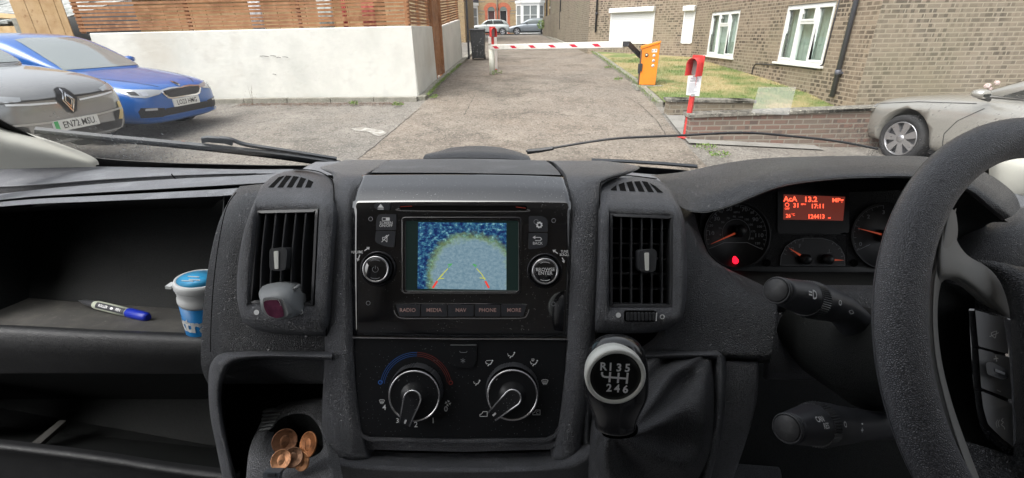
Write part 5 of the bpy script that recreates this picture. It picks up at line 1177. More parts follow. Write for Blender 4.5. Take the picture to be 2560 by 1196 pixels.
# ---- grained panel left of the vent
mb = MB(); patch(mb, [[(600, 466, .70), (640, 462, .69), (700, 455, .68), (760, 450, .68)], [(578, 492, .655), (610, 485, .645), (680, 480, .64), (760, 480, .64)], [(546, 560, .612), (590, 556, .605), (660, 556, .61), (760, 556, .61)], [(524, 650, .598), (570, 650, .59), (640, 650, .60), (760, 650, .60)],
    [(510, 750, .590), (555, 750, .583), (640, 750, .595), (760, 750, .60)], [(504, 840, .586), (550, 840, .58), (640, 850, .59), (830, 860, .598)], [(503, 915, .59), (550, 915, .585), (640, 915, .595), (830, 915, .60)], [(520, 960, .62), (560, 960, .62), (640, 960, .63), (830, 960, .63)]], 8, 5, .03)
mb.build('side_panel', M_SOFT, dash)
def dsp(x, y): return .5982 - .004 * min(1, max(0, (y - 650) / 200)) + max(0, (620 - y)) ** 1.5 * .00002
seam([(590, 482), (566, 520), (548, 600), (535, 700), (528, 800), (526, 880)], lambda x, y: .578 + max(0, (640 - y) / 160) ** 1.6 * .052 - .0, 2.5, .0)

# ---- centre console shell
def dst(y):
    for (a, da), (b, db) in zip(((396, .84), (404, .78), (418, .70), (437, .632), (460, .606), (490, .592), (530, .583), (600, .578), (900, .575), (1300, .575)), ((404, .78), (418, .70), (437, .632), (460, .606), (490, .592), (530, .583), (600, .578), (900, .575), (1300, .575), (1400, .58))):
        if y <= b: return da + (db - da) * (y - a) / (b - a)
    return .58
Ls = [(400, 866, 975), (408, 838, 962), (420, 800, 944), (437, 830, 914), (460, 833, 900), (490, 833, 890), (530, 830, 884), (600, 825, 879), (700, 817, 879), (780, 812, 881), (850, 812, 882), (900, 812, 884), (1000, 806, 892), (1090, 806, 906), (1150, 812, 920)]
mb = MB(); patch(mb, [[(a, y, dst(y) + (.03 if y < 450 else .012)), (a + (b - a) * .2, y, dst(y) + .001), (a + (b - a) * .65, y, dst(y) - .004), (b, y, dst(y) + .004)] for y, a, b in Ls], 4, 4, .03)
mb.build('console_side', M_STACK, dash)
Rs = [(402, 1372, 1505), (409, 1388, 1560), (420, 1400, 1600), (437, 1414, 1560), (460, 1420, 1508), (490, 1425, 1502), (530, 1428, 1501), (600, 1427, 1502), (700, 1425, 1499), (780, 1421, 1494), (850, 1418, 1488), (900, 1416, 1484), (1000, 1405, 1470), (1090, 1392, 1458), (1150, 1380, 1450)]
mb = MB(); patch(mb, [[(a, y, dst(y) + .004), (a + (b - a) * .35, y, dst(y) - .004), (a + (b - a) * .8, y, dst(y) + .001), (b, y, dst(y) + (.03 if y < 450 else .012))] for y, a, b in Rs], 4, 4, .03)
mb.build('console_side', M_STACK, dash)
mb = MB(); patch(mb, [[(960, 400, .83), (1160, 399, .83), (1380, 402, .83)], [(944, 415, .76), (1165, 414, .76), (1394, 417, .76)], [(915, 440, .66), (1165, 440, .66), (1412, 443, .66)]], 6, 4, .02)
mb.build('lid_groove', M_VOID, dash)
mb = MB(); patch(mb, [[(975, 400, .80), (1165, 397, .80), (1366, 402, .80)], [(955, 410, .745), (1165, 408, .745), (1380, 412, .745)], [(938, 422, .69), (1165, 421, .69), (1394, 425, .69)], [(926, 432, .648), (1165, 433, .648), (1404, 438, .648)]], 8, 4, .01)
mb.build('console_lid', M_LIDM, dash, bevel=.0015)
# bottom rim of the console
mb = MB(); patch(mb, [[(812, 1100, .60), (870, 1122, .60), (1000, 1132, .60), (1165, 1134, .60), (1330, 1132, .60), (1400, 1124, .60), (1465, 1098, .60)],
    [(808, 1118, .58), (865, 1140, .582), (1000, 1150, .582), (1165, 1152, .582), (1330, 1150, .582), (1410, 1140, .582), (1472, 1110, .58)],
    [(812, 1140, .565), (862, 1160, .562), (1000, 1172, .560), (1165, 1175, .560), (1330, 1172, .560), (1420, 1158, .562), (1478, 1130, .565)],
    [(826, 1180, .572), (866, 1186, .568), (1000, 1192, .566), (1165, 1195, .566), (1330, 1193, .566), (1430, 1186, .568), (1484, 1170, .572)],
    [(850, 1270, .62), (880, 1270, .62), (1000, 1270, .62), (1165, 1270, .62), (1330, 1270, .62), (1430, 1270, .62), (1490, 1270, .62)]], 6, 5, .0)
mb.build('console_rim', M_STACK, dash)
# dash top hump beyond the lid
mb = MB(); patch(mb, [[(1100, 378, .94), (1130, 369, .94), (1190, 365, .94), (1250, 369, .94), (1295, 380, .94)], [(1072, 384, .90), (1120, 377, .90), (1190, 374, .90), (1265, 378, .90), (1318, 388, .90)], [(1062, 387, .875), (1120, 383, .875), (1190, 381, .875), (1265, 385, .875), (1324, 393, .875)], [(1056, 398, .865), (1120, 396, .865), (1190, 396, .865), (1265, 398, .865), (1328, 402, .865)]], 6, 4, .02)
mb.build('sensor_hump', M_SOFT, dash, bevel=.002)
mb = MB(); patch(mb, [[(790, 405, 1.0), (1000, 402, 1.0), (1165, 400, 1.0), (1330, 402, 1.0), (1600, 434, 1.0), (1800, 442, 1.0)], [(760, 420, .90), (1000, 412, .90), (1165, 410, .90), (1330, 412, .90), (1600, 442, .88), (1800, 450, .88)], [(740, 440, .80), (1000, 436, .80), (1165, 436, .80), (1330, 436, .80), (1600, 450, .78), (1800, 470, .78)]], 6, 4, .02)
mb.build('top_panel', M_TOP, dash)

# ---- radio
rad = MB()
patch(rad, [[(904, 438, .6305), (1020, 437, .630), (1165, 437, .630), (1300, 439, .630), (1411, 443, .6305)], [(897, 453, .6155), (1020, 452, .615), (1165, 452, .615), (1300, 453, .615), (1417, 457, .6155)], [(890, 473, .598), (1020, 472, .5975), (1165, 472, .5975), (1300, 472, .5975), (1422, 476, .598)],
    [(885, 496, .5865), (1020, 495, .586), (1165, 495, .586), (1300, 495, .586), (1425, 497, .5865)], [(882, 512, .5815), (1020, 512, .5812), (1165, 512, .5812), (1300, 512, .5812), (1427, 514, .5815)], [(880, 545, .58), (1020, 545, .58), (1165, 545, .58), (1300, 545, .58), (1427, 545, .58)], [(880, 700, .58), (1020, 700, .58), (1165, 700, .58), (1300, 700, .58), (1424, 700, .58)], [(882, 838, .58), (1020, 841, .58), (1165, 843, .58), (1300, 843, .58), (1419, 842, .58)]], 6, 6, .012)
radio = rad.build('radio', M_GLOSS, dash)
D0 = .58
def btn(out, name='button', par=None, m=M_BTN, h0=-.004, h1=.0022, bev=.0006): mb = MB(); plate(mb, out, D0, h0, h1); return mb.build(name, m, par or radio, bevel=bev)
def prn(f, par, name='lettering', m=M_WHT): mb = MB(); f(mb); return mb.build(name, m, par, fix=False)
def T(mb, s, x, y, hpx, h=.0026, d=D0, st=1.0, rot=0, mi=0, bold=.01, al='CENTER'): return text(mb, s, FM(x, y, d, h, rot), hpx * px(d) * 1.38, mi, al, st, bold)
# disc slot
mb = MB(); plate(mb, rr(998, 514, 1318, 527, 6), D0, -.01, .0005); sl_ = mb.build('disc_slot', M_VOID, radio)
mb = MB(); line(mb, cr([(998, 522), (1004, 527), (1160, 529), (1312, 529), (1318, 524)], 4), D0, 2.2, .0012); mb.build('slot_rim', M_SIL, sl_, fix=False)
mb = MB(); line(mb, [(1002, 517), (1030, 516)], D0, 1.6, .001); line(mb, [(1290, 518), (1314, 521)], D0, 1.6, .001); mb.build('slot_reflection', mat('red_reflection', (.35, .05, .03), .4), sl_, fix=False)  # red reflections painted as strokes at both ends of the slot
ej = btn(rpoly([(946, 507), (976, 507), (975, 526), (944, 526), (936, 519), (937, 511)], 4)); prn(lambda m: (m.add([H(945, 520, D0, .0026), H(961, 520, D0, .0026), H(953, 510.5, D0, .0026)], [(0, 1, 2)], 0, False), line(m, [(946, 523.5), (960, 523.5)], D0, 2, .0026)), ej)
so_ = btn(rpoly([(948, 536), (992, 536), (991, 576), (941, 576), (942, 548)], [9, 4, 2, 2, 9]))
prn(lambda m: (line(m, rr(957, 545, 975, 552, .5, 1), D0, 1.2, .0026, closed=True), m.add([H(a, b, D0, .0026) for a, b in ((966, 545), (975, 545), (975, 552), (966, 552))], [(0, 1, 2, 3)], 0, False), T(m, 'SCREEN', 967, 558, 6.6), T(m, 'ON/OFF', 966, 565, 6.6)), so_)
mu_ = btn(rpoly([(941, 578), (990, 578), (987, 619), (965, 617), (938, 606)], [2, 2, 6, 10, 9]))
spk = lambda m, x, y, s, d=D0, h=.0026: (line(m, [(x - 5 * s, y - 2.5 * s), (x - 1 * s, y - 2.5 * s), (x + 4 * s, y - 7 * s), (x + 4 * s, y + 7 * s), (x - 1 * s, y + 2.5 * s), (x - 5 * s, y + 2.5 * s)], d, 1.5, h, closed=True), line(m, [(x - 7 * s, y + 7 * s), (x + 8 * s, y - 8 * s)], d, 1.6, h))
prn(lambda m: spk(m, 964, 597, 1.2), mu_)
se_ = btn(rpoly([(1322, 541), (1358, 541), (1369, 550), (1369, 580), (1322, 580)], [4, 8, 8, 2, 2]))
def gear_icon(m, x, y, r):
    m.add([H(a, b, D0, .0026) for a, b in [(x + r * (1.0 if k % 2 else 1.3) * math.cos(k * math.pi / 8 + .2), y + r * (1.0 if k % 2 else 1.3) * math.sin(k * math.pi / 8 + .2)) for k in range(16)]], [tuple(range(16))], 0, False)
def g1(m): gear_icon(m, 1348, 563, 7)
prn(g1, se_); mb = MB(); disc(mb, 1348, 563, 3.6, D0, .003); mb.build('gear_hole', M_BTN, se_, fix=False)
mb = MB(); line(mb, circ(1340, 555, 5.5, 14), D0, 1.3, .0026, closed=True); mb.build('lettering', M_DIM, se_, fix=False)
bk_ = btn(rpoly([(1322, 583), (1369, 583), (1368, 616), (1345, 622), (1320, 624)], [2, 2, 10, 10, 5]))
prn(lambda m: (line(m, [(1337, 594), (1350, 594), (1354, 598), (1350, 602), (1338, 602)], D0, 1.8, .0026), m.add([H(1338, 589.5, D0, .0026), H(1338, 598.5, D0, .0026), H(1331, 594, D0, .0026)], [(0, 1, 2)], 0, False), T(m, 'BACK', 1344, 609, 7)), bk_)
# bottom row
row = btn(rpoly([(984, 758), (1322, 760), (1322, 778), (1308, 793), (1003, 794), (986, 780)], [6, 6, 9, 9, 9, 9]), 'button_strip', h1=.0004, m=M_GLOSS, bev=.0002)
mb = MB(); line(mb, cr([(986, 776), (990, 786), (1004, 795), (1060, 796), (1250, 796), (1306, 795), (1318, 786), (1322, 774)], 4), D0, 2.6, .0014); mb.build('chrome_edge', M_SIL, row, fix=False)
xs = [988, 1052, 1119, 1186, 1252, 1318]
for k, s_ in enumerate(('RADIO', 'MEDIA', 'NAV', 'PHONE', 'MORE')):
    o_ = rpoly([(xs[k] + 1.5, 761), (xs[k + 1] - 1.5, 762), (xs[k + 1] - 1.5 - (8 if k == 4 else 0), 791), (xs[k] + 1.5 + (10 if k == 0 else 0), 791)], 3)
    b_ = btn(o_, h0=-.002, h1=.0016, m=M_BTN, bev=.0005); prn(lambda m: T(m, s_, (xs[k] + xs[k + 1]) / 2, 775.5, 9.5, .0020), b_, m=M_PINKP)
# screen
mb = MB(); frame(mb, rr(1005, 543, 1303, 735, 9), rr(1016, 553, 1296, 727, 4), D0, -.004, .0032); scr = mb.build('screen', M_GLOSS, radio, bevel=.0008)
mb = MB(); line(mb, [(1008, 552), (1007, 727), (1013, 732), (1288, 732), (1295, 726)], D0, 2.0, .0036); mb.build('screen_edge', M_SIL, scr, fix=False)
mb = MB(); plate(mb, rr(1016, 553, 1296, 727, 1, 1), D0, -.006, .0008); mb.build('screen_glass', mat('dark_lcd', (.006, .01, .01), .3, emis=((.012, .025, .022), .25)), scr)
def cam_mat():
    m = bpy.data.materials.new('camera_picture'); m.use_nodes = True; nt = m.node_tree; L = nt.links.new; b = nt.nodes['Principled BSDF']; tc = nt.nodes.new('ShaderNodeTexCoord')
    sp = nt.nodes.new('ShaderNodeSeparateXYZ'); L(tc.outputs['UV'], sp.inputs[0])
    def mth(op, a, c=None, **k):
        n = nt.nodes.new('ShaderNodeMath'); n.operation = op; n.use_clamp = k.get('clamp', False)
        for i, v in enumerate((a, c)):
            if v is None: continue
            if isinstance(v, (int, float)): n.inputs[i].default_value = v
            else: L(v, n.inputs[i])
        return n.outputs[0]
    def nz(sc, det=6):
        n = nt.nodes.new('ShaderNodeTexNoise'); n.inputs['Scale'].default_value = sc; n.inputs['Detail'].default_value = det; n.inputs['Roughness'].default_value = .8; L(tc.outputs['UV'], n.inputs['Vector']); return n
    dx = mth('DIVIDE', mth('SUBTRACT', sp.outputs[0], .60), .46); dy = mth('DIVIDE', mth('SUBTRACT', sp.outputs[1], .18), .62)
    rr_ = mth('ADD', mth('POWER', mth('ABSOLUTE', dx), 2.4), mth('POWER', mth('ABSOLUTE', dy), 2.2)); q = mth('ADD', rr_, mth('MULTIPLY', mth('SUBTRACT', nz(7).outputs['Fac'], .5), 1.1))
    mr = nt.nodes.new('ShaderNodeMapRange'); mr.inputs['From Min'].default_value = .82; mr.inputs['From Max'].default_value = 1.02; L(q, mr.inputs['Value'])
    fol = nt.nodes.new('ShaderNodeValToRGB'); e = fol.color_ramp.elements; e[0].position = .40; e[0].color = (.005, .015, .09, 1); e[1].position = .63; e[1].color = (.45, .75, .80, 1)
    for p, c in ((.47, (.008, .035, .15, 1)), (.53, (.03, .14, .26, 1)), (.575, (.08, .26, .34, 1))): x = e.new(p); x.color = c
    L(nz(17, 8).outputs['Fac'], fol.inputs['Fac'])
    gr = nt.nodes.new('ShaderNodeValToRGB'); e = gr.color_ramp.elements; e[0].position = .36; e[0].color = (.13, .24, .32, 1); e[1].position = .64; e[1].color = (.30, .43, .50, 1); L(nz(24, 8).outputs['Fac'], gr.inputs['Fac'])
    mx = nt.nodes.new('ShaderNodeMix'); mx.data_type = 'RGBA'; L(mr.outputs[0], mx.inputs['Factor']); L(gr.outputs[0], mx.inputs['A']); L(fol.outputs[0], mx.inputs['B'])
    ed = nt.nodes.new('ShaderNodeMapRange'); ed.inputs['From Min'].default_value = .30; ed.inputs['From Max'].default_value = .0; L(mth('ABSOLUTE', mth('SUBTRACT', q, 1.0)), ed.inputs['Value'])
    m2 = nt.nodes.new('ShaderNodeMix'); m2.data_type = 'RGBA'; L(mth('MULTIPLY', ed.outputs[0], mth('MULTIPLY', nz(34).outputs['Fac'], .8)), m2.inputs['Factor']); L(mx.outputs['Result'], m2.inputs['A']); m2.inputs['B'].default_value = (.38, .52, .06, 1)
    b.inputs['Base Color'].default_value = (.01, .01, .01, 1); b.inputs['Roughness'].default_value = .3; L(m2.outputs['Result'], b.inputs['Emission Color']); b.inputs['Emission Strength'].default_value = .42; return m
def quad_uv(name, corners, d, h, m, par):
    mb = MB(); mb.add([H(x, y, d, h) for x, y in corners], [(0, 1, 2, 3)], 0, False); o = mb.build(name, m, par, fix=False)
    uv = o.data.uv_layers.new(name='UVMap')
    for li, c in zip(o.data.polygons[0].loop_indices, ((0, 0), (1, 0), (1, 1), (0, 1))): uv.data[li].uv = c
    return o
pic = quad_uv('camera_picture', ((1044, 722), (1266, 725), (1266, 558), (1046, 556)), D0, .0012, cam_mat(), scr)
def emi(n, c, s): return mat(n, (.01, .01, .01), .6, emis=(c, s))
mb = MB(); 
for pts, mi in (([(1083, 719), (1093, 704)], 0), ([(1094, 701), (1108, 686), (1097, 697), (1110, 696)], 1), ([(1101, 692), (1120, 672)], 1), ([(1121, 668), (1130, 660), (1120, 662)], 2), ([(1222, 719), (1214, 704)], 0), ([(1213, 700), (1204, 685)], 1), ([(1213, 696), (1200, 695)], 1), ([(1203, 684), (1192, 672)], 1), ([(1190, 668), (1183, 661), (1192, 664)], 2)):
    line(mb, pts, D0, 5 if mi == 0 else 2.2, .0016, mi)
mb.build('guide_lines', [emi('guide_red', (.8, .06, .04), .5), emi('guide_yellow', (.6, .62, .1), .45), emi('guide_green', (.1, .5, .12), .4)], scr, fix=False)
# radio knobs
def knob(cx, cy, par, label, r=44, tx=-6, ty=0):
    M = FM(cx, cy, D0, 0); u = px(D0)
    mb = MB(); mb.lathe([(r * u, -.002), (r * u, .0035), (r * .93 * u, .0055), (r * .88 * u, .0035), (r * .8 * u, .003)], M, 48); k = mb.build('knob', mat('knob_bezel', (.05, .05, .055), .25, .7), par)
    mb = MB(); n = 64; prof = []
    vs = []; fs = []
    for z, rad_ in ((.002, .80), (.012, .76), (.0128, .74)):
        for i in range(n * 2): q = rad_ * r * u * (1 if i % 2 else .965) if z < .0125 else rad_ * r * u; a = math.pi * i / n; vs.append((q * math.cos(a) + z * .15, q * math.sin(a) + z * .1, z))
    K = 2 * n; fs = [(l * K + i, l * K + (i + 1) % K, (l + 1) * K + (i + 1) % K, (l + 1) * K + i) for l in range(2) for i in range(K)]
    mb.add(vs, fs, 0, False, M); mb.build('grip', M_VANE, k)
    Mf = M; mb = MB(); mb.lathe([(.745 * r * u, .0125), (.72 * r * u, .0142), (.66 * r * u, .0143), (.64 * r * u, .0135)], Mf, 48); mb.build('chrome_ring', M_SIL, k)
    mb = MB(); mb.lathe([(.645 * r * u, .0133), (.58 * r * u, .0142), (0, .0146)], Mf, 40); mb.build('cap', M_GLOSS, k)
    mb = MB(); q = .52 * r * u
    for a0, a1 in ((60, 120), (240, 300)): 
        pts = [(q * math.cos(R(a0 + (a1 - a0) * i / 8)), q * math.sin(R(a0 + (a1 - a0) * i / 8)), .0149) for i in range(9)]; mb.tube([Mf @ Vector(p) for p in pts], .0003, 4)
    if label == 'power':
        q = .16 * r * u; pts = [(q * math.cos(R(120 + 300 * i / 14)), q * math.sin(R(120 + 300 * i / 14)), .0149) for i in range(15)]; mb.tube([Mf @ Vector(p) for p in pts], .00028, 4); mb.tube([Mf @ Vector((0, q * .2, .0149)), Mf @ Vector((0, q * 1.3, .0149))], .00028, 4)
    else: text(mb, 'BROWSE', Mf @ Matrix.Translation((0, .0022, .0150)), .0058, bold=.01); text(mb, 'ENTER', Mf @ Matrix.Translation((0, -.0022, .0150)), .0058, bold=.01)
    mb.build('lettering', M_WHT if label != 'power' else M_DIM, k, fix=False); return k
knob(947, 672, radio, 'power'); knob(1361, 677, radio, 'browse')
mb = MB(); T(mb, 'VOLUME', 893, 631, 7, .001, st=.8); line(mb, [(912, 627), (922, 620)], D0, 2.5, .001); mb.add([H(916, 618, D0, .001), H(925, 618, D0, .001), H(923, 625, D0, .001)], [(0, 1, 2)], 0, False); line(mb, [(900, 638), (896, 648)], D0, 2.5, .001); mb.add([H(892, 646, D0, .001), H(900, 648, D0, .001), H(894, 654, D0, .001)], [(0, 1, 2)], 0, False)
T(mb, 'TUNE', 1411, 629.5, 6.5, .001, st=.8); T(mb, 'SCROLL', 1411, 637.5, 6.5, .001, st=.75); line(mb, [(1384, 627), (1394, 634)], D0, 2.5, .001); mb.add([H(1381, 625, D0, .001), H(1390, 625, D0, .001), H(1384, 632, D0, .001)], [(0, 1, 2)], 0, False); line(mb, [(1405, 645), (1409, 652)], D0, 2.5, .001); mb.add([H(1404, 652, D0, .001), H(1412, 651, D0, .001), H(1410, 658, D0, .001)], [(0, 1, 2)], 0, False)
mb.build('lettering', M_WHT, radio, fix=False)
for x, y in ((927, 548), (1384, 552), (921, 758), (1383, 760)):
    mb = MB(); line(mb, circ(x, y, 5, 14), D0, 1.3, .0008, closed=True); o = mb.build('screw_hole', M_DIM, radio, fix=False)
# ---- climate panel
mb = MB(); o_ = [(884, 846), (1418, 850), (1412, 950), (1396, 1066), (1384, 1086), (1366, 1095), (1160, 1098), (924, 1093), (908, 1086), (898, 1066), (888, 960)]
plate(mb, o_, D0, -.012, .0); clim = mb.build('climate_panel', M_MATTB, dash, bevel=.0015)
mb = MB(); line(mb, [(884, 843), (1000, 845), (1160, 847), (1418, 847)], D0, 3.0, .0022); mb.build('chrome_strip', M_SIL, clim, fix=False)
mb = MB(); frame(mb, [(880, 846), (1423, 850), (1417, 950), (1402, 1070), (1389, 1093), (1368, 1103), (1160, 1106), (922, 1101), (902, 1092), (891, 1070), (883, 960)], o_, D0, -.012, .0016); mb.build('panel_frame', M_STACK, clim, bevel=.001)
mb = MB(); frame(mb, [(858, 846), (1440, 850), (1432, 960), (1418, 1080), (1400, 1112), (1372, 1124), (1160, 1130), (918, 1124), (890, 1112), (872, 1080), (862, 960)], [(880, 846), (1423, 850), (1417, 950), (1402, 1070), (1389, 1093), (1368, 1103), (1160, 1106), (922, 1101), (902, 1092), (891, 1070), (883, 960)], .584, -.02, .0); mb.build('panel_surround', M_STACK, clim, bevel=.002)
ac = btn(rpoly([(1125, 861), (1193, 861), (1191, 905), (1182, 918), (1136, 918), (1127, 905)], 5), 'ac_button', clim, M_MATTB)
mb = MB(); line(mb, cr([(1150, 877), (1152, 880), (1166, 880), (1168, 877)], 3), D0, 1.3, .0026)
for a in range(0, 180, 60): line(mb, [(1158 - 6 * math.cos(R(a + 30)), 901 - 6 * math.sin(R(a + 30))), (1158 + 6 * math.cos(R(a + 30)), 901 + 6 * math.sin(R(a + 30)))], D0, 1.1, .0026)
mb.build('lettering', M_DIM, ac, fix=False); mb = MB(); line(mb, [(1127, 862), (1191, 862)], D0, 2, .0027); mb.build('highlight_edge', M_GREY2, ac, fix=False)
def dial(cx, cy, ang, clim, r=68):
    M = FM(cx, cy, D0, 0); u = px(D0); mb = MB(); n = 60; vs = []
    for z, q in ((.0, .98), (.013, .95), (.0145, .93)):
        for i in range(n * 2):
            a = math.pi * i / n; seg = (math.degrees(a) % 45) < 24; rr2 = q * r * u * (.975 if (i % 2 and seg and z < .014) else 1); vs.append((rr2 * math.cos(a), rr2 * math.sin(a), z))
    K = 2 * n; fs = [(l * K + i, l * K + (i + 1) % K, (l + 1) * K + (i + 1) % K, (l + 1) * K + i) for l in range(2) for i in range(K)]
    mb.add(vs, fs, 0, False, M); k = mb.build('dial', M_VANE, clim)
    Mf = M @ Matrix.Translation((0, -.003, 0)); mb = MB(); mb.lathe([(.93 * r * u, .0140), (.915 * r * u, .0165), (.88 * r * u, .0168), (.86 * r * u, .015)], Mf, 56); mb.build('chrome_ring', M_SIL, k)
    mb = MB(); mb.lathe([(.87 * r * u, .0152), (.84 * r * u, .0150), (.66 * r * u, .0130), (.4 * r * u, .0165), (.3 * r * u, .020), (0, .022)], Mf, 48); mb.build('dial_face', M_MATTB, k)
    Mh = Mf @ Matrix.Rotation(R(ang), 4, 'Z'); L_ = 1.02 * r * u; w0, w1 = .30 * r * u, .25 * r * u     # handle points along +X
    o2 = [(-w0 * .0 + w0 * math.cos(R(a)), w0 * math.sin(R(a))) for a in range(90, 271, 20)] + [(L_, -w1 * .75), (L_ + .001, 0), (L_, w1 * .75)]
    mb = MB(); mb.poly([Mh @ Vector((x, y, .026 - .006 * max(0, x) / L_)) for x, y in o2], [Mh @ Vector((x, y, .013)) for x, y in o2]); mb.build('handle', M_GLOSS, k, bevel=.001)
    mb = MB(); mb.tube([Mh @ Vector((x, y, .0265 - .006 * max(0, x) / L_)) for x, y in ([(L_, w1 * .75)] + o2[:10] + [(L_, -w1 * .75)])], .00110, 6); mb.build('chrome_trim', M_SIL, k)
    mb = MB(); mb.add([Mh @ Vector(p) for p in ((L_ * .80, -.0011, .0222), (L_ * .95, -.0011, .0212), (L_ * .95, .0011, .0212), (L_ * .80, .0011, .0222))], [(0, 1, 2, 3)], 0, False)
    mk = Mf @ Matrix.Rotation(R(135), 4, 'Z'); mb.add([mk @ Vector(p) for p in ((.72 * r * u, -.0013, .0148), (.80 * r * u, -.0013, .0153), (.80 * r * u, .0013, .0153), (.72 * r * u, .0013, .0148))], [(0, 1, 2, 3)], 0, False)
    mb.build('pointer_mark', M_WHT, k, fix=False); return k
dial(1042, 974, -108, clim); dial(1281, 972, -136, clim)
mb = MB()
for q in (0, 4.5, 9):
    pts = [(1040 + (80 + q) * math.cos(R(a)), 970 - (80 + q) * math.sin(R(a))) for a in range(172, 85, -6)]
    line(mb, pts, D0, .9, .0006, 0); line(mb, [(1040 + (80 + q) * math.cos(R(a)), 970 - (80 + q) * math.sin(R(a))) for a in range(88, 7, -6)], D0, .9, .0006, 1)
line(mb, circ(951, 956, 4.5, 12), D0, 2.4, .0006, 0, True); line(mb, circ(1127, 957, 4.5, 12), D0, 2.4, .0006, 1, True)
mb.build('temperature_scale', [mat('print_blue', (.05, .17, .55), .5), mat('print_red', (.30, .05, .04), .5)], clim, fix=False)
def figure(mb, x, y, s=1, leg=True):
    disc(mb, x + 8 * s, y - 6 * s, 2.2 * s, D0, .0006, 0, 8); line(mb, [(x + 7 * s, y - 3 * s), (x + 3 * s, y + 3 * s), (x - 1 * s, y + 3 * s), (x - 3 * s, y + 7 * s)], D0, 2.4 * s, .0006); line(mb, [(x - 9 * s, y - 4 * s), (x - 7 * s, y + 2 * s), (x - 4 * s, y + 1 * s)], D0, 1.5 * s, .0006)
def screen_icon(mb, x, y, s=1):
    line(mb, [(x - 8 * s, y - 4 * s), (x - 4 * s, y - 6 * s), (x + 4 * s, y - 6 * s), (x + 8 * s, y - 4 * s), (x + 5 * s, y + 4 * s), (x - 5 * s, y + 4 * s)], D0, 1.3 * s, .0006, closed=True)
    for k in (-3, 0, 3): line(mb, [(x + k * s, y - 3 * s), (x + k * s, y + 7 * s)], D0, 1.2 * s, .0006)
def car_icon(mb, x, y, s=1, mir=1):
    line(mb, [(x + mir * a * s, y + b * s) for a, b in ((-9, 5), (-9, 0), (-5, -1), (-1, -7), (9, -7), (9, 5), (6, 5), (3, 5), (-3, 5))], D0, 1.5 * s, .0006, closed=True)
mb = MB(); T(mb, '4', 961, 1019, 14, .0006); T(mb, '2', 1040, 1062, 14, .0006); T(mb, '1', 1083, 1052, 14, .0006); T(mb, '0', 1115, 1023, 14, .0006); T(mb, '3', 994, 1052, 12, .0006)
screen_icon(mb, 955, 1004, .8)
for a in range(0, 360, 90): mb.add([H(1120 + 1.5 * math.cos(R(a)), 1008 + 1.5 * math.sin(R(a)), D0, .0006), H(1120 + 8 * math.cos(R(a - 10)), 1008 + 8 * math.sin(R(a - 10)), D0, .0006), H(1120 + 7 * math.cos(R(a + 45)), 1008 + 7 * math.sin(R(a + 45)), D0, .0006)], [(0, 1, 2)], 0, False)
figure(mb, 1278, 888); figure(mb, 1223, 908); figure(mb, 1335, 908); figure(mb, 1192, 957, .9); screen_icon(mb, 1362, 955); car_icon(mb, 1209, 1036); car_icon(mb, 1341, 1032); T(mb, 'C', 1343, 1032, 7, .0006)
line(mb, [(1216, 902), (1228, 901)], D0, 1.2, .0006); screen_icon(mb, 1332, 900, .5)
mb.build('lettering', M_WHT, clim, fix=False)

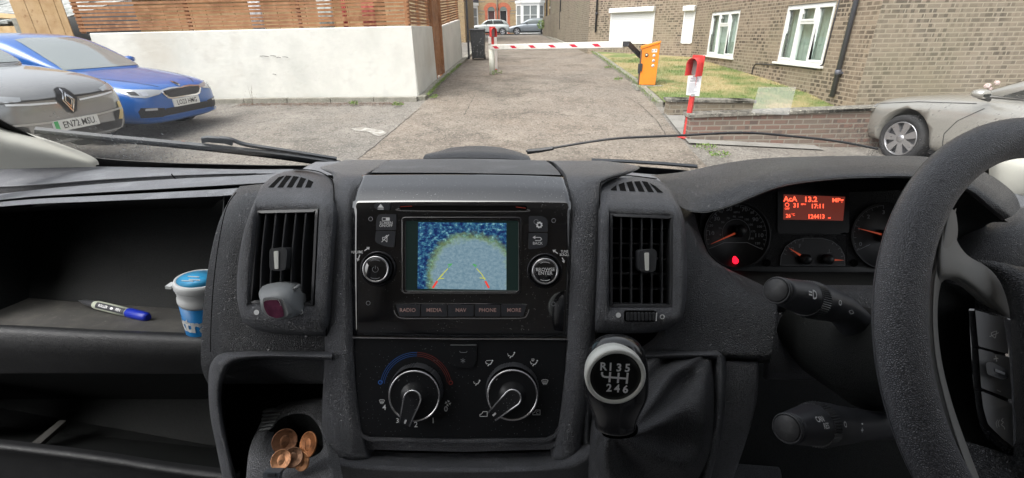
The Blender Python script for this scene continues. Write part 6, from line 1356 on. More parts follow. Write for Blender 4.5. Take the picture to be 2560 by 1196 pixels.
# ---- air vents
def vent(TL, TR, BR, BL, outer, dfun, vx_top, vx_bot, slots, knobpos, nfin, label):
    inner = side4([TL, TR], [TR, BR], [BR, BL], [BL, TL], n=12)
    mb = MB(); ringpatch(mb, outer, inner, dfun, 6, lambda t: .004 * math.sin(math.pi * min(1, t * 1.0)) if t < 1 else -.004, .03); vt = mb.build('air_vent', M_STACK, dash)
    dv = dfun(*TL) + .004
    d2 = lambda x, y: dfun(x, y) + .003
    i2 = inset(inner, 7 if inset(inner, 2)[5][1] > inner[5][1] else -7)
    mb = MB(); n = len(inner); mb.ring([H(x, y, d2, .0005) for x, y in inner], [H(x, y, d2, .0) for x, y in i2], [H(x, y, d2, -.02) for x, y in inner], [H(x, y, d2, -.02) for x, y in i2]); mb.build('vent_frame', M_VANE, vt, bevel=.0006)
    mb = MB(); c4 = [TL, TR, BR, BL]; f = [H(x, y, d2, -.001) for x, y in c4]; bk = [H(x, y, d2, -.045) for x, y in c4]
    mb.add(f + bk, [(0, 1, 5, 4), (1, 2, 6, 5), (2, 3, 7, 6), (3, 0, 4, 7), (4, 5, 6, 7)], 0, False); mb.build('vent_duct', M_VOID, vt, fix=False)
    for xt, xb in zip(vx_top, vx_bot):
        mb = MB(); N = 8; vs = []
        for k in range(N + 1):
            t = k / N; x = xt + (xb - xt) * t + 6 * math.sin(math.pi * t) * (1 if xt != xb else 0) * -.6; y = (TL[1] + TR[1]) / 2 + 7 + (BL[1] - TL[1] - 14) * t; w_ = 3.2
            for a, h in ((-w_ / 2, -.002), (w_ / 2, -.002), (w_ / 2 + 6, -.022), (-w_ / 2 + 6, -.022)): vs.append(H(x + a, y, d2, h))
        mb.add(vs, [(4 * k + c, 4 * k + (c + 1) % 4, 4 * k + 4 + (c + 1) % 4, 4 * k + 4 + c) for k in range(N) for c in range(4)] + [(0, 1, 2, 3), tuple(4 * N + c for c in (3, 2, 1, 0))], 0, False); mb.build('vane', M_VANE, vt)
    for k in range(nfin):
        y = TL[1] + 34 + k * (BL[1] - TL[1] - 40) / nfin; mb = MB(); mb.poly([H(a, b, d2, -.016) for a, b in ((TL[0] + 8, y), (TR[0] - 8, y + 2), (TR[0] - 8, y + 6), (TL[0] + 8, y + 4))], [H(a, b, d2, -.034) for a, b in ((TL[0] + 8, y), (TR[0] - 8, y + 2), (TR[0] - 8, y + 6), (TL[0] + 8, y + 4))]); mb.build('cross_fin', M_VANE, vt)
    kx, ky = knobpos; mb = MB(); plate(mb, rpoly([(kx - 20, ky - 26), (kx + 18, ky - 30), (kx + 24, ky - 20), (kx + 20, ky + 26), (kx - 6, ky + 30), (kx - 20, ky + 24)], 8), d2, -.012, .008); kb = mb.build('vent_tab', M_VANE, vt, bevel=.0025)
    mb = MB(); plate(mb, rpoly([(kx - 8, ky - 20), (kx + 3, ky - 21), (kx + 3, ky + 24), (kx - 6, ky + 24)], 3), d2, .007, .0095); mb.build('tab_stripe', M_SILW, kb, bevel=.0004)
    for o_ in slots: 
        mb = MB(); plate(mb, o_, dfun, -.01, .0012 + .0028); mb.build('defrost_slot', M_VOID, vt)
    return vt
def dL(x, y): return .566 + (max(0, 545 - y) / 100) ** 1.7 * .085 + max(0, (640 - x) / 60) ** 2 * .018 + max(0, (y - 790) / 60) ** 2 * .02
oL = side4([(652, 466), (688, 438), (735, 426), (790, 431), (820, 446), (834, 468)], [(834, 468), (832, 560), (823, 700), (814, 840)], [(814, 840), (740, 838), (650, 828), (606, 805)], [(606, 805), (592, 740), (598, 640), (618, 550), (652, 466)], n=12)
slL = [[(674 + k * 23 , 470), (674 + k * 23 + 14, 470), (674 + k * 23 + 14 + (24 - k * 4.5), t2), (674 + k * 23 + (26 - k * 4.5), t1)] for k, (t1, t2) in enumerate(((444, 441), (440, 441), (441, 443), (444, 448), (450, 456)))]
vL = vent((640, 527), (795, 523), (783, 765), (622, 758), oL, dL, (663, 688, 713, 738, 763), (648, 673, 698, 725, 752), slL, (702, 648), 0, 'l')
def dR(x, y): return .566 + (max(0, 550 - y) / 100) ** 1.7 * .085 + max(0, (x - 1690) / 50) ** 2 * .018 + max(0, (y - 790) / 60) ** 2 * .02
oR = side4([(1501, 474), (1508, 458), (1540, 447), (1600, 443), (1655, 455), (1682, 484)], [(1682, 484), (1708, 540), (1717, 640), (1716, 740), (1706, 800)], [(1706, 800), (1660, 828), (1580, 834), (1490, 832)], [(1490, 832), (1497, 700), (1501, 600), (1501, 474)], n=12)
slR = [[(1526 + k * 23, 477 + k), (1526 + k * 23 + 15, 478 + k), (1526 + k * 23 + 15 - (2 + k * 3.6), t2), (1526 + k * 23 - (k * 3.6), t1)] for k, (t1, t2) in enumerate(((474, 464), (462, 457), (457, 454), (455, 454), (454, 456), (459, 466)))]
vR = vent((1525, 534), (1684, 541), (1682, 769), (1525, 768), oR, dR, (1554, 1580, 1606, 1631, 1657), (1554, 1580, 1606, 1631, 1657), slR, (1614, 652), 5, 'r')
for (x, y, d_), fill in (((646, 780, dL), 1), ((756, 779, dL), 0), ((1544, 787, dR), 1), ((1653, 791, dR), 0)):
    mb = MB()
    if fill: disc(mb, x, y, 6.5, d_, .0042)
    else: line(mb, circ(x, y, 5, 14), d_, 2.6, .0042, closed=True)
    mb.build('printed_dot', M_WHT, vL if x < 1000 else vR, fix=False)
mb = MB(); plate(mb, rr(1558, 776, 1640, 803, 7), dR, .0, .0048); tw_ = mb.build('thumbwheel', M_VOID, vR)
mb = MB()
for k in range(8): plate(mb, [(1563 + k * 9, 780), (1570 + k * 9, 780), (1570 + k * 9, 799), (1563 + k * 9, 799)], dR, .003, .0085)
mb.build('thumbwheel_ribs', M_VANE, tw_, bevel=.0004); mb = MB(); line(mb, [(1636, 780), (1635, 799)], dR, 2.5, .0089); mb.build('thumbwheel_mark', M_WHT, tw_, fix=False)
seam([(735, 424), (790, 428), (824, 444), (836, 470), (833, 560), (822, 700), (817, 840)], lambda x, y: dst(y) - .0, 3, .002); seam([(1640, 448), (1560, 440), (1512, 452), (1499, 474), (1500, 600), (1495, 760), (1488, 850)], lambda x, y: dst(y) - .0, 3, .002)
# shadowed area below the vents
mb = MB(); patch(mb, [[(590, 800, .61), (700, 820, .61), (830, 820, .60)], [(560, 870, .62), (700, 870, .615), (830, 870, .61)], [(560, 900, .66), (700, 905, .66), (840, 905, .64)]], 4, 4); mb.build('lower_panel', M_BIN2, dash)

# ---- pocket, tray and cup at lower left
mb = MB(); oo = [(830, 884), (700, 883), (600, 884), (552, 889), (533, 915), (527, 965), (531, 1040), (546, 1120), (568, 1230)]; ii = [(830, 899), (700, 894), (625, 896), (583, 907), (560, 934), (549, 985), (555, 1050), (571, 1125), (596, 1230)]
mm_ = [((a + c) / 2, (b + d) / 2) for (a, b), (c, d) in zip(oo, ii)]
patch(mb, [[(x - (6 if i > 3 else 0), y - 5, .585) for i, (x, y) in enumerate(oo)], [(*p, .568) for p in oo], [(*p, .560) for p in mm_], [(*p, .566) for p in ii], [(x + 4, y + 4, .60) for x, y in ii]], 6, 5)
pk = mb.build('pocket_rim', M_STACK, dash)
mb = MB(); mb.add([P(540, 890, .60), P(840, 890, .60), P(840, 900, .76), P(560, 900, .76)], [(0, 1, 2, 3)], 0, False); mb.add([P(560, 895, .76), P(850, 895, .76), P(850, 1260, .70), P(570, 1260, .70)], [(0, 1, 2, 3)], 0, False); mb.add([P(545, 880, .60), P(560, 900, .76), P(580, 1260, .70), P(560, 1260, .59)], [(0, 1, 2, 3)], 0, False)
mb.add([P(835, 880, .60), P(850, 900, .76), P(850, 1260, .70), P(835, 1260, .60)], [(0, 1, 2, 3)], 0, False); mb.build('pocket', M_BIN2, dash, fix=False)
# cup hole: ring between tray outline and the oval hole
def dT(x, y): return .615 - (y - 1040) / 160 * .085
hole_o = [(734 + 78 * math.cos(a) * math.cos(-.45) - 66 * math.sin(a) * math.sin(-.45), 1106 + 78 * math.cos(a) * math.sin(-.45) + 66 * math.sin(a) * math.cos(-.45)) for a in [math.pi * 2 * k / 40 + math.pi * 1.2 for k in range(40)]]
hole_o = [(x, y) for x, y in hole_o]
def tray_outline():
    pts = [(652, 1030), (745, 1010), (850, 1000), (860, 1100), (860, 1240), (740, 1260), (612, 1240), (622, 1130), (640, 1075)]
    return pts
to = side4([(645, 1070), (672, 1030), (745, 1012), (818, 1004)], [(818, 1004), (824, 1120), (846, 1240)], [(846, 1240), (740, 1262), (612, 1240)], [(612, 1240), (622, 1130), (645, 1070)], n=10)
mb = MB(); ringpatch(mb, to, hole_o, dT, 5, lambda t: .003 * math.sin(math.pi * t) - (.004 if t == 1 else 0), .02); tray = mb.build('cup_tray', M_TRAY, dash)
mb = MB(); f = [H(x, y, dT, -.003) for x, y in hole_o]; g_ = [v + Vector((0, .0, -.05)) for v in f]; mb.add(f + g_, [(k, (k + 1) % 40, 40 + (k + 1) % 40, 40 + k) for k in range(40)], 0, True); mb.add(g_, [tuple(range(40))], 0, False); mb.build('cup_holder', M_BIN2, dash, fix=False)
for k in range(6):
    mb = MB(); y = 1024 + k * 9; mb.poly([H(a, b, dT, .006) for a, b in ((662 - k * 1.5, y), (712 - k * 6, y - 4), (712 - k * 6, y), (662 - k * 1.5, y + 4))], [H(a, b, dT, -.004) for a, b in ((662 - k * 1.5, y), (712 - k * 6, y - 4), (712 - k * 6, y), (662 - k * 1.5, y + 4))]); mb.build('tray_rib', M_GREY2, tray)

# ---- grained panel under the instruments
mb = MB(); patch(mb, [[(1640, 452, .70), (1680, 470, .69), (1700, 490, .68), (1722, 520, .67), (1738, 540, .66)], [(1660, 520, .62), (1690, 540, .62), (1710, 560, .62), (1730, 575, .62), (1752, 590, .645)], [(1680, 640, .60), (1712, 640, .60), (1740, 640, .60), (1765, 640, .605), (1790, 655, .635)], [(1680, 720, .598), (1730, 720, .595), (1790, 705, .595), (1850, 705, .60), (1910, 716, .63)],
    [(1670, 800, .598), (1740, 790, .592), (1810, 775, .59), (1880, 765, .59), (1942, 752, .60)], [(1650, 850, .60), (1740, 850, .592), (1810, 850, .59), (1880, 850, .59), (1936, 850, .595)], [(1600, 888, .61), (1740, 890, .595), (1810, 893, .592), (1880, 896, .592), (1926, 898, .597)], [(1600, 905, .65), (1740, 905, .64), (1810, 907, .64), (1880, 908, .64), (1926, 908, .64)]], 6, 6, .02)
mb.build('side_panel', M_SOFT, dash)
# gear console
mb = MB(); patch(mb, [[(1455, 872, .63), (1600, 884, .60), (1720, 882, .585), (1800, 882, .58)], [(1455, 880, .60), (1600, 889, .585), (1720, 888, .575), (1806, 889, .57)], [(1450, 896, .62), (1600, 899, .595), (1720, 897, .585), (1790, 900, .58)]], 6, 4, .02)
mb.build('gaiter_frame', M_STACK, dash)
mb = MB(); patch(mb, [[(1786, 886, .585), (1798, 886, .57), (1812, 892, .575), (1814, 900, .60)], [(1784, 930, .585), (1797, 930, .57), (1812, 930, .575), (1814, 930, .60)], [(1786, 1010, .58), (1796, 1010, .565), (1809, 1010, .57), (1812, 1010, .60)], [(1776, 1080, .575), (1788, 1080, .56), (1800, 1080, .565), (1803, 1080, .60)], [(1750, 1160, .57), (1768, 1160, .555), (1782, 1160, .56), (1786, 1160, .60)], [(1730, 1240, .57), (1748, 1240, .555), (1762, 1240, .56), (1766, 1240, .60)]], 4, 6)
mb.build('gaiter_frame', M_STACK, dash)
mb = MB(); patch(mb, [[(1806, 903, .60), (1850, 903, .60), (1892, 905, .60)], [(1806, 912, .592), (1850, 912, .592), (1896, 914, .595)], [(1806, 1000, .595), (1850, 1000, .595), (1892, 1000, .60)], [(1790, 1100, .60), (1830, 1100, .60), (1866, 1100, .605)], [(1760, 1230, .61), (1790, 1230, .61), (1822, 1230, .615)]], 4, 6, .03)
mb.build('console_cheek', M_STACK, dash)
mb = MB(); mb.poly([P(1440, 870, .66), P(1830, 890, .66), P(1830, 1300, .64), P(1440, 1300, .64)], [P(1440, 870, .70), P(1830, 890, .70), P(1830, 1300, .68), P(1440, 1300, .68)]); mb.build('console_floor', M_VOID, dash)
mb = MB(); patch(mb, [[(1452, 1000, .60), (1470, 1000, .585), (1482, 1000, .60)], [(1446, 1100, .60), (1466, 1100, .58), (1484, 1100, .60)], [(1450, 1240, .60), (1472, 1240, .58), (1492, 1240, .60)]], 4, 4); mb.build('console_cheek', M_STACK, dash)
# wall behind everything below
mb = MB(); mb.poly([P(1880, 700, .80), P(2700, 640, .80), P(2700, 1400, .74), P(1780, 1400, .74), P(1900, 900, .76)], [P(1880, 700, .84), P(2700, 640, .84), P(2700, 1400, .78), P(1780, 1400, .78), P(1900, 900, .80)]); mb.build('knee_panel', M_BIN2, dash)
mb = MB(); mb.poly([P(1760, 1165, .70), P(1850, 1160, .70), P(1950, 1168, .70), P(1962, 1240, .68), P(1760, 1240, .68)], [P(1760, 1165, .74), P(1850, 1160, .74), P(1950, 1168, .74), P(1962, 1240, .72), P(1760, 1240, .72)]); mb.build('kick_panel', M_SOFT, dash, bevel=.008)

# ---- binnacle hood
r0 = [(1625, 438, .76), (1700, 431, .77), (1800, 411, .79), (1900, 397, .80), (2050, 391, .80), (2200, 390, .78), (2330, 394, .74), (2450, 425, .70), (2530, 478, .67), (2552, 520, .66)]
r1 = [(1648, 449, .70), (1715, 450, .71), (1800, 432, .73), (1900, 414, .735), (2050, 403, .735), (2200, 401, .72), (2330, 406, .69), (2442, 437, .655), (2520, 487, .63), (2546, 525, .625)]
r2 = [(1672, 485, .65), (1730, 492, .65), (1805, 470, .65), (1915, 435, .655), (2050, 417, .66), (2200, 412, .65), (2330, 418, .63), (2436, 449, .60), (2508, 498, .585), (2540, 532, .585)]
r3 = [(1700, 516, .62), (1745, 520, .62), (1818, 500, .62), (1935, 455, .62), (2065, 436, .62), (2200, 430, .61), (2330, 435, .595), (2430, 463, .575), (2495, 510, .565), (2530, 541, .57)]
r4 = [(1722, 527, .615), (1765, 529, .612), (1828, 512, .61), (1945, 466, .61), (2072, 447, .61), (2200, 441, .60), (2330, 446, .585), (2425, 476, .57), (2480, 520, .565), (2515, 548, .572)]
r5 = [(1735, 532, .68), (1775, 530, .70), (1840, 514, .71), (1955, 470, .72), (2080, 452, .72), (2200, 446, .71), (2330, 452, .69), (2420, 482, .66), (2470, 524, .64), (2505, 552, .63)]
mb = MB(); patch(mb, [r0, r1, r2, r3, r4], 8, 6, 0); patch(mb, [[(a, b, d) for a, b, d in r4], r5], 8, 2, 0); mb.build('instrument_hood', M_SOFT, dash)
seam([(1724, 528), (1765, 531), (1828, 514), (1945, 468), (2072, 449), (2200, 443), (2330, 448)], lambda x, y: .60, 1.6, 0, 'hood_lip', M_SIL and M_GREY2)
# right end of the dash seen through the wheel
mb = MB(); patch(mb, [[(2400, 560, .74), (2470, 548, .73), (2560, 520, .72), (2720, 500, .72)], [(2390, 620, .70), (2460, 590, .68), (2550, 575, .67), (2720, 560, .67)], [(2380, 700, .70), (2450, 680, .68), (2550, 670, .67), (2720, 660, .67)], [(2380, 800, .74), (2450, 800, .74), (2550, 800, .74), (2720, 800, .74)]], 6, 6, .02)
mb.build('end_panel', M_SOFT, dash)
mb = MB(); patch(mb, [[(2500, 470, .90), (2600, 475, .90), (2760, 480, .90)], [(2500, 530, .80), (2600, 530, .80), (2760, 530, .80)], [(2500, 560, .74), (2600, 560, .74), (2760, 560, .74)]], 4, 4, .02); mb.build('top_shelf', M_TOP, dash)
mb = MB(); patch(mb, [[(2380, 440, .69), (2430, 490, .67), (2480, 530, .66), (2520, 556, .64)], [(2360, 520, .70), (2410, 560, .70), (2450, 570, .70), (2470, 560, .70)], [(2360, 640, .70), (2400, 640, .72), (2420, 620, .72), (2440, 600, .72)]], 4, 4); mb.build('hood_side', M_BIN2, dash)

# ---- instruments
DI = .70
inst = MB(); plate(inst, [(1715, 520), (1850, 490), (1960, 455), (2100, 438), (2340, 436), (2420, 520), (2400, 720), (1900, 722), (1800, 690), (1745, 610)], DI, -.03, -.012); inst = inst.build('instrument_cluster', M_MATTB, dash)
M_DIAL = mat('dial_black', (.010, .010, .012), .45); M_NEED = mat('needle_orange', (.62, .13, .06), .5, emis=((.6, .08, .03), .15)); M_CARB = mat('carbon_weave', (.030, .032, .036), .4, bump=('leather', 500, 1, .0008))
mb = MB(); plate(mb, [(1758, 520), (1790, 515), (1860, 492), (1950, 470), (1950, 668), (1900, 668), (1830, 668), (1775, 640), (1750, 600)], DI, -.012, -.006); plate(mb, [(2124, 480), (2360, 470), (2360, 668), (2124, 668)], DI, -.012, -.006); plate(mb, [(1950, 586), (2126, 586), (2126, 668), (1950, 668)], DI, -.012, -.0065); mb.build('cluster_mask', M_CARB, inst)
def gauge(cx, cy, r, name):
    M = FM(cx, cy, DI); u = px(DI); mb = MB(); mb.lathe([(r * 1.06 * u, -.006), (r * 1.06 * u, -.002), (r * u, -.003), (r * .985 * u, -.0055), (0, -.0056)], M, 56); return mb.build(name, M_DIAL, inst)
sp = gauge(1845, 588, 80, 'speedometer')
def ticks(mb, cx, cy, r, a0, a1, n, w_=1.2, ln=7, h=-.0053, ry=1.0):
    for k in range(n + 1):
        a = R(a0 + (a1 - a0) * k / n); l = ln * (1 if k % 2 == 0 else .55); line(mb, [(cx + r * math.cos(a), cy - r * ry * math.sin(a)), (cx + (r - l) * math.cos(a), cy - (r - l) * ry * math.sin(a))], DI, w_, h)
mb = MB(); ticks(mb, 1845, 588, 76, 207, -27, 26); line(mb, [(1845 + 76 * math.cos(R(a)), 588 - 76 * math.sin(R(a))) for a in range(-22, 205, 6)], DI, .8, -.0053)
for s_, x, y, q in (('10', 1782, 584, 10), ('30', 1796, 547, 10), ('50', 1827, 523, 10), ('70', 1866, 524, 10), ('90', 1893, 549, 10), ('110', 1902, 589, 10), ('20', 1782, 564, 6), ('40', 1806, 530, 6), ('60', 1846, 515, 6), ('80', 1885, 532, 6), ('100', 1903, 567, 6), ('120', 1898, 609, 6), ('MPH', 1846, 531, 5), ('50', 1811, 556, 5), ('70', 1824, 546, 5), ('90', 1840, 542, 5), ('110', 1856, 543, 5), ('130', 1871, 549, 5), ('150', 1881, 562, 5), ('170', 1887, 579, 5), ('190', 1883, 597, 5), ('30', 1804, 571, 5), ('10', 1803, 588, 5)): T(mb, s_, x, y, q, -.0053, DI, 1.15)
line(mb, [(1778, 622), (1815, 607), (1873, 607), (1912, 625)], DI, 1.4, -.0053); line(mb, [(1845 + 35 * math.cos(R(a)), 583 - 35 * math.sin(R(a))) for a in range(-30, 211, 12)], DI, .9, -.0053)
mb.build('lettering', M_DIM, sp, fix=False)
def needle(par, cx, cy, x1, y1, r=12, hub=None):
    hx_, hy_ = hub or (cx, cy); mb = MB(); t = Vector((x1 - cx, y1 - cy)).normalized(); q = Vector((-t.y, t.x)); a = Vector((cx, cy)) + t * r * .4
    mb.poly([H(*(a + q * 2.6), DI, .002), H(x1, y1, DI, .002), H(*(a - q * 2.6), DI, .002)], [H(*(a + q * 2.6), DI, .0005), H(x1, y1, DI, .0005), H(*(a - q * 2.6), DI, .0005)]); o = mb.build('needle', M_NEED, par)
    mb = MB(); mb.lathe([(r * px(DI), -.005), (r * px(DI), .004), (r * .7 * px(DI), .007), (0, .008)], FM(hx_, hy_, DI), 24); mb.build('needle_hub', M_MATTB, par)
needle(sp, 1850, 578, 1776, 611, 15)
wl_ = MB(); disc(wl_, 1840, 646, 5, DI, -.004); disc(wl_, 1842, 653, 8, DI, -.004); disc(wl_, 1841, 650, 7, DI, -.0041); wl_.build('warning_light', mat('red_telltale', (.5, .01, .02), .4, emis=((1, .008, .03), 1.1)), sp, fix=False)
# display
mb = MB(); plate(mb, rr(1948, 478, 2128, 582, 5), DI, -.012, -.004); disp = mb.build('trip_display', M_DIAL, inst)
mb = MB(); plate(mb, [(1963, 486), (2117, 492), (2112, 552), (1962, 549)], DI, -.0045, -.0035); mb.build('display_lcd', mat('lcd_brown', (.05, .012, .01), .4, emis=((.12, .022, .015), .5)), disp)
M_LCD = mat('lcd_red', (.3, .03, .01), .4, emis=((1, .09, .04), 1.2)); LH = -.0032
mb = MB(); T(mb, 'AcA', 1979, 498, 13, LH, DI, 1.05, bold=.03); T(mb, '13.2', 2030, 499, 13, LH, DI, 1.1, bold=.03); T(mb, 'MPg', 2098, 501, 10, LH, DI, 1.2, bold=.03); T(mb, '31', 1994, 514, 11, LH, DI, 1.05, bold=.03); T(mb, 'MPH', 2012, 511, 4.5, LH, DI, bold=.01); T(mb, '17:11', 2048, 516, 11, LH, DI, 1.05, bold=.03)
T(mb, 'OFF', 1971, 522, 5, LH, DI, bold=.02); line(mb, circ(1971, 512, 4.6, 12), DI, 1.5, LH, closed=True); T(mb, '26', 1974, 540, 9, LH, DI, bold=.03); T(mb, '°C', 1986, 537, 6, LH, DI); T(mb, '124413', 2044, 542, 11, LH, DI, .95, bold=.03); T(mb, 'mi', 2077, 545, 5, LH, DI, bold=.02)
mb.build('lettering', M_LCD, disp, fix=False)
# fuel and temperature
mb = MB(); o_ = [(1955, 664), (1957, 640), (1968, 618), (1990, 602), (2015, 596), (2060, 596), (2085, 603), (2105, 618), (2116, 640), (2118, 664)]; plate(mb, o_, DI, -.0065, -.0045); fg = mb.build('fuel_temperature_gauge', M_DIAL, inst)
mb = MB(); line(mb, o_, DI, 1.2, -.0043, closed=True); ticks(mb, 2012, 648, 50, 165, 90, 6, h=-.0043, ln=6); ticks(mb, 2066, 648, 48, 62, -5, 5, h=-.0043, ln=6); T(mb, 'F', 2004, 616, 10, -.0043, DI); T(mb, 'C', 2088, 648, 6, -.0043, DI); line(mb, [(1982, 620), (1982, 629), (1988, 629), (1988, 620)], DI, 1.2, -.0043, closed=True); line(mb, [(2078, 624), (2078, 632)], DI, 1.3, -.0043); line(mb, [(2073, 633), (2084, 633)], DI, 1.1, -.0043); mb.build('lettering', M_DIM, fg, fix=False)
needle(fg, 2004, 641, 1972, 621, 13, (2014, 649)); needle(fg, 2078, 650, 2110, 651, 13, (2069, 649))
ta_ = gauge(2216, 590, 80, 'rev_counter'); mb = MB(); ticks(mb, 2216, 590, 76, 207, 90, 10); line(mb, [(2216 + 76 * math.cos(R(a)), 590 - 76 * math.sin(R(a))) for a in range(90, 208, 6)], DI, .8, -.0053)
for s_, x, y in (('0', 2158, 611), ('1', 2154, 572), ('2', 2178, 542), ('3', 2216, 531)): T(mb, s_, x, y, 10, -.0053, DI, 1.15)
line(mb, [(2144, 629), (2182, 612)], DI, 1.3, -.0053); mb.build('lettering', M_DIM, ta_, fix=False); needle(ta_, 2216, 590, 2143, 571, 15)
for x in (1921, 2141): mb = MB(); mb.lathe([(9 * px(DI), -.0055), (9 * px(DI), -.0035), (7 * px(DI), -.0035), (6 * px(DI), -.0050), (0, -.0050)], FM(x, 658, DI), 20); mb.build('cluster_peg', M_VOID, inst)
mb = MB(); patch(mb, [[(1800, 676, .70), (1900, 680, .70), (2050, 682, .70), (2300, 682, .70)], [(1850, 700, .66), (1920, 704, .66), (2050, 706, .66), (2300, 706, .66)], [(1895, 716, .64), (1960, 716, .64), (2070, 715, .64), (2300, 715, .64)], [(1935, 745, .64), (1990, 745, .64), (2070, 745, .64), (2300, 745, .64)]], 4, 4, .01); mb.build('cluster_ledge', M_BIN2, dash)
mb = MB(); patch(mb, [[(2062, 716, .63), (2110, 715, .63), (2200, 716, .63)], [(2080, 735, .61), (2130, 733, .61), (2220, 733, .61)], [(2130, 790, .61), (2170, 790, .61), (2240, 790, .61)]], 4, 4, .01); mb.build('column_cover_top', M_SOFT, dash)
mb = MB(); patch(mb, [[(1938, 765, .66), (2000, 770, .655), (2160, 770, .65)], [(1930, 800, .655), (2000, 800, .65), (2160, 800, .645)], [(1918, 932, .66), (2000, 934, .655), (2140, 936, .65)], [(1916, 950, .69), (2000, 950, .69), (2140, 950, .69)]], 4, 4, .01); mb.build('knee_trim', M_STACK, dash)
# ---- steering column and stalks
col_ = thing('steering_column', 'black shrouded steering column behind the steering wheel', 'column', P(2200, 900, .55))
mb = MB(); mb.tube([P(2010, 800, .66), P(2080, 850, .62), P(2180, 900, .56), P(2330, 900, .50), P(2500, 860, .46)], [.045, .055, .06, .058, .05], 28); mb.build('column_shroud', M_BIN2, col_)
mb = MB(); patch(mb, [[(2100, 790, .60), (2130, 800, .58), (2165, 800, .56)], [(2060, 880, .62), (2110, 890, .58), (2165, 880, .55)], [(2080, 960, .62), (2120, 960, .58), (2175, 960, .55)]], 4, 5, .01); mb.build('column_cover', M_BIN2, col_)
def stalk(name, label, pts, rads, cap_r, marks, ring0, ring1):
    t = thing(name, label, 'control stalk', P(*pts[-1]), 0, 'stalks on the steering column'); Q = [P(*p) for p in pts]
    mb = MB(); c = cr([(*q, r_) for q, r_ in zip(Q, rads)], 6); mb.tube([v[:3] for v in c], [v[3] for v in c], 32, up=CU); mb.build('stalk_body', M_BTN, t)
    ax = (Q[0] - Q[1]).normalized(); X = CR - ax * CR.dot(ax); X.normalize(); Y = ax.cross(X); M = Matrix((X, Y, ax)).transposed().to_4x4(); M.translation = Q[0]
    r0_ = rads[0]; mb = MB(); mb.lathe([(r0_, -.002), (r0_ * 1.02, .001), (r0_ * .96, .003), (r0_ * .90, .0028), (r0_ * .88, .0012)], M, 40); mb.build('end_ring', M_VANE, t)
    mb = MB(); mb.lathe([(r0_ * .86, -.0005), (r0_ * .86, .0030), (r0_ * .80, .0040), (0, .0048)], M, 36); mb.build('end_cap', mat('worn_cap', (.045, .045, .048), .5, var=(60, (.10, .10, .10), .5, .7)), t)
    # ribbed ring
    mb = MB(); A, B = Q[0].lerp(Q[1], ring0), Q[0].lerp(Q[1], ring1); ra = rads[0] + (rads[1] - rads[0]) * ring0; rb_ = rads[0] + (rads[1] - rads[0]) * ring1
    n = 52; vs = []
    for p, r_ in ((A, ra), (B, rb_)):
        for i in range(2 * n): a = math.pi * i / n; q = r_ * (1.07 if i % 2 else 1.02); vs.append(p + X * math.cos(a) * q + Y * math.sin(a) * q)
    K = 2 * n; mb.add(vs, [(i, (i + 1) % K, K + (i + 1) % K, K + i) for i in range(K)], 0, False); mb.add(vs[:K], [tuple(range(K))], 0, False); mb.add(vs[K:], [tuple(range(K))], 0, False); mb.build('ribbed_ring', M_VANE, t)
    mb = MB()
    for s_, f, ang, sz in marks:           # f along the stalk 0..n, ang around from the side facing the eye
        i = min(int(f), len(Q) - 2); p = Q[i].lerp(Q[i + 1], f - i); r_ = rads[i] + (rads[i + 1] - rads[i]) * (f - i); ax2 = (Q[i + 1] - Q[i]).normalized()
        ve = (C0 - p); ve = (ve - ax2 * ve.dot(ax2)).normalized(); n_ = Matrix.Rotation(R(ang), 3, ax2) @ ve
        yy = n_.cross(ax2).normalized(); M2 = Matrix((ax2, yy, n_)).transposed().to_4x4(); M2.translation = p + n_ * (r_ * 1.0 + .0012)
        text(mb, s_, M2, sz, bold=.02)
    mb.build('lettering', M_WHT, t, fix=False); return t
stalk('indicator_stalk', 'upper control stalk with headlamp symbols, left of the steering wheel', [(1944, 727, .462), (2035, 752, .50), (2075, 763, .515), (2110, 780, .53), (2170, 850, .56)], [.0136, .0195, .0182, .0172, .021], 1, [('=D', .45, -18, .013), ('O', 1.35, -14, .008), ('<>', 2.2, -8, .010)], .72, .92)
stalk('cruise_stalk', 'lower control stalk marked CANC RES, left of the steering wheel', [(1970, 1071, .44), (2045, 1061, .475), (2095, 1062, .50), (2150, 1062, .52), (2230, 1066, .56)], [.0138, .0212, .0200, .0168, .014], 1, [('CANC', .50, -12, .0075), ('RES', .56, 8, .0075), ('O', 1.15, 0, .008), ('+', 2.1, 16, .009), ('-', 2.15, -4, .009)], .80, 1.0)

# ---- steering wheel: a torus fitted to the rim in the photograph
WC = CR * .487 + CU * -.095 - CB * .401 + C0; WN = (CR * .217 + CU * .149 + CB * .965).normalized()
def W(x, y, h=0): r = ray(x, y); return C0 + r * (((WC - C0).dot(WN) + h) / r.dot(WN))
wx = WN.cross(Vector((0, 0, 1))).normalized(); wx = wx if wx.x > 0 else -wx; wy = WN.cross(wx); wy = wy if wy.z > 0 else -wy
stw = thing('steering_wheel', 'black leather grained steering wheel at the right with a grey spoke', 'steering wheel', WC)
mb = MB(); N, K = 140, 24; vs = []
for i in range(N):
    a = 2 * math.pi * i / N; c = WC + (wx * math.cos(a) + wy * math.sin(a)) * .19; e = (c - WC).normalized()
    for k in range(K): b = 2 * math.pi * k / K; vs.append(c + e * math.cos(b) * .0185 + WN * math.sin(b) * .0165)
mb.add(vs, [(i * K + k, i * K + (k + 1) % K, ((i + 1) % N) * K + (k + 1) % K, ((i + 1) % N) * K + k) for i in range(N) for k in range(K)]); mb.build('rim', M_RIMW, stw)
def wline(mb, pts, rad, h): mb.tube([W(x, y, h) for x, y in cr(pts, 6)], rad, 6)
mb = MB()
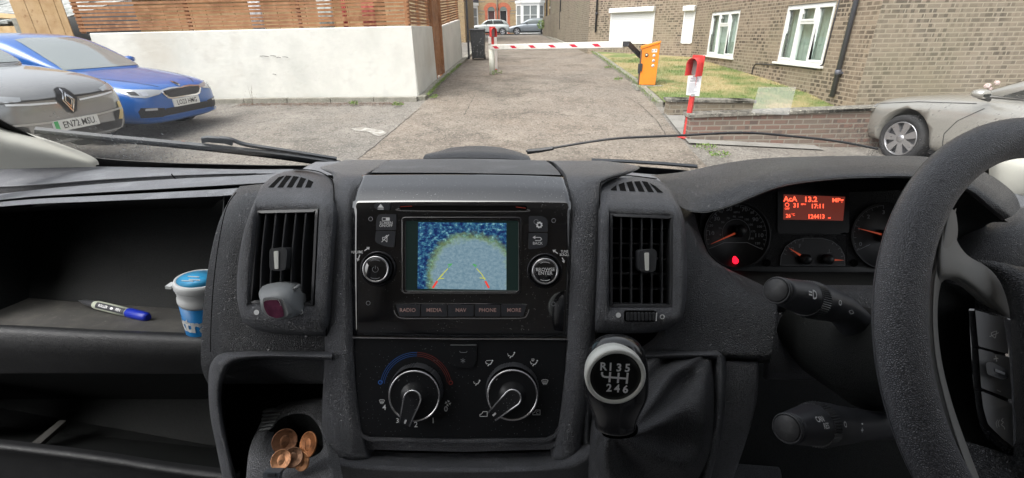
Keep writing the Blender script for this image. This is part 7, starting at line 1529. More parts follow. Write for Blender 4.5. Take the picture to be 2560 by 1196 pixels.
for off in (-.6, 2.0):
    pts = [WC + (wx * math.cos(a) + wy * math.sin(a)) * (.19 + .0182 * math.sin(off) * 1.0) + WN * (.0168 * math.cos(off)) for a in [2 * math.pi * k / 140 for k in range(141)]]
    if off > 0: mb.tube(pts, .00045, 5)
mb.build('rim_seam', M_VANE, stw)
def wpatch(rows, thick=0):
    mb = MB(); g = [cr(r, 6) for r in rows]; K = len(g[0]); cols = [cr([row[j] for row in g], 5) for j in range(K)]; M_ = len(cols[0])
    vs = [W(cols[j][i][0], cols[j][i][1], cols[j][i][2]) for i in range(M_) for j in range(K)]; fs = [(i * K + j, i * K + j + 1, (i + 1) * K + j + 1, (i + 1) * K + j) for i in range(M_ - 1) for j in range(K - 1)]
    mb.add(vs, fs); 
    if thick: mb.add([v - WN * thick for v in vs], [f[::-1] for f in fs])
    return mb
# spoke: from the rim inwards and down to the hub
sp_ = wpatch([[(2352, 520, -.004), (2334, 620, -.006), (2322, 700, -.006), (2320, 800, -.006), (2328, 900, -.006), (2350, 1000, -.006), (2380, 1100, -.006), (2425, 1230, -.006)],
    [(2375, 520, .004), (2352, 620, .006), (2336, 700, .006), (2332, 800, .006), (2340, 900, .006), (2362, 1000, .006), (2392, 1100, .006), (2440, 1230, .006)],
    [(2388, 530, -.004), (2374, 620, .002), (2346, 705, .0), (2340, 800, -.002), (2350, 900, -.002), (2374, 1000, -.002), (2406, 1100, -.002), (2455, 1230, -.002)],
    [(2392, 545, -.012), (2392, 600, -.012), (2352, 712, -.014), (2344, 800, -.014), (2354, 900, -.014), (2378, 1000, -.014), (2412, 1100, -.014), (2462, 1230, -.014)]]).build('rim_insert', M_SPK, stw)
wpatch([[(2391, 520, -.010), (2386, 560, -.006), (2392, 600, -.006), (2412, 632, -.010), (2440, 652, -.014), (2470, 664, -.018), (2520, 690, -.022)],
    [(2362, 560, .004), (2358, 610, .006), (2368, 640, .006), (2400, 662, .000), (2436, 682, -.006), (2475, 702, -.012), (2530, 745, -.018)],
    [(2340, 650, .002), (2344, 680, .006), (2360, 688, .006), (2395, 692, .0), (2434, 715, -.006), (2478, 752, -.014), (2524, 800, -.020)],
    [(2338, 720, -.010), (2346, 716, -.010), (2364, 700, -.012), (2395, 702, -.016), (2430, 728, -.020), (2470, 765, -.026), (2510, 808, -.03)]], .004).build('spoke', M_SPK, stw)
hub = wpatch([[(2440, 648, -.016), (2500, 656, -.010), (2560, 668, -.004), (2700, 680, .0)], [(2490, 690, -.012), (2530, 690, -.002), (2580, 690, .004), (2700, 700, .008)], [(2520, 760, -.012), (2545, 760, .0), (2590, 760, .008), (2700, 760, .012)], [(2530, 860, -.012), (2555, 860, .002), (2600, 860, .010), (2720, 860, .014)], [(2536, 1000, -.012), (2560, 1000, .002), (2610, 1000, .010), (2730, 1000, .014)], [(2540, 1100, -.012), (2565, 1110, .0), (2610, 1120, .008), (2740, 1130, .012)], [(2500, 1180, -.02), (2560, 1200, -.01), (2620, 1230, .0), (2740, 1250, .0)]], .03).build('hub', M_SOFT, stw)
wpatch([[(2345, 700, -.024), (2440, 730, -.03), (2540, 790, -.03)], [(2340, 850, -.03), (2420, 870, -.036), (2540, 880, -.03)], [(2360, 1000, -.03), (2440, 1010, -.036), (2550, 1010, -.03)], [(2420, 1130, -.02), (2480, 1130, -.022), (2560, 1130, -.02)], [(2480, 1260, -.014), (2540, 1260, -.012), (2640, 1260, -.01)]], .01).build('hub_recess', M_BIN2, stw)
wpatch([[(2400, 1100, -.02), (2470, 1120, -.016), (2560, 1150, -.012)], [(2430, 1170, -.016), (2490, 1180, -.012), (2570, 1200, -.008)], [(2470, 1270, -.016), (2520, 1270, -.012), (2600, 1270, -.008)]], .01).build('lower_spoke', M_SOFT, stw)
def wplate(mb, out, h0, h1, mi=0): mb.poly([W(x, y, h1) for x, y in out], [W(x, y, h0) for x, y in out], mi); return mb
mb = MB(); wplate(mb, rpoly([(2422, 772), (2436, 772), (2532, 800), (2546, 1128), (2528, 1142), (2480, 1106), (2448, 1062), (2432, 950)], [3, 3, 6, 8, 8, 10, 12, 12]), -.03, -.013); pad = mb.build('switch_pad', M_GLOSS, stw, bevel=.001)
for out in ([(2438, 776), (2508, 794), (2522, 886), (2446, 866)], [(2446, 872), (2523, 893), (2530, 1000), (2453, 970)], [(2453, 978), (2530, 1010), (2534, 1118), (2505, 1096), (2470, 1062), (2458, 1020)]):
    mb = MB(); wplate(mb, rpoly(out, [5, 5, 3, 3, 8, 8][:len(out)] if len(out) > 4 else 4), -.02, -.0105); mb.build('switch', mat('switch_grey', (.26, .265, .275), .42), pad, bevel=.0008)
mb = MB(); wplate(mb, rpoly([(2464, 908), (2478, 904), (2520, 926), (2522, 946), (2506, 950), (2468, 936)], 5), -.012, -.0045); mb.build('toggle', M_BTN, pad, bevel=.0012)
mb = MB(); wplate(mb, [(2488, 922), (2512, 932), (2512, 938), (2488, 929)], -.006, -.0040); mb.build('toggle_stripe', M_DIM, pad)
mb = MB()
def wl2(pts, w_=2, closed=False):
    n = len(pts)
    for i in range(n if closed else n - 1):
        a = Vector(pts[i]); b = Vector(pts[(i + 1) % n]); t = (b - a).normalized(); q = Vector((-t.y, t.x)) * w_ / 2; mb.add([W(*(a + q), -.0098), W(*(b + q), -.0098), W(*(b - q), -.0098), W(*(a - q), -.0098)], [(0, 1, 2, 3)], 0, False)
wl2([(2478, 833), (2484, 830), (2492, 828), (2488, 846), (2480, 840)], 2, True); wl2([(2474, 842), (2497, 832)], 2)
wl2([(2484, 898), (2496, 896)], 2.6); wl2([(2489, 889), (2492, 905)], 2.6); wl2([(2492, 975), (2502, 980)], 2.6)
wl2([(2508, 1046), (2503, 1052), (2509, 1056), (2503, 1062), (2510, 1068), (2512, 1074)], 2); wl2([(2499, 1050), (2495, 1058), (2498, 1068)], 1.6); wl2([(2494, 1050), (2490, 1058), (2493, 1070)], 1.4)
mb.build('lettering', M_WHT, pad, fix=False)

# ---- gear lever
gl = thing('gear_lever', 'black gear lever with a six speed pattern on its round knob', 'gear lever', P(1545, 1090, .50))
prof_px = [(832, 0), (834, 18), (840, 38), (852, 54), (872, 67), (900, 75), (940, 80), (985, 79), (1015, 70), (1040, 60), (1062, 53), (1080, 51), (1086, 46)]
DK = .415; u = px(DK); n = 44; prof2 = cr([(y, r_) for y, r_ in prof_px], 3); vs = []
for y, r_ in prof2:
    r_ = max(r_, 0); cx = 1540 + (y - 940) * .035
    for k in range(n):
        a = 2 * math.pi * k / n; dx = r_ * u * math.cos(a); dz = r_ * u * math.sin(a) * .95
        lean = (y - 940) * u * .22; p = P(cx, y, DK) + CR * dx
        vs.append(p + CB * (dz - lean))
def flat(v):
    z = (v - P(1540, 940, DK)).dot(CB); return v
K = n; mb = MB(); mb.add(vs, [(i * K + k, i * K + (k + 1) % K, (i + 1) * K + (k + 1) % K, (i + 1) * K + k) for i in range(len(prof2) - 1) for k in range(K)]); mb.build('knob', mat('knob_satin', (.014, .014, .016), .22, coat=.6), gl)
DF_ = DK - .0285; Mk = FM(1537, 938, DF_, 0, tx=13); uB = u; u = px(DF_); 
mb = MB(); mb.lathe([(70 * u, -.012), (75 * u, -.004), (75 * u, .0030), (71 * u, .0046), (65 * u, .0042), (63 * u, .0026)], Mk, 56); kr = mb.build('knob_ring', M_SILW, gl)
mb = MB(); mb.lathe([(64 * u, -.002), (63.5 * u, .0030), (50 * u, .0038), (0, .0042)], Mk, 48); kf = mb.build('knob_face', mat('knob_face_black', (.006, .006, .006), .35, 0, .3), gl)
mb = MB()
def K2_(x, y, z=.0047): return Mk @ Vector(((x - 1537) * u, -(y - 938) * u, z))
def ktext(s, x, y): text(mb, s, Matrix.Translation(K2_(x, y)) @ Mk.to_3x3().to_4x4(), 30 * u * .98, bold=.03, stretch=.95)
for s_, x, y in (('R', 1504, 908), ('1', 1522, 909), ('3', 1543, 911), ('5', 1564, 912), ('2', 1521, 966), ('4', 1541, 968), ('6', 1562, 970)): ktext(s_, x, y)
for pts in ([(1502, 922), (1502, 930), (1507, 935), (1565, 940)], [(1522, 922), (1521, 950)], [(1543, 924), (1542, 952)], [(1565, 924), (1564, 954)]):
    for a, b in zip(pts, pts[1:]):
        a, b = Vector(a), Vector(b); t = (b - a).normalized(); q = Vector((-t.y, t.x)) * 2.6; mb.add([K2_(*(a + q)), K2_(*(b + q)), K2_(*(b - q)), K2_(*(a - q))], [(0, 1, 2, 3)], 0, False)
mb.build('lettering', M_WHT, kf, fix=False)
# gaiter: folded leather from the collar out to the frame
def gring(pts): return pts
rows = [[(1500, 1075, .46), (1520, 1050, .46), (1560, 1045, .46), (1592, 1062, .455), (1590, 1088, .44), (1550, 1098, .435), (1512, 1092, .44), (1500, 1075, .46)],
    [(1492, 1080, .50), (1530, 1000, .51), (1590, 990, .51), (1650, 1010, .50), (1640, 1080, .46), (1560, 1130, .45), (1500, 1120, .455), (1492, 1080, .50)],
    [(1486, 1060, .54), (1560, 950, .56), (1640, 930, .555), (1700, 960, .535), (1690, 1090, .485), (1580, 1170, .47), (1492, 1160, .48), (1486, 1060, .54)],
    [(1482, 1040, .575), (1580, 915, .59), (1680, 905, .58), (1748, 930, .545), (1750, 1120, .50), (1620, 1230, .50), (1490, 1220, .50), (1482, 1040, .575)],
    [(1478, 1030, .60), (1600, 896, .605), (1730, 898, .59), (1780, 905, .58), (1768, 1150, .55), (1640, 1290, .54), (1484, 1290, .54), (1478, 1030, .60)]]
mb = MB(); g = [cr(r, 7) for r in rows]; K = len(g[0]); cols = [cr([row[j] for row in g], 6) for j in range(K)]; M_ = len(cols[0]); vs = []
for i in range(M_):
    for j in range(K):
        x, y, d = cols[j][i]; t = i / (M_ - 1); f = .016 * math.sin(j / (K - 1) * 2 * math.pi * 7 + t * 2.5) * math.sin(math.pi * min(1, t * 1.05)) + .004 * math.sin(j * 1.7 + i * .6) * t; vs.append(P(x, y, d + f))
mb.add(vs, [(i * K + j, i * K + j + 1, (i + 1) * K + j + 1, (i + 1) * K + j) for i in range(M_ - 1) for j in range(K - 1)]); mb.build('gaiter', M_LEA, gl)

# ---- loose things
M_GUMW = mat('white_tub_plastic', (.72, .74, .74), .35); M_GUMB = mat('blue_print', (.01, .20, .52), .35); M_GUML = mat('light_blue_print', (.05, .42, .78), .35)
gb = P(518, 843, .668); gum = thing('gum_tub', 'blue and white chewing gum tub with white lid at the end of the shelf', 'tub', gb)
lean = Matrix.Rotation(R(8), 4, 'Y') @ Matrix.Rotation(R(-2), 4, 'X') @ Matrix.Diagonal((.88, .88, 1.0, 1)); Mt = Matrix.Translation(gb) @ lean
mb = MB(); mb.lathe([(0, 0), (.0245, 0), (.0265, .003), (.0312, .060)], Mt, 40, 0); mb.lathe([(.0312, .0601), (.0325, .064), (.0325, .069), (.0315, .071), (.0315, .078), (.033, .080), (.033, .086), (0, .0865)], Mt, 40, 1); mb.build('tub', [M_GUMB, M_GUMW], gum)
mb = MB(); mb.lathe([(.0330, .082), (.0345, .084), (.0345, .0905), (.0330, .094), (.030, .0945), (.0295, .0938)], Mt, 44); mb.box((-.036, -.012, .085), (.008, .014, .004), 0, Mt); lid = mb.build('lid', M_GUMW, gum)
mb = MB(); mb.lathe([(.0297, .0940), (0, .0941)], Mt, 40); mb.build('lid_label', M_GUML, lid)
mb = MB(); mb.lathe([(.030, .0944), (.0, .0944)], Mt @ Matrix.Translation((.008, .012, 0)) @ Matrix.Scale(.35, 4), 20); 
for k, (x, y, a) in enumerate(((-.010, .004, 20), (-.004, -.006, 15), (-.012, -.010, 25))): mb.box((x, y, .0946), (.016, .0022, .0006), 1, Mt @ Matrix.Rotation(R(a * .3), 4, 'Z'))
mb.build('lid_print', [M_GUMB, M_GUMW], lid)
# lettering wrapped on the tub
def wrap_text(s, z, size, a0, m, name):
    tm_ = MB(); text(tm_, s, Matrix(), size, bold=.04); mb = MB()
    for v in tm_.v:
        a = R(a0) + v.x / .0292; r_ = .0268 + (z + v.y) / .06 * .0045 + .0004; v.xyz = (r_ * math.cos(a), r_ * math.sin(a), z + v.y)
    mb.add(tm_.v, tm_.f, 0, False, Mt); return mb.build(name, m, gum, fix=False)
wrap_text('extra', .034, .031, -112, M_GUMW, 'lettering')
mb = MB()
for i in range(12):
    a = R(-135 + i * 8); 
mb2 = MB(); 
for z0 in (.008,):
    vs = []; K = 9
    for i in range(K):
        a = R(-118 + i * 5); 
        for dz in (0, .006): z = z0 + dz; vs.append(((.0268 + z / .06 * .0045 + .0003) * math.cos(a), (.0268 + z / .06 * .0045 + .0003) * math.sin(a), z))
    mb2.add(vs, [(2 * i, 2 * i + 2, 2 * i + 3, 2 * i + 1) for i in range(K - 1)], 0, True, Mt)
mb2.build('label_band', M_GUML, gum, fix=False)
# marker pen
a, b = P(197, 752, .792), P(371, 794, .742)
pen = thing('marker_pen', 'marker pen with pale barrel, black grip and blue end lying on the shelf', 'pen', (a + b) / 2)
ax = (b - a); L_ = ax.length; ax.normalize()
def seg(t0, t1, r0, r1): return [a + ax * L_ * t0, a + ax * L_ * t1], [r0, r1]
M_PEN = mat('pale_barrel', (.50, .54, .44), .4); M_PENB = mat('blue_cap', (.01, .03, .42), .35)
mb = MB(); mb.tube([a, a + ax * L_ * .03, a + ax * L_ * .06, a + ax * L_ * .10, a + ax * L_ * .24, a + ax * L_ * .27], [.0008, .0014, .003, .0042, .0058, .0058], 20); mb.build('grip', M_VANE, pen)
mb = MB(); mb.tube([a + ax * L_ * t for t in (.25, .28, .50, .74)], [.0062, .0072, .0074, .0074], 24); bar = mb.build('barrel', M_PEN, pen)
mb = MB(); mb.tube([a + ax * L_ * t for t in (.73, .74, .90, .97, 1.0)], [.0074, .0078, .0076, .0072, .0045], 24); mb.build('end_cap', M_PENB, pen)
c = a + ax * L_ * .52; ve = (C0 - c); ve = (ve - ax * ve.dot(ax)).normalized(); yy = ve.cross(ax); M2 = Matrix((ax, yy, ve)).transposed().to_4x4(); M2.translation = c
mb = MB(); vs = []
lw = L_ * .40 / 2
for i in range(9):
    t = R(-38 + i * 9.5); 
    for x in (-lw, lw): vs.append(M2 @ Vector((x, .0077 * math.sin(t), .0077 * math.cos(t))))
mb.add(vs, [(2 * i, 2 * i + 1, 2 * i + 3, 2 * i + 2) for i in range(8)], 0, True); mb.build('barrel_label', M_BTN, bar, fix=False)
mb = MB(); text(mb, 'ROLLER', M2 @ Matrix.Translation((-lw * .45, 0, .0080)), .0062, bold=.02); text(mb, 'PEN', M2 @ Matrix.Translation((lw * .62, 0, .0080)), .0062, bold=.02); mb.lathe([(.0028, .008), (0, .0081)], M2 @ Matrix.Translation((lw * .17, 0, 0)) @ Matrix.Diagonal((1.3, .7, 1, 1)), 16); mb.build('lettering', M_WHT, bar, fix=False)
# coins
for x, y, d, rr_, tilt, m, lb in ((716, 1100, .553, .0125, (25, 20), (.22, .10, .05), 'dull bronze coin leaning highest on the left of the cup holder'), (774, 1108, .545, .0128, (20, -30), (.40, .16, .06), 'bronze coin leaning on the right of the cup holder'), (736, 1140, .538, .0100, (30, 10), (.36, .20, .12), 'pale copper coin partly under the front coin'), (707, 1146, .532, .0100, (30, 5), (.62, .30, .15), 'bright copper coin at the front left of the cup holder'), (758, 1150, .541, .0095, (15, -20), (.62, .30, .14), 'small copper coin half hidden at the front of the cup holder')):
    rr_ *= 1.12; M = FM(x, y, d, .004, tx=-tilt[0], ty=tilt[1]); cm = mat('coin_metal', m, .42, .6, var=[(160, tuple(k * .45 for k in m), .45, .65)], bump=('noise', 500, .5, .0006)); mb = MB(); mb.lathe([(0, -.0009), (rr_, -.0009), (rr_, .0006), (rr_ * .93, .0009), (rr_ * .9, .0005), (0, .0005)], M, 40)
    t = thing('coin', lb, 'coin', M.translation, 0, 'coins in the cup holder'); co = mb.build('disc', cm, t)
    mb = MB(); mb.lathe([(rr_ * .5, .0003), (rr_ * .42, .0007), (rr_ * .2, .0008), (0, .0008)], M @ Matrix.Diagonal((.8, 1.1, 1, 1)), 14); mb.build('relief', cm, co)
# plug in the tray
t = thing('charging_plug', 'grey plastic plug lying in the tray in front of the coins', 'plug', P(688, 1186, .51))
mb = MB(); d_ = .515; plate(mb, rpoly([(670, 1170), (712, 1170), (704, 1192), (716, 1240), (656, 1240), (668, 1192)], 3), d_, .0, .010); mb.build('body', mat('slate_plastic', (.10, .115, .13), .4), t, bevel=.002)
mb = MB(); plate(mb, rr(682, 1172, 701, 1180, 2), d_, .0101, .0115); mb.build('latch', M_BTN, t, bevel=.0005)
# air freshener on the left vent
fr = thing('air_freshener', 'grey vent clip air freshener with a dark purple window', 'air freshener', P(700, 752, .53))
DF = .548
def dF(x, y): return DF - .0
mb = MB(); patch(mb, [[(656, 716, .572), (676, 709, .570), (704, 706, .569), (732, 709, .570), (748, 720, .574)], [(647, 732, .556), (672, 724, .552), (700, 720, .550), (730, 724, .554), (753, 738, .566)], [(650, 752, .545), (672, 744, .541), (700, 742, .540), (728, 748, .546), (755, 764, .564)], [(654, 774, .545), (676, 770, .541), (704, 768, .540), (730, 772, .546), (757, 782, .564)], [(664, 788, .550), (682, 795, .546), (704, 799, .545), (728, 795, .549), (750, 786, .566)]], 6, 6, .012); mb.build('shell', mat('grey_shell', (.24, .255, .265), .45), fr)
mb = MB(); o_ = rpoly([(656, 745), (680, 743), (706, 748), (716, 765), (722, 790), (690, 797), (668, 788), (658, 765)], 8); plate(mb, o_, .536, -.012, .0); mb.build('bezel', M_GREY2, fr, bevel=.002)
mb = MB(); o2 = rpoly([(660, 753), (672, 749), (699, 750), (709, 775), (711, 792), (692, 796), (672, 789), (662, 772)], 6); plate(mb, o2, .536, -.01, .0015); mb.build('purple_window', mat('purple_gel', (.085, .018, .045), .15, coat=1, var=(90, (.15, .04, .08), .4, .7)), fr, bevel=.001)
mb = MB(); line(mb, cr([(660, 756), (668, 750), (690, 749), (699, 751), (704, 764)], 4), .536, 1.8, .0022); mb.build('chrome_edge', M_SIL, fr, fix=False)
mb = MB(); mb.tube([P(735, 725, .555), P(748, 714, .562)], .0022, 8); mb.build('clip', M_GREY2, fr)

# ---- windscreen, pillars, wipers, cab
WB = Vector((0, 1.05, EYE - .274)); WS = Vector((0, -.70, .714)).normalized(); WNo = Vector((0, .714, .70)).normalized()
def WP(x, y, off=0): r = ray(x, y); return C0 + r * ((WB - C0).dot(WNo) / r.dot(WNo)) + WNo * off
cab = thing('van_cab', 'van cab with cream windscreen pillars and a black edged windscreen', 'van', (0, .3, EYE - .9))
def glass_screen():
    m = bpy.data.materials.new('windscreen_glass'); m.use_nodes = True; nt = m.node_tree; nt.nodes.clear(); L = nt.links.new
    o = nt.nodes.new('ShaderNodeOutputMaterial'); t = nt.nodes.new('ShaderNodeBsdfTransparent'); g = nt.nodes.new('ShaderNodeBsdfGlossy'); mx = nt.nodes.new('ShaderNodeMixShader'); g.inputs['Roughness'].default_value = .01; t.inputs[0].default_value = (.97, .985, .98, 1); mx.inputs[0].default_value = .05
    df = nt.nodes.new('ShaderNodeBsdfDiffuse'); df.inputs[0].default_value = (.62, .63, .64, 1); m2 = nt.nodes.new('ShaderNodeMixShader')
    tc = nt.nodes.new('ShaderNodeTexCoord'); mp = nt.nodes.new('ShaderNodeMapping'); mp.inputs['Rotation'].default_value = (0, 0, .5); mp.inputs['Scale'].default_value = (1, .45, .45); L(tc.outputs['Object'], mp.inputs[0])
    vo = nt.nodes.new('ShaderNodeTexVoronoi'); vo.inputs['Scale'].default_value = 170; L(mp.outputs[0], vo.inputs['Vector'])
    r1 = nt.nodes.new('ShaderNodeMapRange'); r1.inputs['From Min'].default_value = .30; r1.inputs['From Max'].default_value = .12; L(vo.outputs['Distance'], r1.inputs['Value'])
    nz = nt.nodes.new('ShaderNodeTexNoise'); nz.inputs['Scale'].default_value = 9; L(tc.outputs['Object'], nz.inputs['Vector'])
    sx = nt.nodes.new('ShaderNodeSeparateXYZ'); L(tc.outputs['Object'], sx.inputs[0])
    ab = nt.nodes.new('ShaderNodeMath'); ab.operation = 'ABSOLUTE'; L(sx.outputs[0], ab.inputs[0])
    side = nt.nodes.new('ShaderNodeMapRange'); side.inputs['From Min'].default_value = .50; side.inputs['From Max'].default_value = .78; L(ab.outputs[0], side.inputs['Value'])
    low = nt.nodes.new('ShaderNodeMapRange'); low.inputs['From Min'].default_value = .80; low.inputs['From Max'].default_value = .70; L(sx.outputs[2], low.inputs['Value'])
    low.inputs['From Min'].default_value = WB.z - (EYE - .9) + .19; low.inputs['From Max'].default_value = WB.z - (EYE - .9) + .10
    def mu(a, b):
        q = nt.nodes.new('ShaderNodeMath'); q.operation = 'MULTIPLY'
        for i, v in enumerate((a, b)):
            if isinstance(v, float): q.inputs[i].default_value = v
            else: L(v, q.inputs[i])
        return q.outputs[0]
    rn_ = nt.nodes.new('ShaderNodeMapRange'); rn_.inputs['From Min'].default_value = .45; rn_.inputs['From Max'].default_value = .6; L(nz.outputs['Fac'], rn_.inputs['Value'])
    msk = mu(side.outputs[0], low.outputs[0]); sp2 = mu(mu(r1.outputs[0], rn_.outputs[0]), mu(msk, .85))
    ad = nt.nodes.new('ShaderNodeMath'); ad.operation = 'ADD'; L(sp2, ad.inputs[0]); L(mu(msk, .14), ad.inputs[1]); a2 = nt.nodes.new('ShaderNodeMath'); a2.operation = 'ADD'; a2.use_clamp = True; L(ad.outputs[0], a2.inputs[0]); a2.inputs[1].default_value = .012
    L(t.outputs[0], mx.inputs[1]); L(g.outputs[0], mx.inputs[2]); L(a2.outputs[0], m2.inputs[0]); L(mx.outputs[0], m2.inputs[1]); L(df.outputs[0], m2.inputs[2]); L(m2.outputs[0], o.inputs[0]); return m
XL, XR = -1.02, 1.02
top = WB + WS * .95
mb = MB(); mb.add([Vector((XL, WB.y, WB.z)) - WS * .05, Vector((XR, WB.y, WB.z)) - WS * .05, Vector((XR, top.y, top.z)), Vector((XL, top.y, top.z))], [(0, 1, 2, 3)], 0, False); mb.build('windscreen', glass_screen(), cab, fix=False)
fi = cr([(-60, 262), (0, 296), (48, 321), (130, 360), (230, 391), (400, 404), (560, 409), (700, 412), (860, 413)], 5); fo = [(880, 450), (500, 450), (100, 450), (-120, 440), (-120, 262)]
mb = MB(); mb.poly([WP(x, y, -.003) for x, y in fi + fo], [WP(x, y, -.0015) for x, y in fi + fo]); mb.build('frit_band', M_FRIT, cab)
mb = MB(); o_ = [(1380, 402), (1480, 409), (1600, 415), (1700, 423), (1790, 433), (1800, 480), (1380, 480)]; mb.poly([WP(x, y, -.003) for x, y in o_], [WP(x, y, -.0015) for x, y in o_]); mb.build('frit_band', M_FRIT, cab)
mb = MB(); patch(mb, [[(-300, 200, .70), (-140, 262, .80), (0, 312, .93), (60, 330, .955), (140, 356, .975), (205, 380, .99), (240, 398, .995), (248, 412, .995)], [(-320, 280, .64), (-160, 320, .72), (-20, 345, .83), (45, 358, .87), (120, 376, .91), (185, 394, .945), (228, 406, .97), (240, 414, .985)], [(-320, 430, .66), (-160, 430, .74), (-20, 424, .84), (45, 422, .88), (120, 420, .92), (185, 419, .95), (228, 418, .97), (240, 418, .985)]], 6, 6, 0)
mb.build('windscreen_pillar', M_CREAM, cab)
mb = MB(); patch(mb, [[(2470, 372, .96), (2500, 376, .92), (2600, 400, .85), (2760, 430, .75)], [(2472, 408, .95), (2500, 412, .90), (2600, 430, .84), (2760, 450, .75)], [(2474, 480, .94), (2500, 482, .90), (2600, 486, .85), (2760, 490, .78)], [(2476, 530, .94), (2506, 530, .92), (2600, 530, .88), (2760, 530, .80)]], 6, 6, 0)
mb.build('windscreen_pillar', M_CREAM, cab)
M_ROOF = mat('headlining', (.42, .42, .40), .9); M_DOORT = mat('door_trim', (.24, .24, .245), .7)
mb = MB(); mb.b2((XL, -.75, EYE + .42), (XR, top.y + .02, EYE + .47)); mb.build('roof', M_ROOF, cab)
mb = MB(); mb.b2((XL, -.80, EYE - 1.2), (XR, -.75, EYE + .45)); mb.build('bulkhead', M_DOORT, cab)
for x in (XL - .05, XR):
    mb = MB(); mb.b2((x, -.75, EYE - 1.2), (x + .05, .95, EYE - .34)); mb.b2((x, -.75, EYE - .34), (x + .05, -.35, EYE + .42)); mb.b2((x, -.35, EYE + .37), (x + .05, .40, EYE + .42)); mb.build('door_panel', M_DOORT, cab)
mb = MB(); mb.b2((XL, -.75, EYE - 1.22), (XR, 1.0, EYE - 1.2)); mb.build('floor', M_DOORT, cab)
for x, lb in ((-.62, 'l'), (.48, 'r')):
    mb = MB(); mb.b2((x - .25, -.70, EYE - 1.19), (x + .25, -.12, EYE - .72)); mb.b2((x - .24, -.72, EYE - .75), (x + .24, -.58, EYE - .05)); mb.b2((x - .13, -.70, EYE - .04), (x + .13, -.60, EYE + .16)); mb.build('seat', M_DOORT, cab, bevel=.04)
mb = MB(); mb.b2((XL, .93, EYE - 1.2), (XR, 1.0, EYE - .315)); mb.build('firewall', M_VOID, cab)
mb = MB(); mb.add([Vector((XL, 1.03, EYE - .31)), Vector((XR, 1.03, EYE - .31)), Vector((XR, 1.45, EYE - .47)), Vector((XL, 1.45, EYE - .47))], [(0, 1, 2, 3)], 0, False); mb.add([Vector((XL, 1.45, EYE - .47)), Vector((XR, 1.45, EYE - .47)), Vector((XR, 1.75, EYE - 1.4)), Vector((XL, 1.75, EYE - 1.4))], [(0, 1, 2, 3)], 1, False); mb.build('bonnet', [M_BLKP, mat('van_white_paint', (.6, .6, .6), .3)], cab, fix=False)
M_WIPE = mat('wiper_black', (.045, .05, .058), .5)
wp1 = thing('windscreen_wiper', 'long flat wiper resting low on the left half of the windscreen', 'wiper', WP(540, 365, .02), 0, 'windscreen wipers')
mb = MB(); pts = cr([(84, 330), (230, 346), (400, 362), (540, 376), (700, 394), (850, 416)], 5); 
def wstrip(mb, pts, w0, w1, off0, off1, mi=0):
    n = len(pts); vs = []
    for i, (x, y) in enumerate(pts):
        a = Vector(pts[max(i - 1, 0)]); b = Vector(pts[min(i + 1, n - 1)]); t = (b - a).normalized(); q = Vector((-t.y, t.x)); w_ = w0 + (w1 - w0) * i / (n - 1); p = Vector((x, y))
        for s_ in (-1, 1):
            for o_ in (off0, off1): vs.append(WP(*(p + q * s_ * w_ / 2), o_))
    mb.add(vs, [(4 * i, 4 * i + 1, 4 * i + 5, 4 * i + 4) for i in range(n - 1)] + [(4 * i + 2, 4 * i + 6, 4 * i + 7, 4 * i + 3) for i in range(n - 1)] + [(4 * i, 4 * i + 4, 4 * i + 6, 4 * i + 2) for i in range(n - 1)] + [(4 * i + 1, 4 * i + 3, 4 * i + 7, 4 * i + 5) for i in range(n - 1)] + [(0, 2, 3, 1), (4 * n - 4, 4 * n - 3, 4 * n - 1, 4 * n - 2)], mi, False)
wstrip(mb, pts, 5, 9, .003, .010); mb.build('blade', M_WIPE, wp1)
mb = MB(); wstrip(mb, [(x, y + 6) for x, y in pts], 2, 3, .002, .011); mb.build('rubber', M_VOID, wp1)
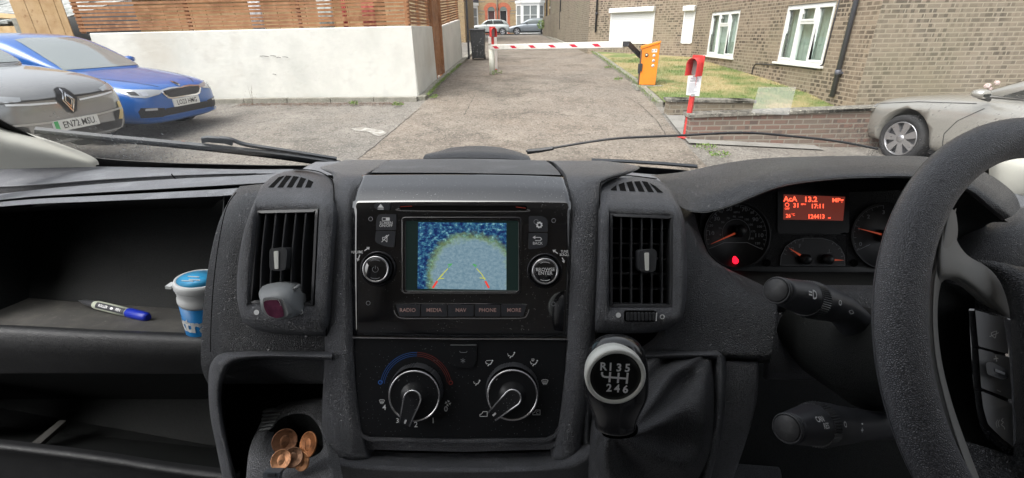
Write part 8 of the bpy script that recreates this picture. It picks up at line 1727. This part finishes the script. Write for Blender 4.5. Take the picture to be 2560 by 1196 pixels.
mb = MB(); wstrip(mb, [(500, 363), (515, 360), (560, 364), (580, 370)], 13, 11, .009, .015); mb.build('blade_clip', M_WIPE, wp1, bevel=.002)
mb = MB(); wstrip(mb, cr([(545, 358), (575, 362), (610, 374), (700, 388), (840, 410)], 5), 5, 6, .010, .015); mb.build('arm', M_WIPE, wp1)
mb = MB(); wstrip(mb, [(450, 366), (459, 367)], 6, 6, .0101, .0112); mb.build('rust_spot', mat('rust', (.30, .12, .07), .8), wp1)
wp2 = thing('windscreen_wiper', 'thin black wiper arm bowed across the right half of the windscreen', 'wiper', WP(1600, 370, .02), 0, 'windscreen wipers')
mb = MB(); pts = cr([(1316, 397), (1360, 393), (1480, 374), (1560, 365), (1700, 359), (1860, 352), (1990, 361), (2100, 373), (2200, 391)], 6); mb.tube([WP(x, y, .02) for x, y in pts], .0026, 8); mb.build('arm', M_BLK, wp2)
mb = MB(); wstrip(mb, [(1318, 397), (1348, 394), (1385, 388)], 7, 4, .014, .022); mb.build('arm_base', M_BLK, wp2, bevel=.002)
mb = MB(); wstrip(mb, [(1480, 409), (1560, 412), (1660, 418), (1745, 425)], 3, 4, .006, .012); mb.build('blade', M_WIPE, wp2)
st = MB(); q = [WP(x, y, -.004) for x, y in ((1895, 213), (1989, 213), (1971, 284), (1878, 278))]; st.poly(q, [p - WNo * .0006 for p in q])  # pale translucent patch standing in for a paper's reflection in the glass
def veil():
    m = bpy.data.materials.new('reflection_film'); m.use_nodes = True; nt = m.node_tree; nt.nodes.clear(); o = nt.nodes.new('ShaderNodeOutputMaterial'); t = nt.nodes.new('ShaderNodeBsdfTransparent'); d = nt.nodes.new('ShaderNodeBsdfTranslucent'); d.inputs[0].default_value = (.8, .8, .78, 1); mx = nt.nodes.new('ShaderNodeMixShader'); mx.inputs[0].default_value = .16
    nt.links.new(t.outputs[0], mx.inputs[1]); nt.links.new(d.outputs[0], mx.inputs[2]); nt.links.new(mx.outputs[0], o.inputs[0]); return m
tag(st.build('paper_reflection', veil()), 'faint reflection of a paper, built as a pale patch low on the windscreen before the brick building', 'reflection')

for o in bpy.data.objects:
    if '_w' in o: del o['_w']
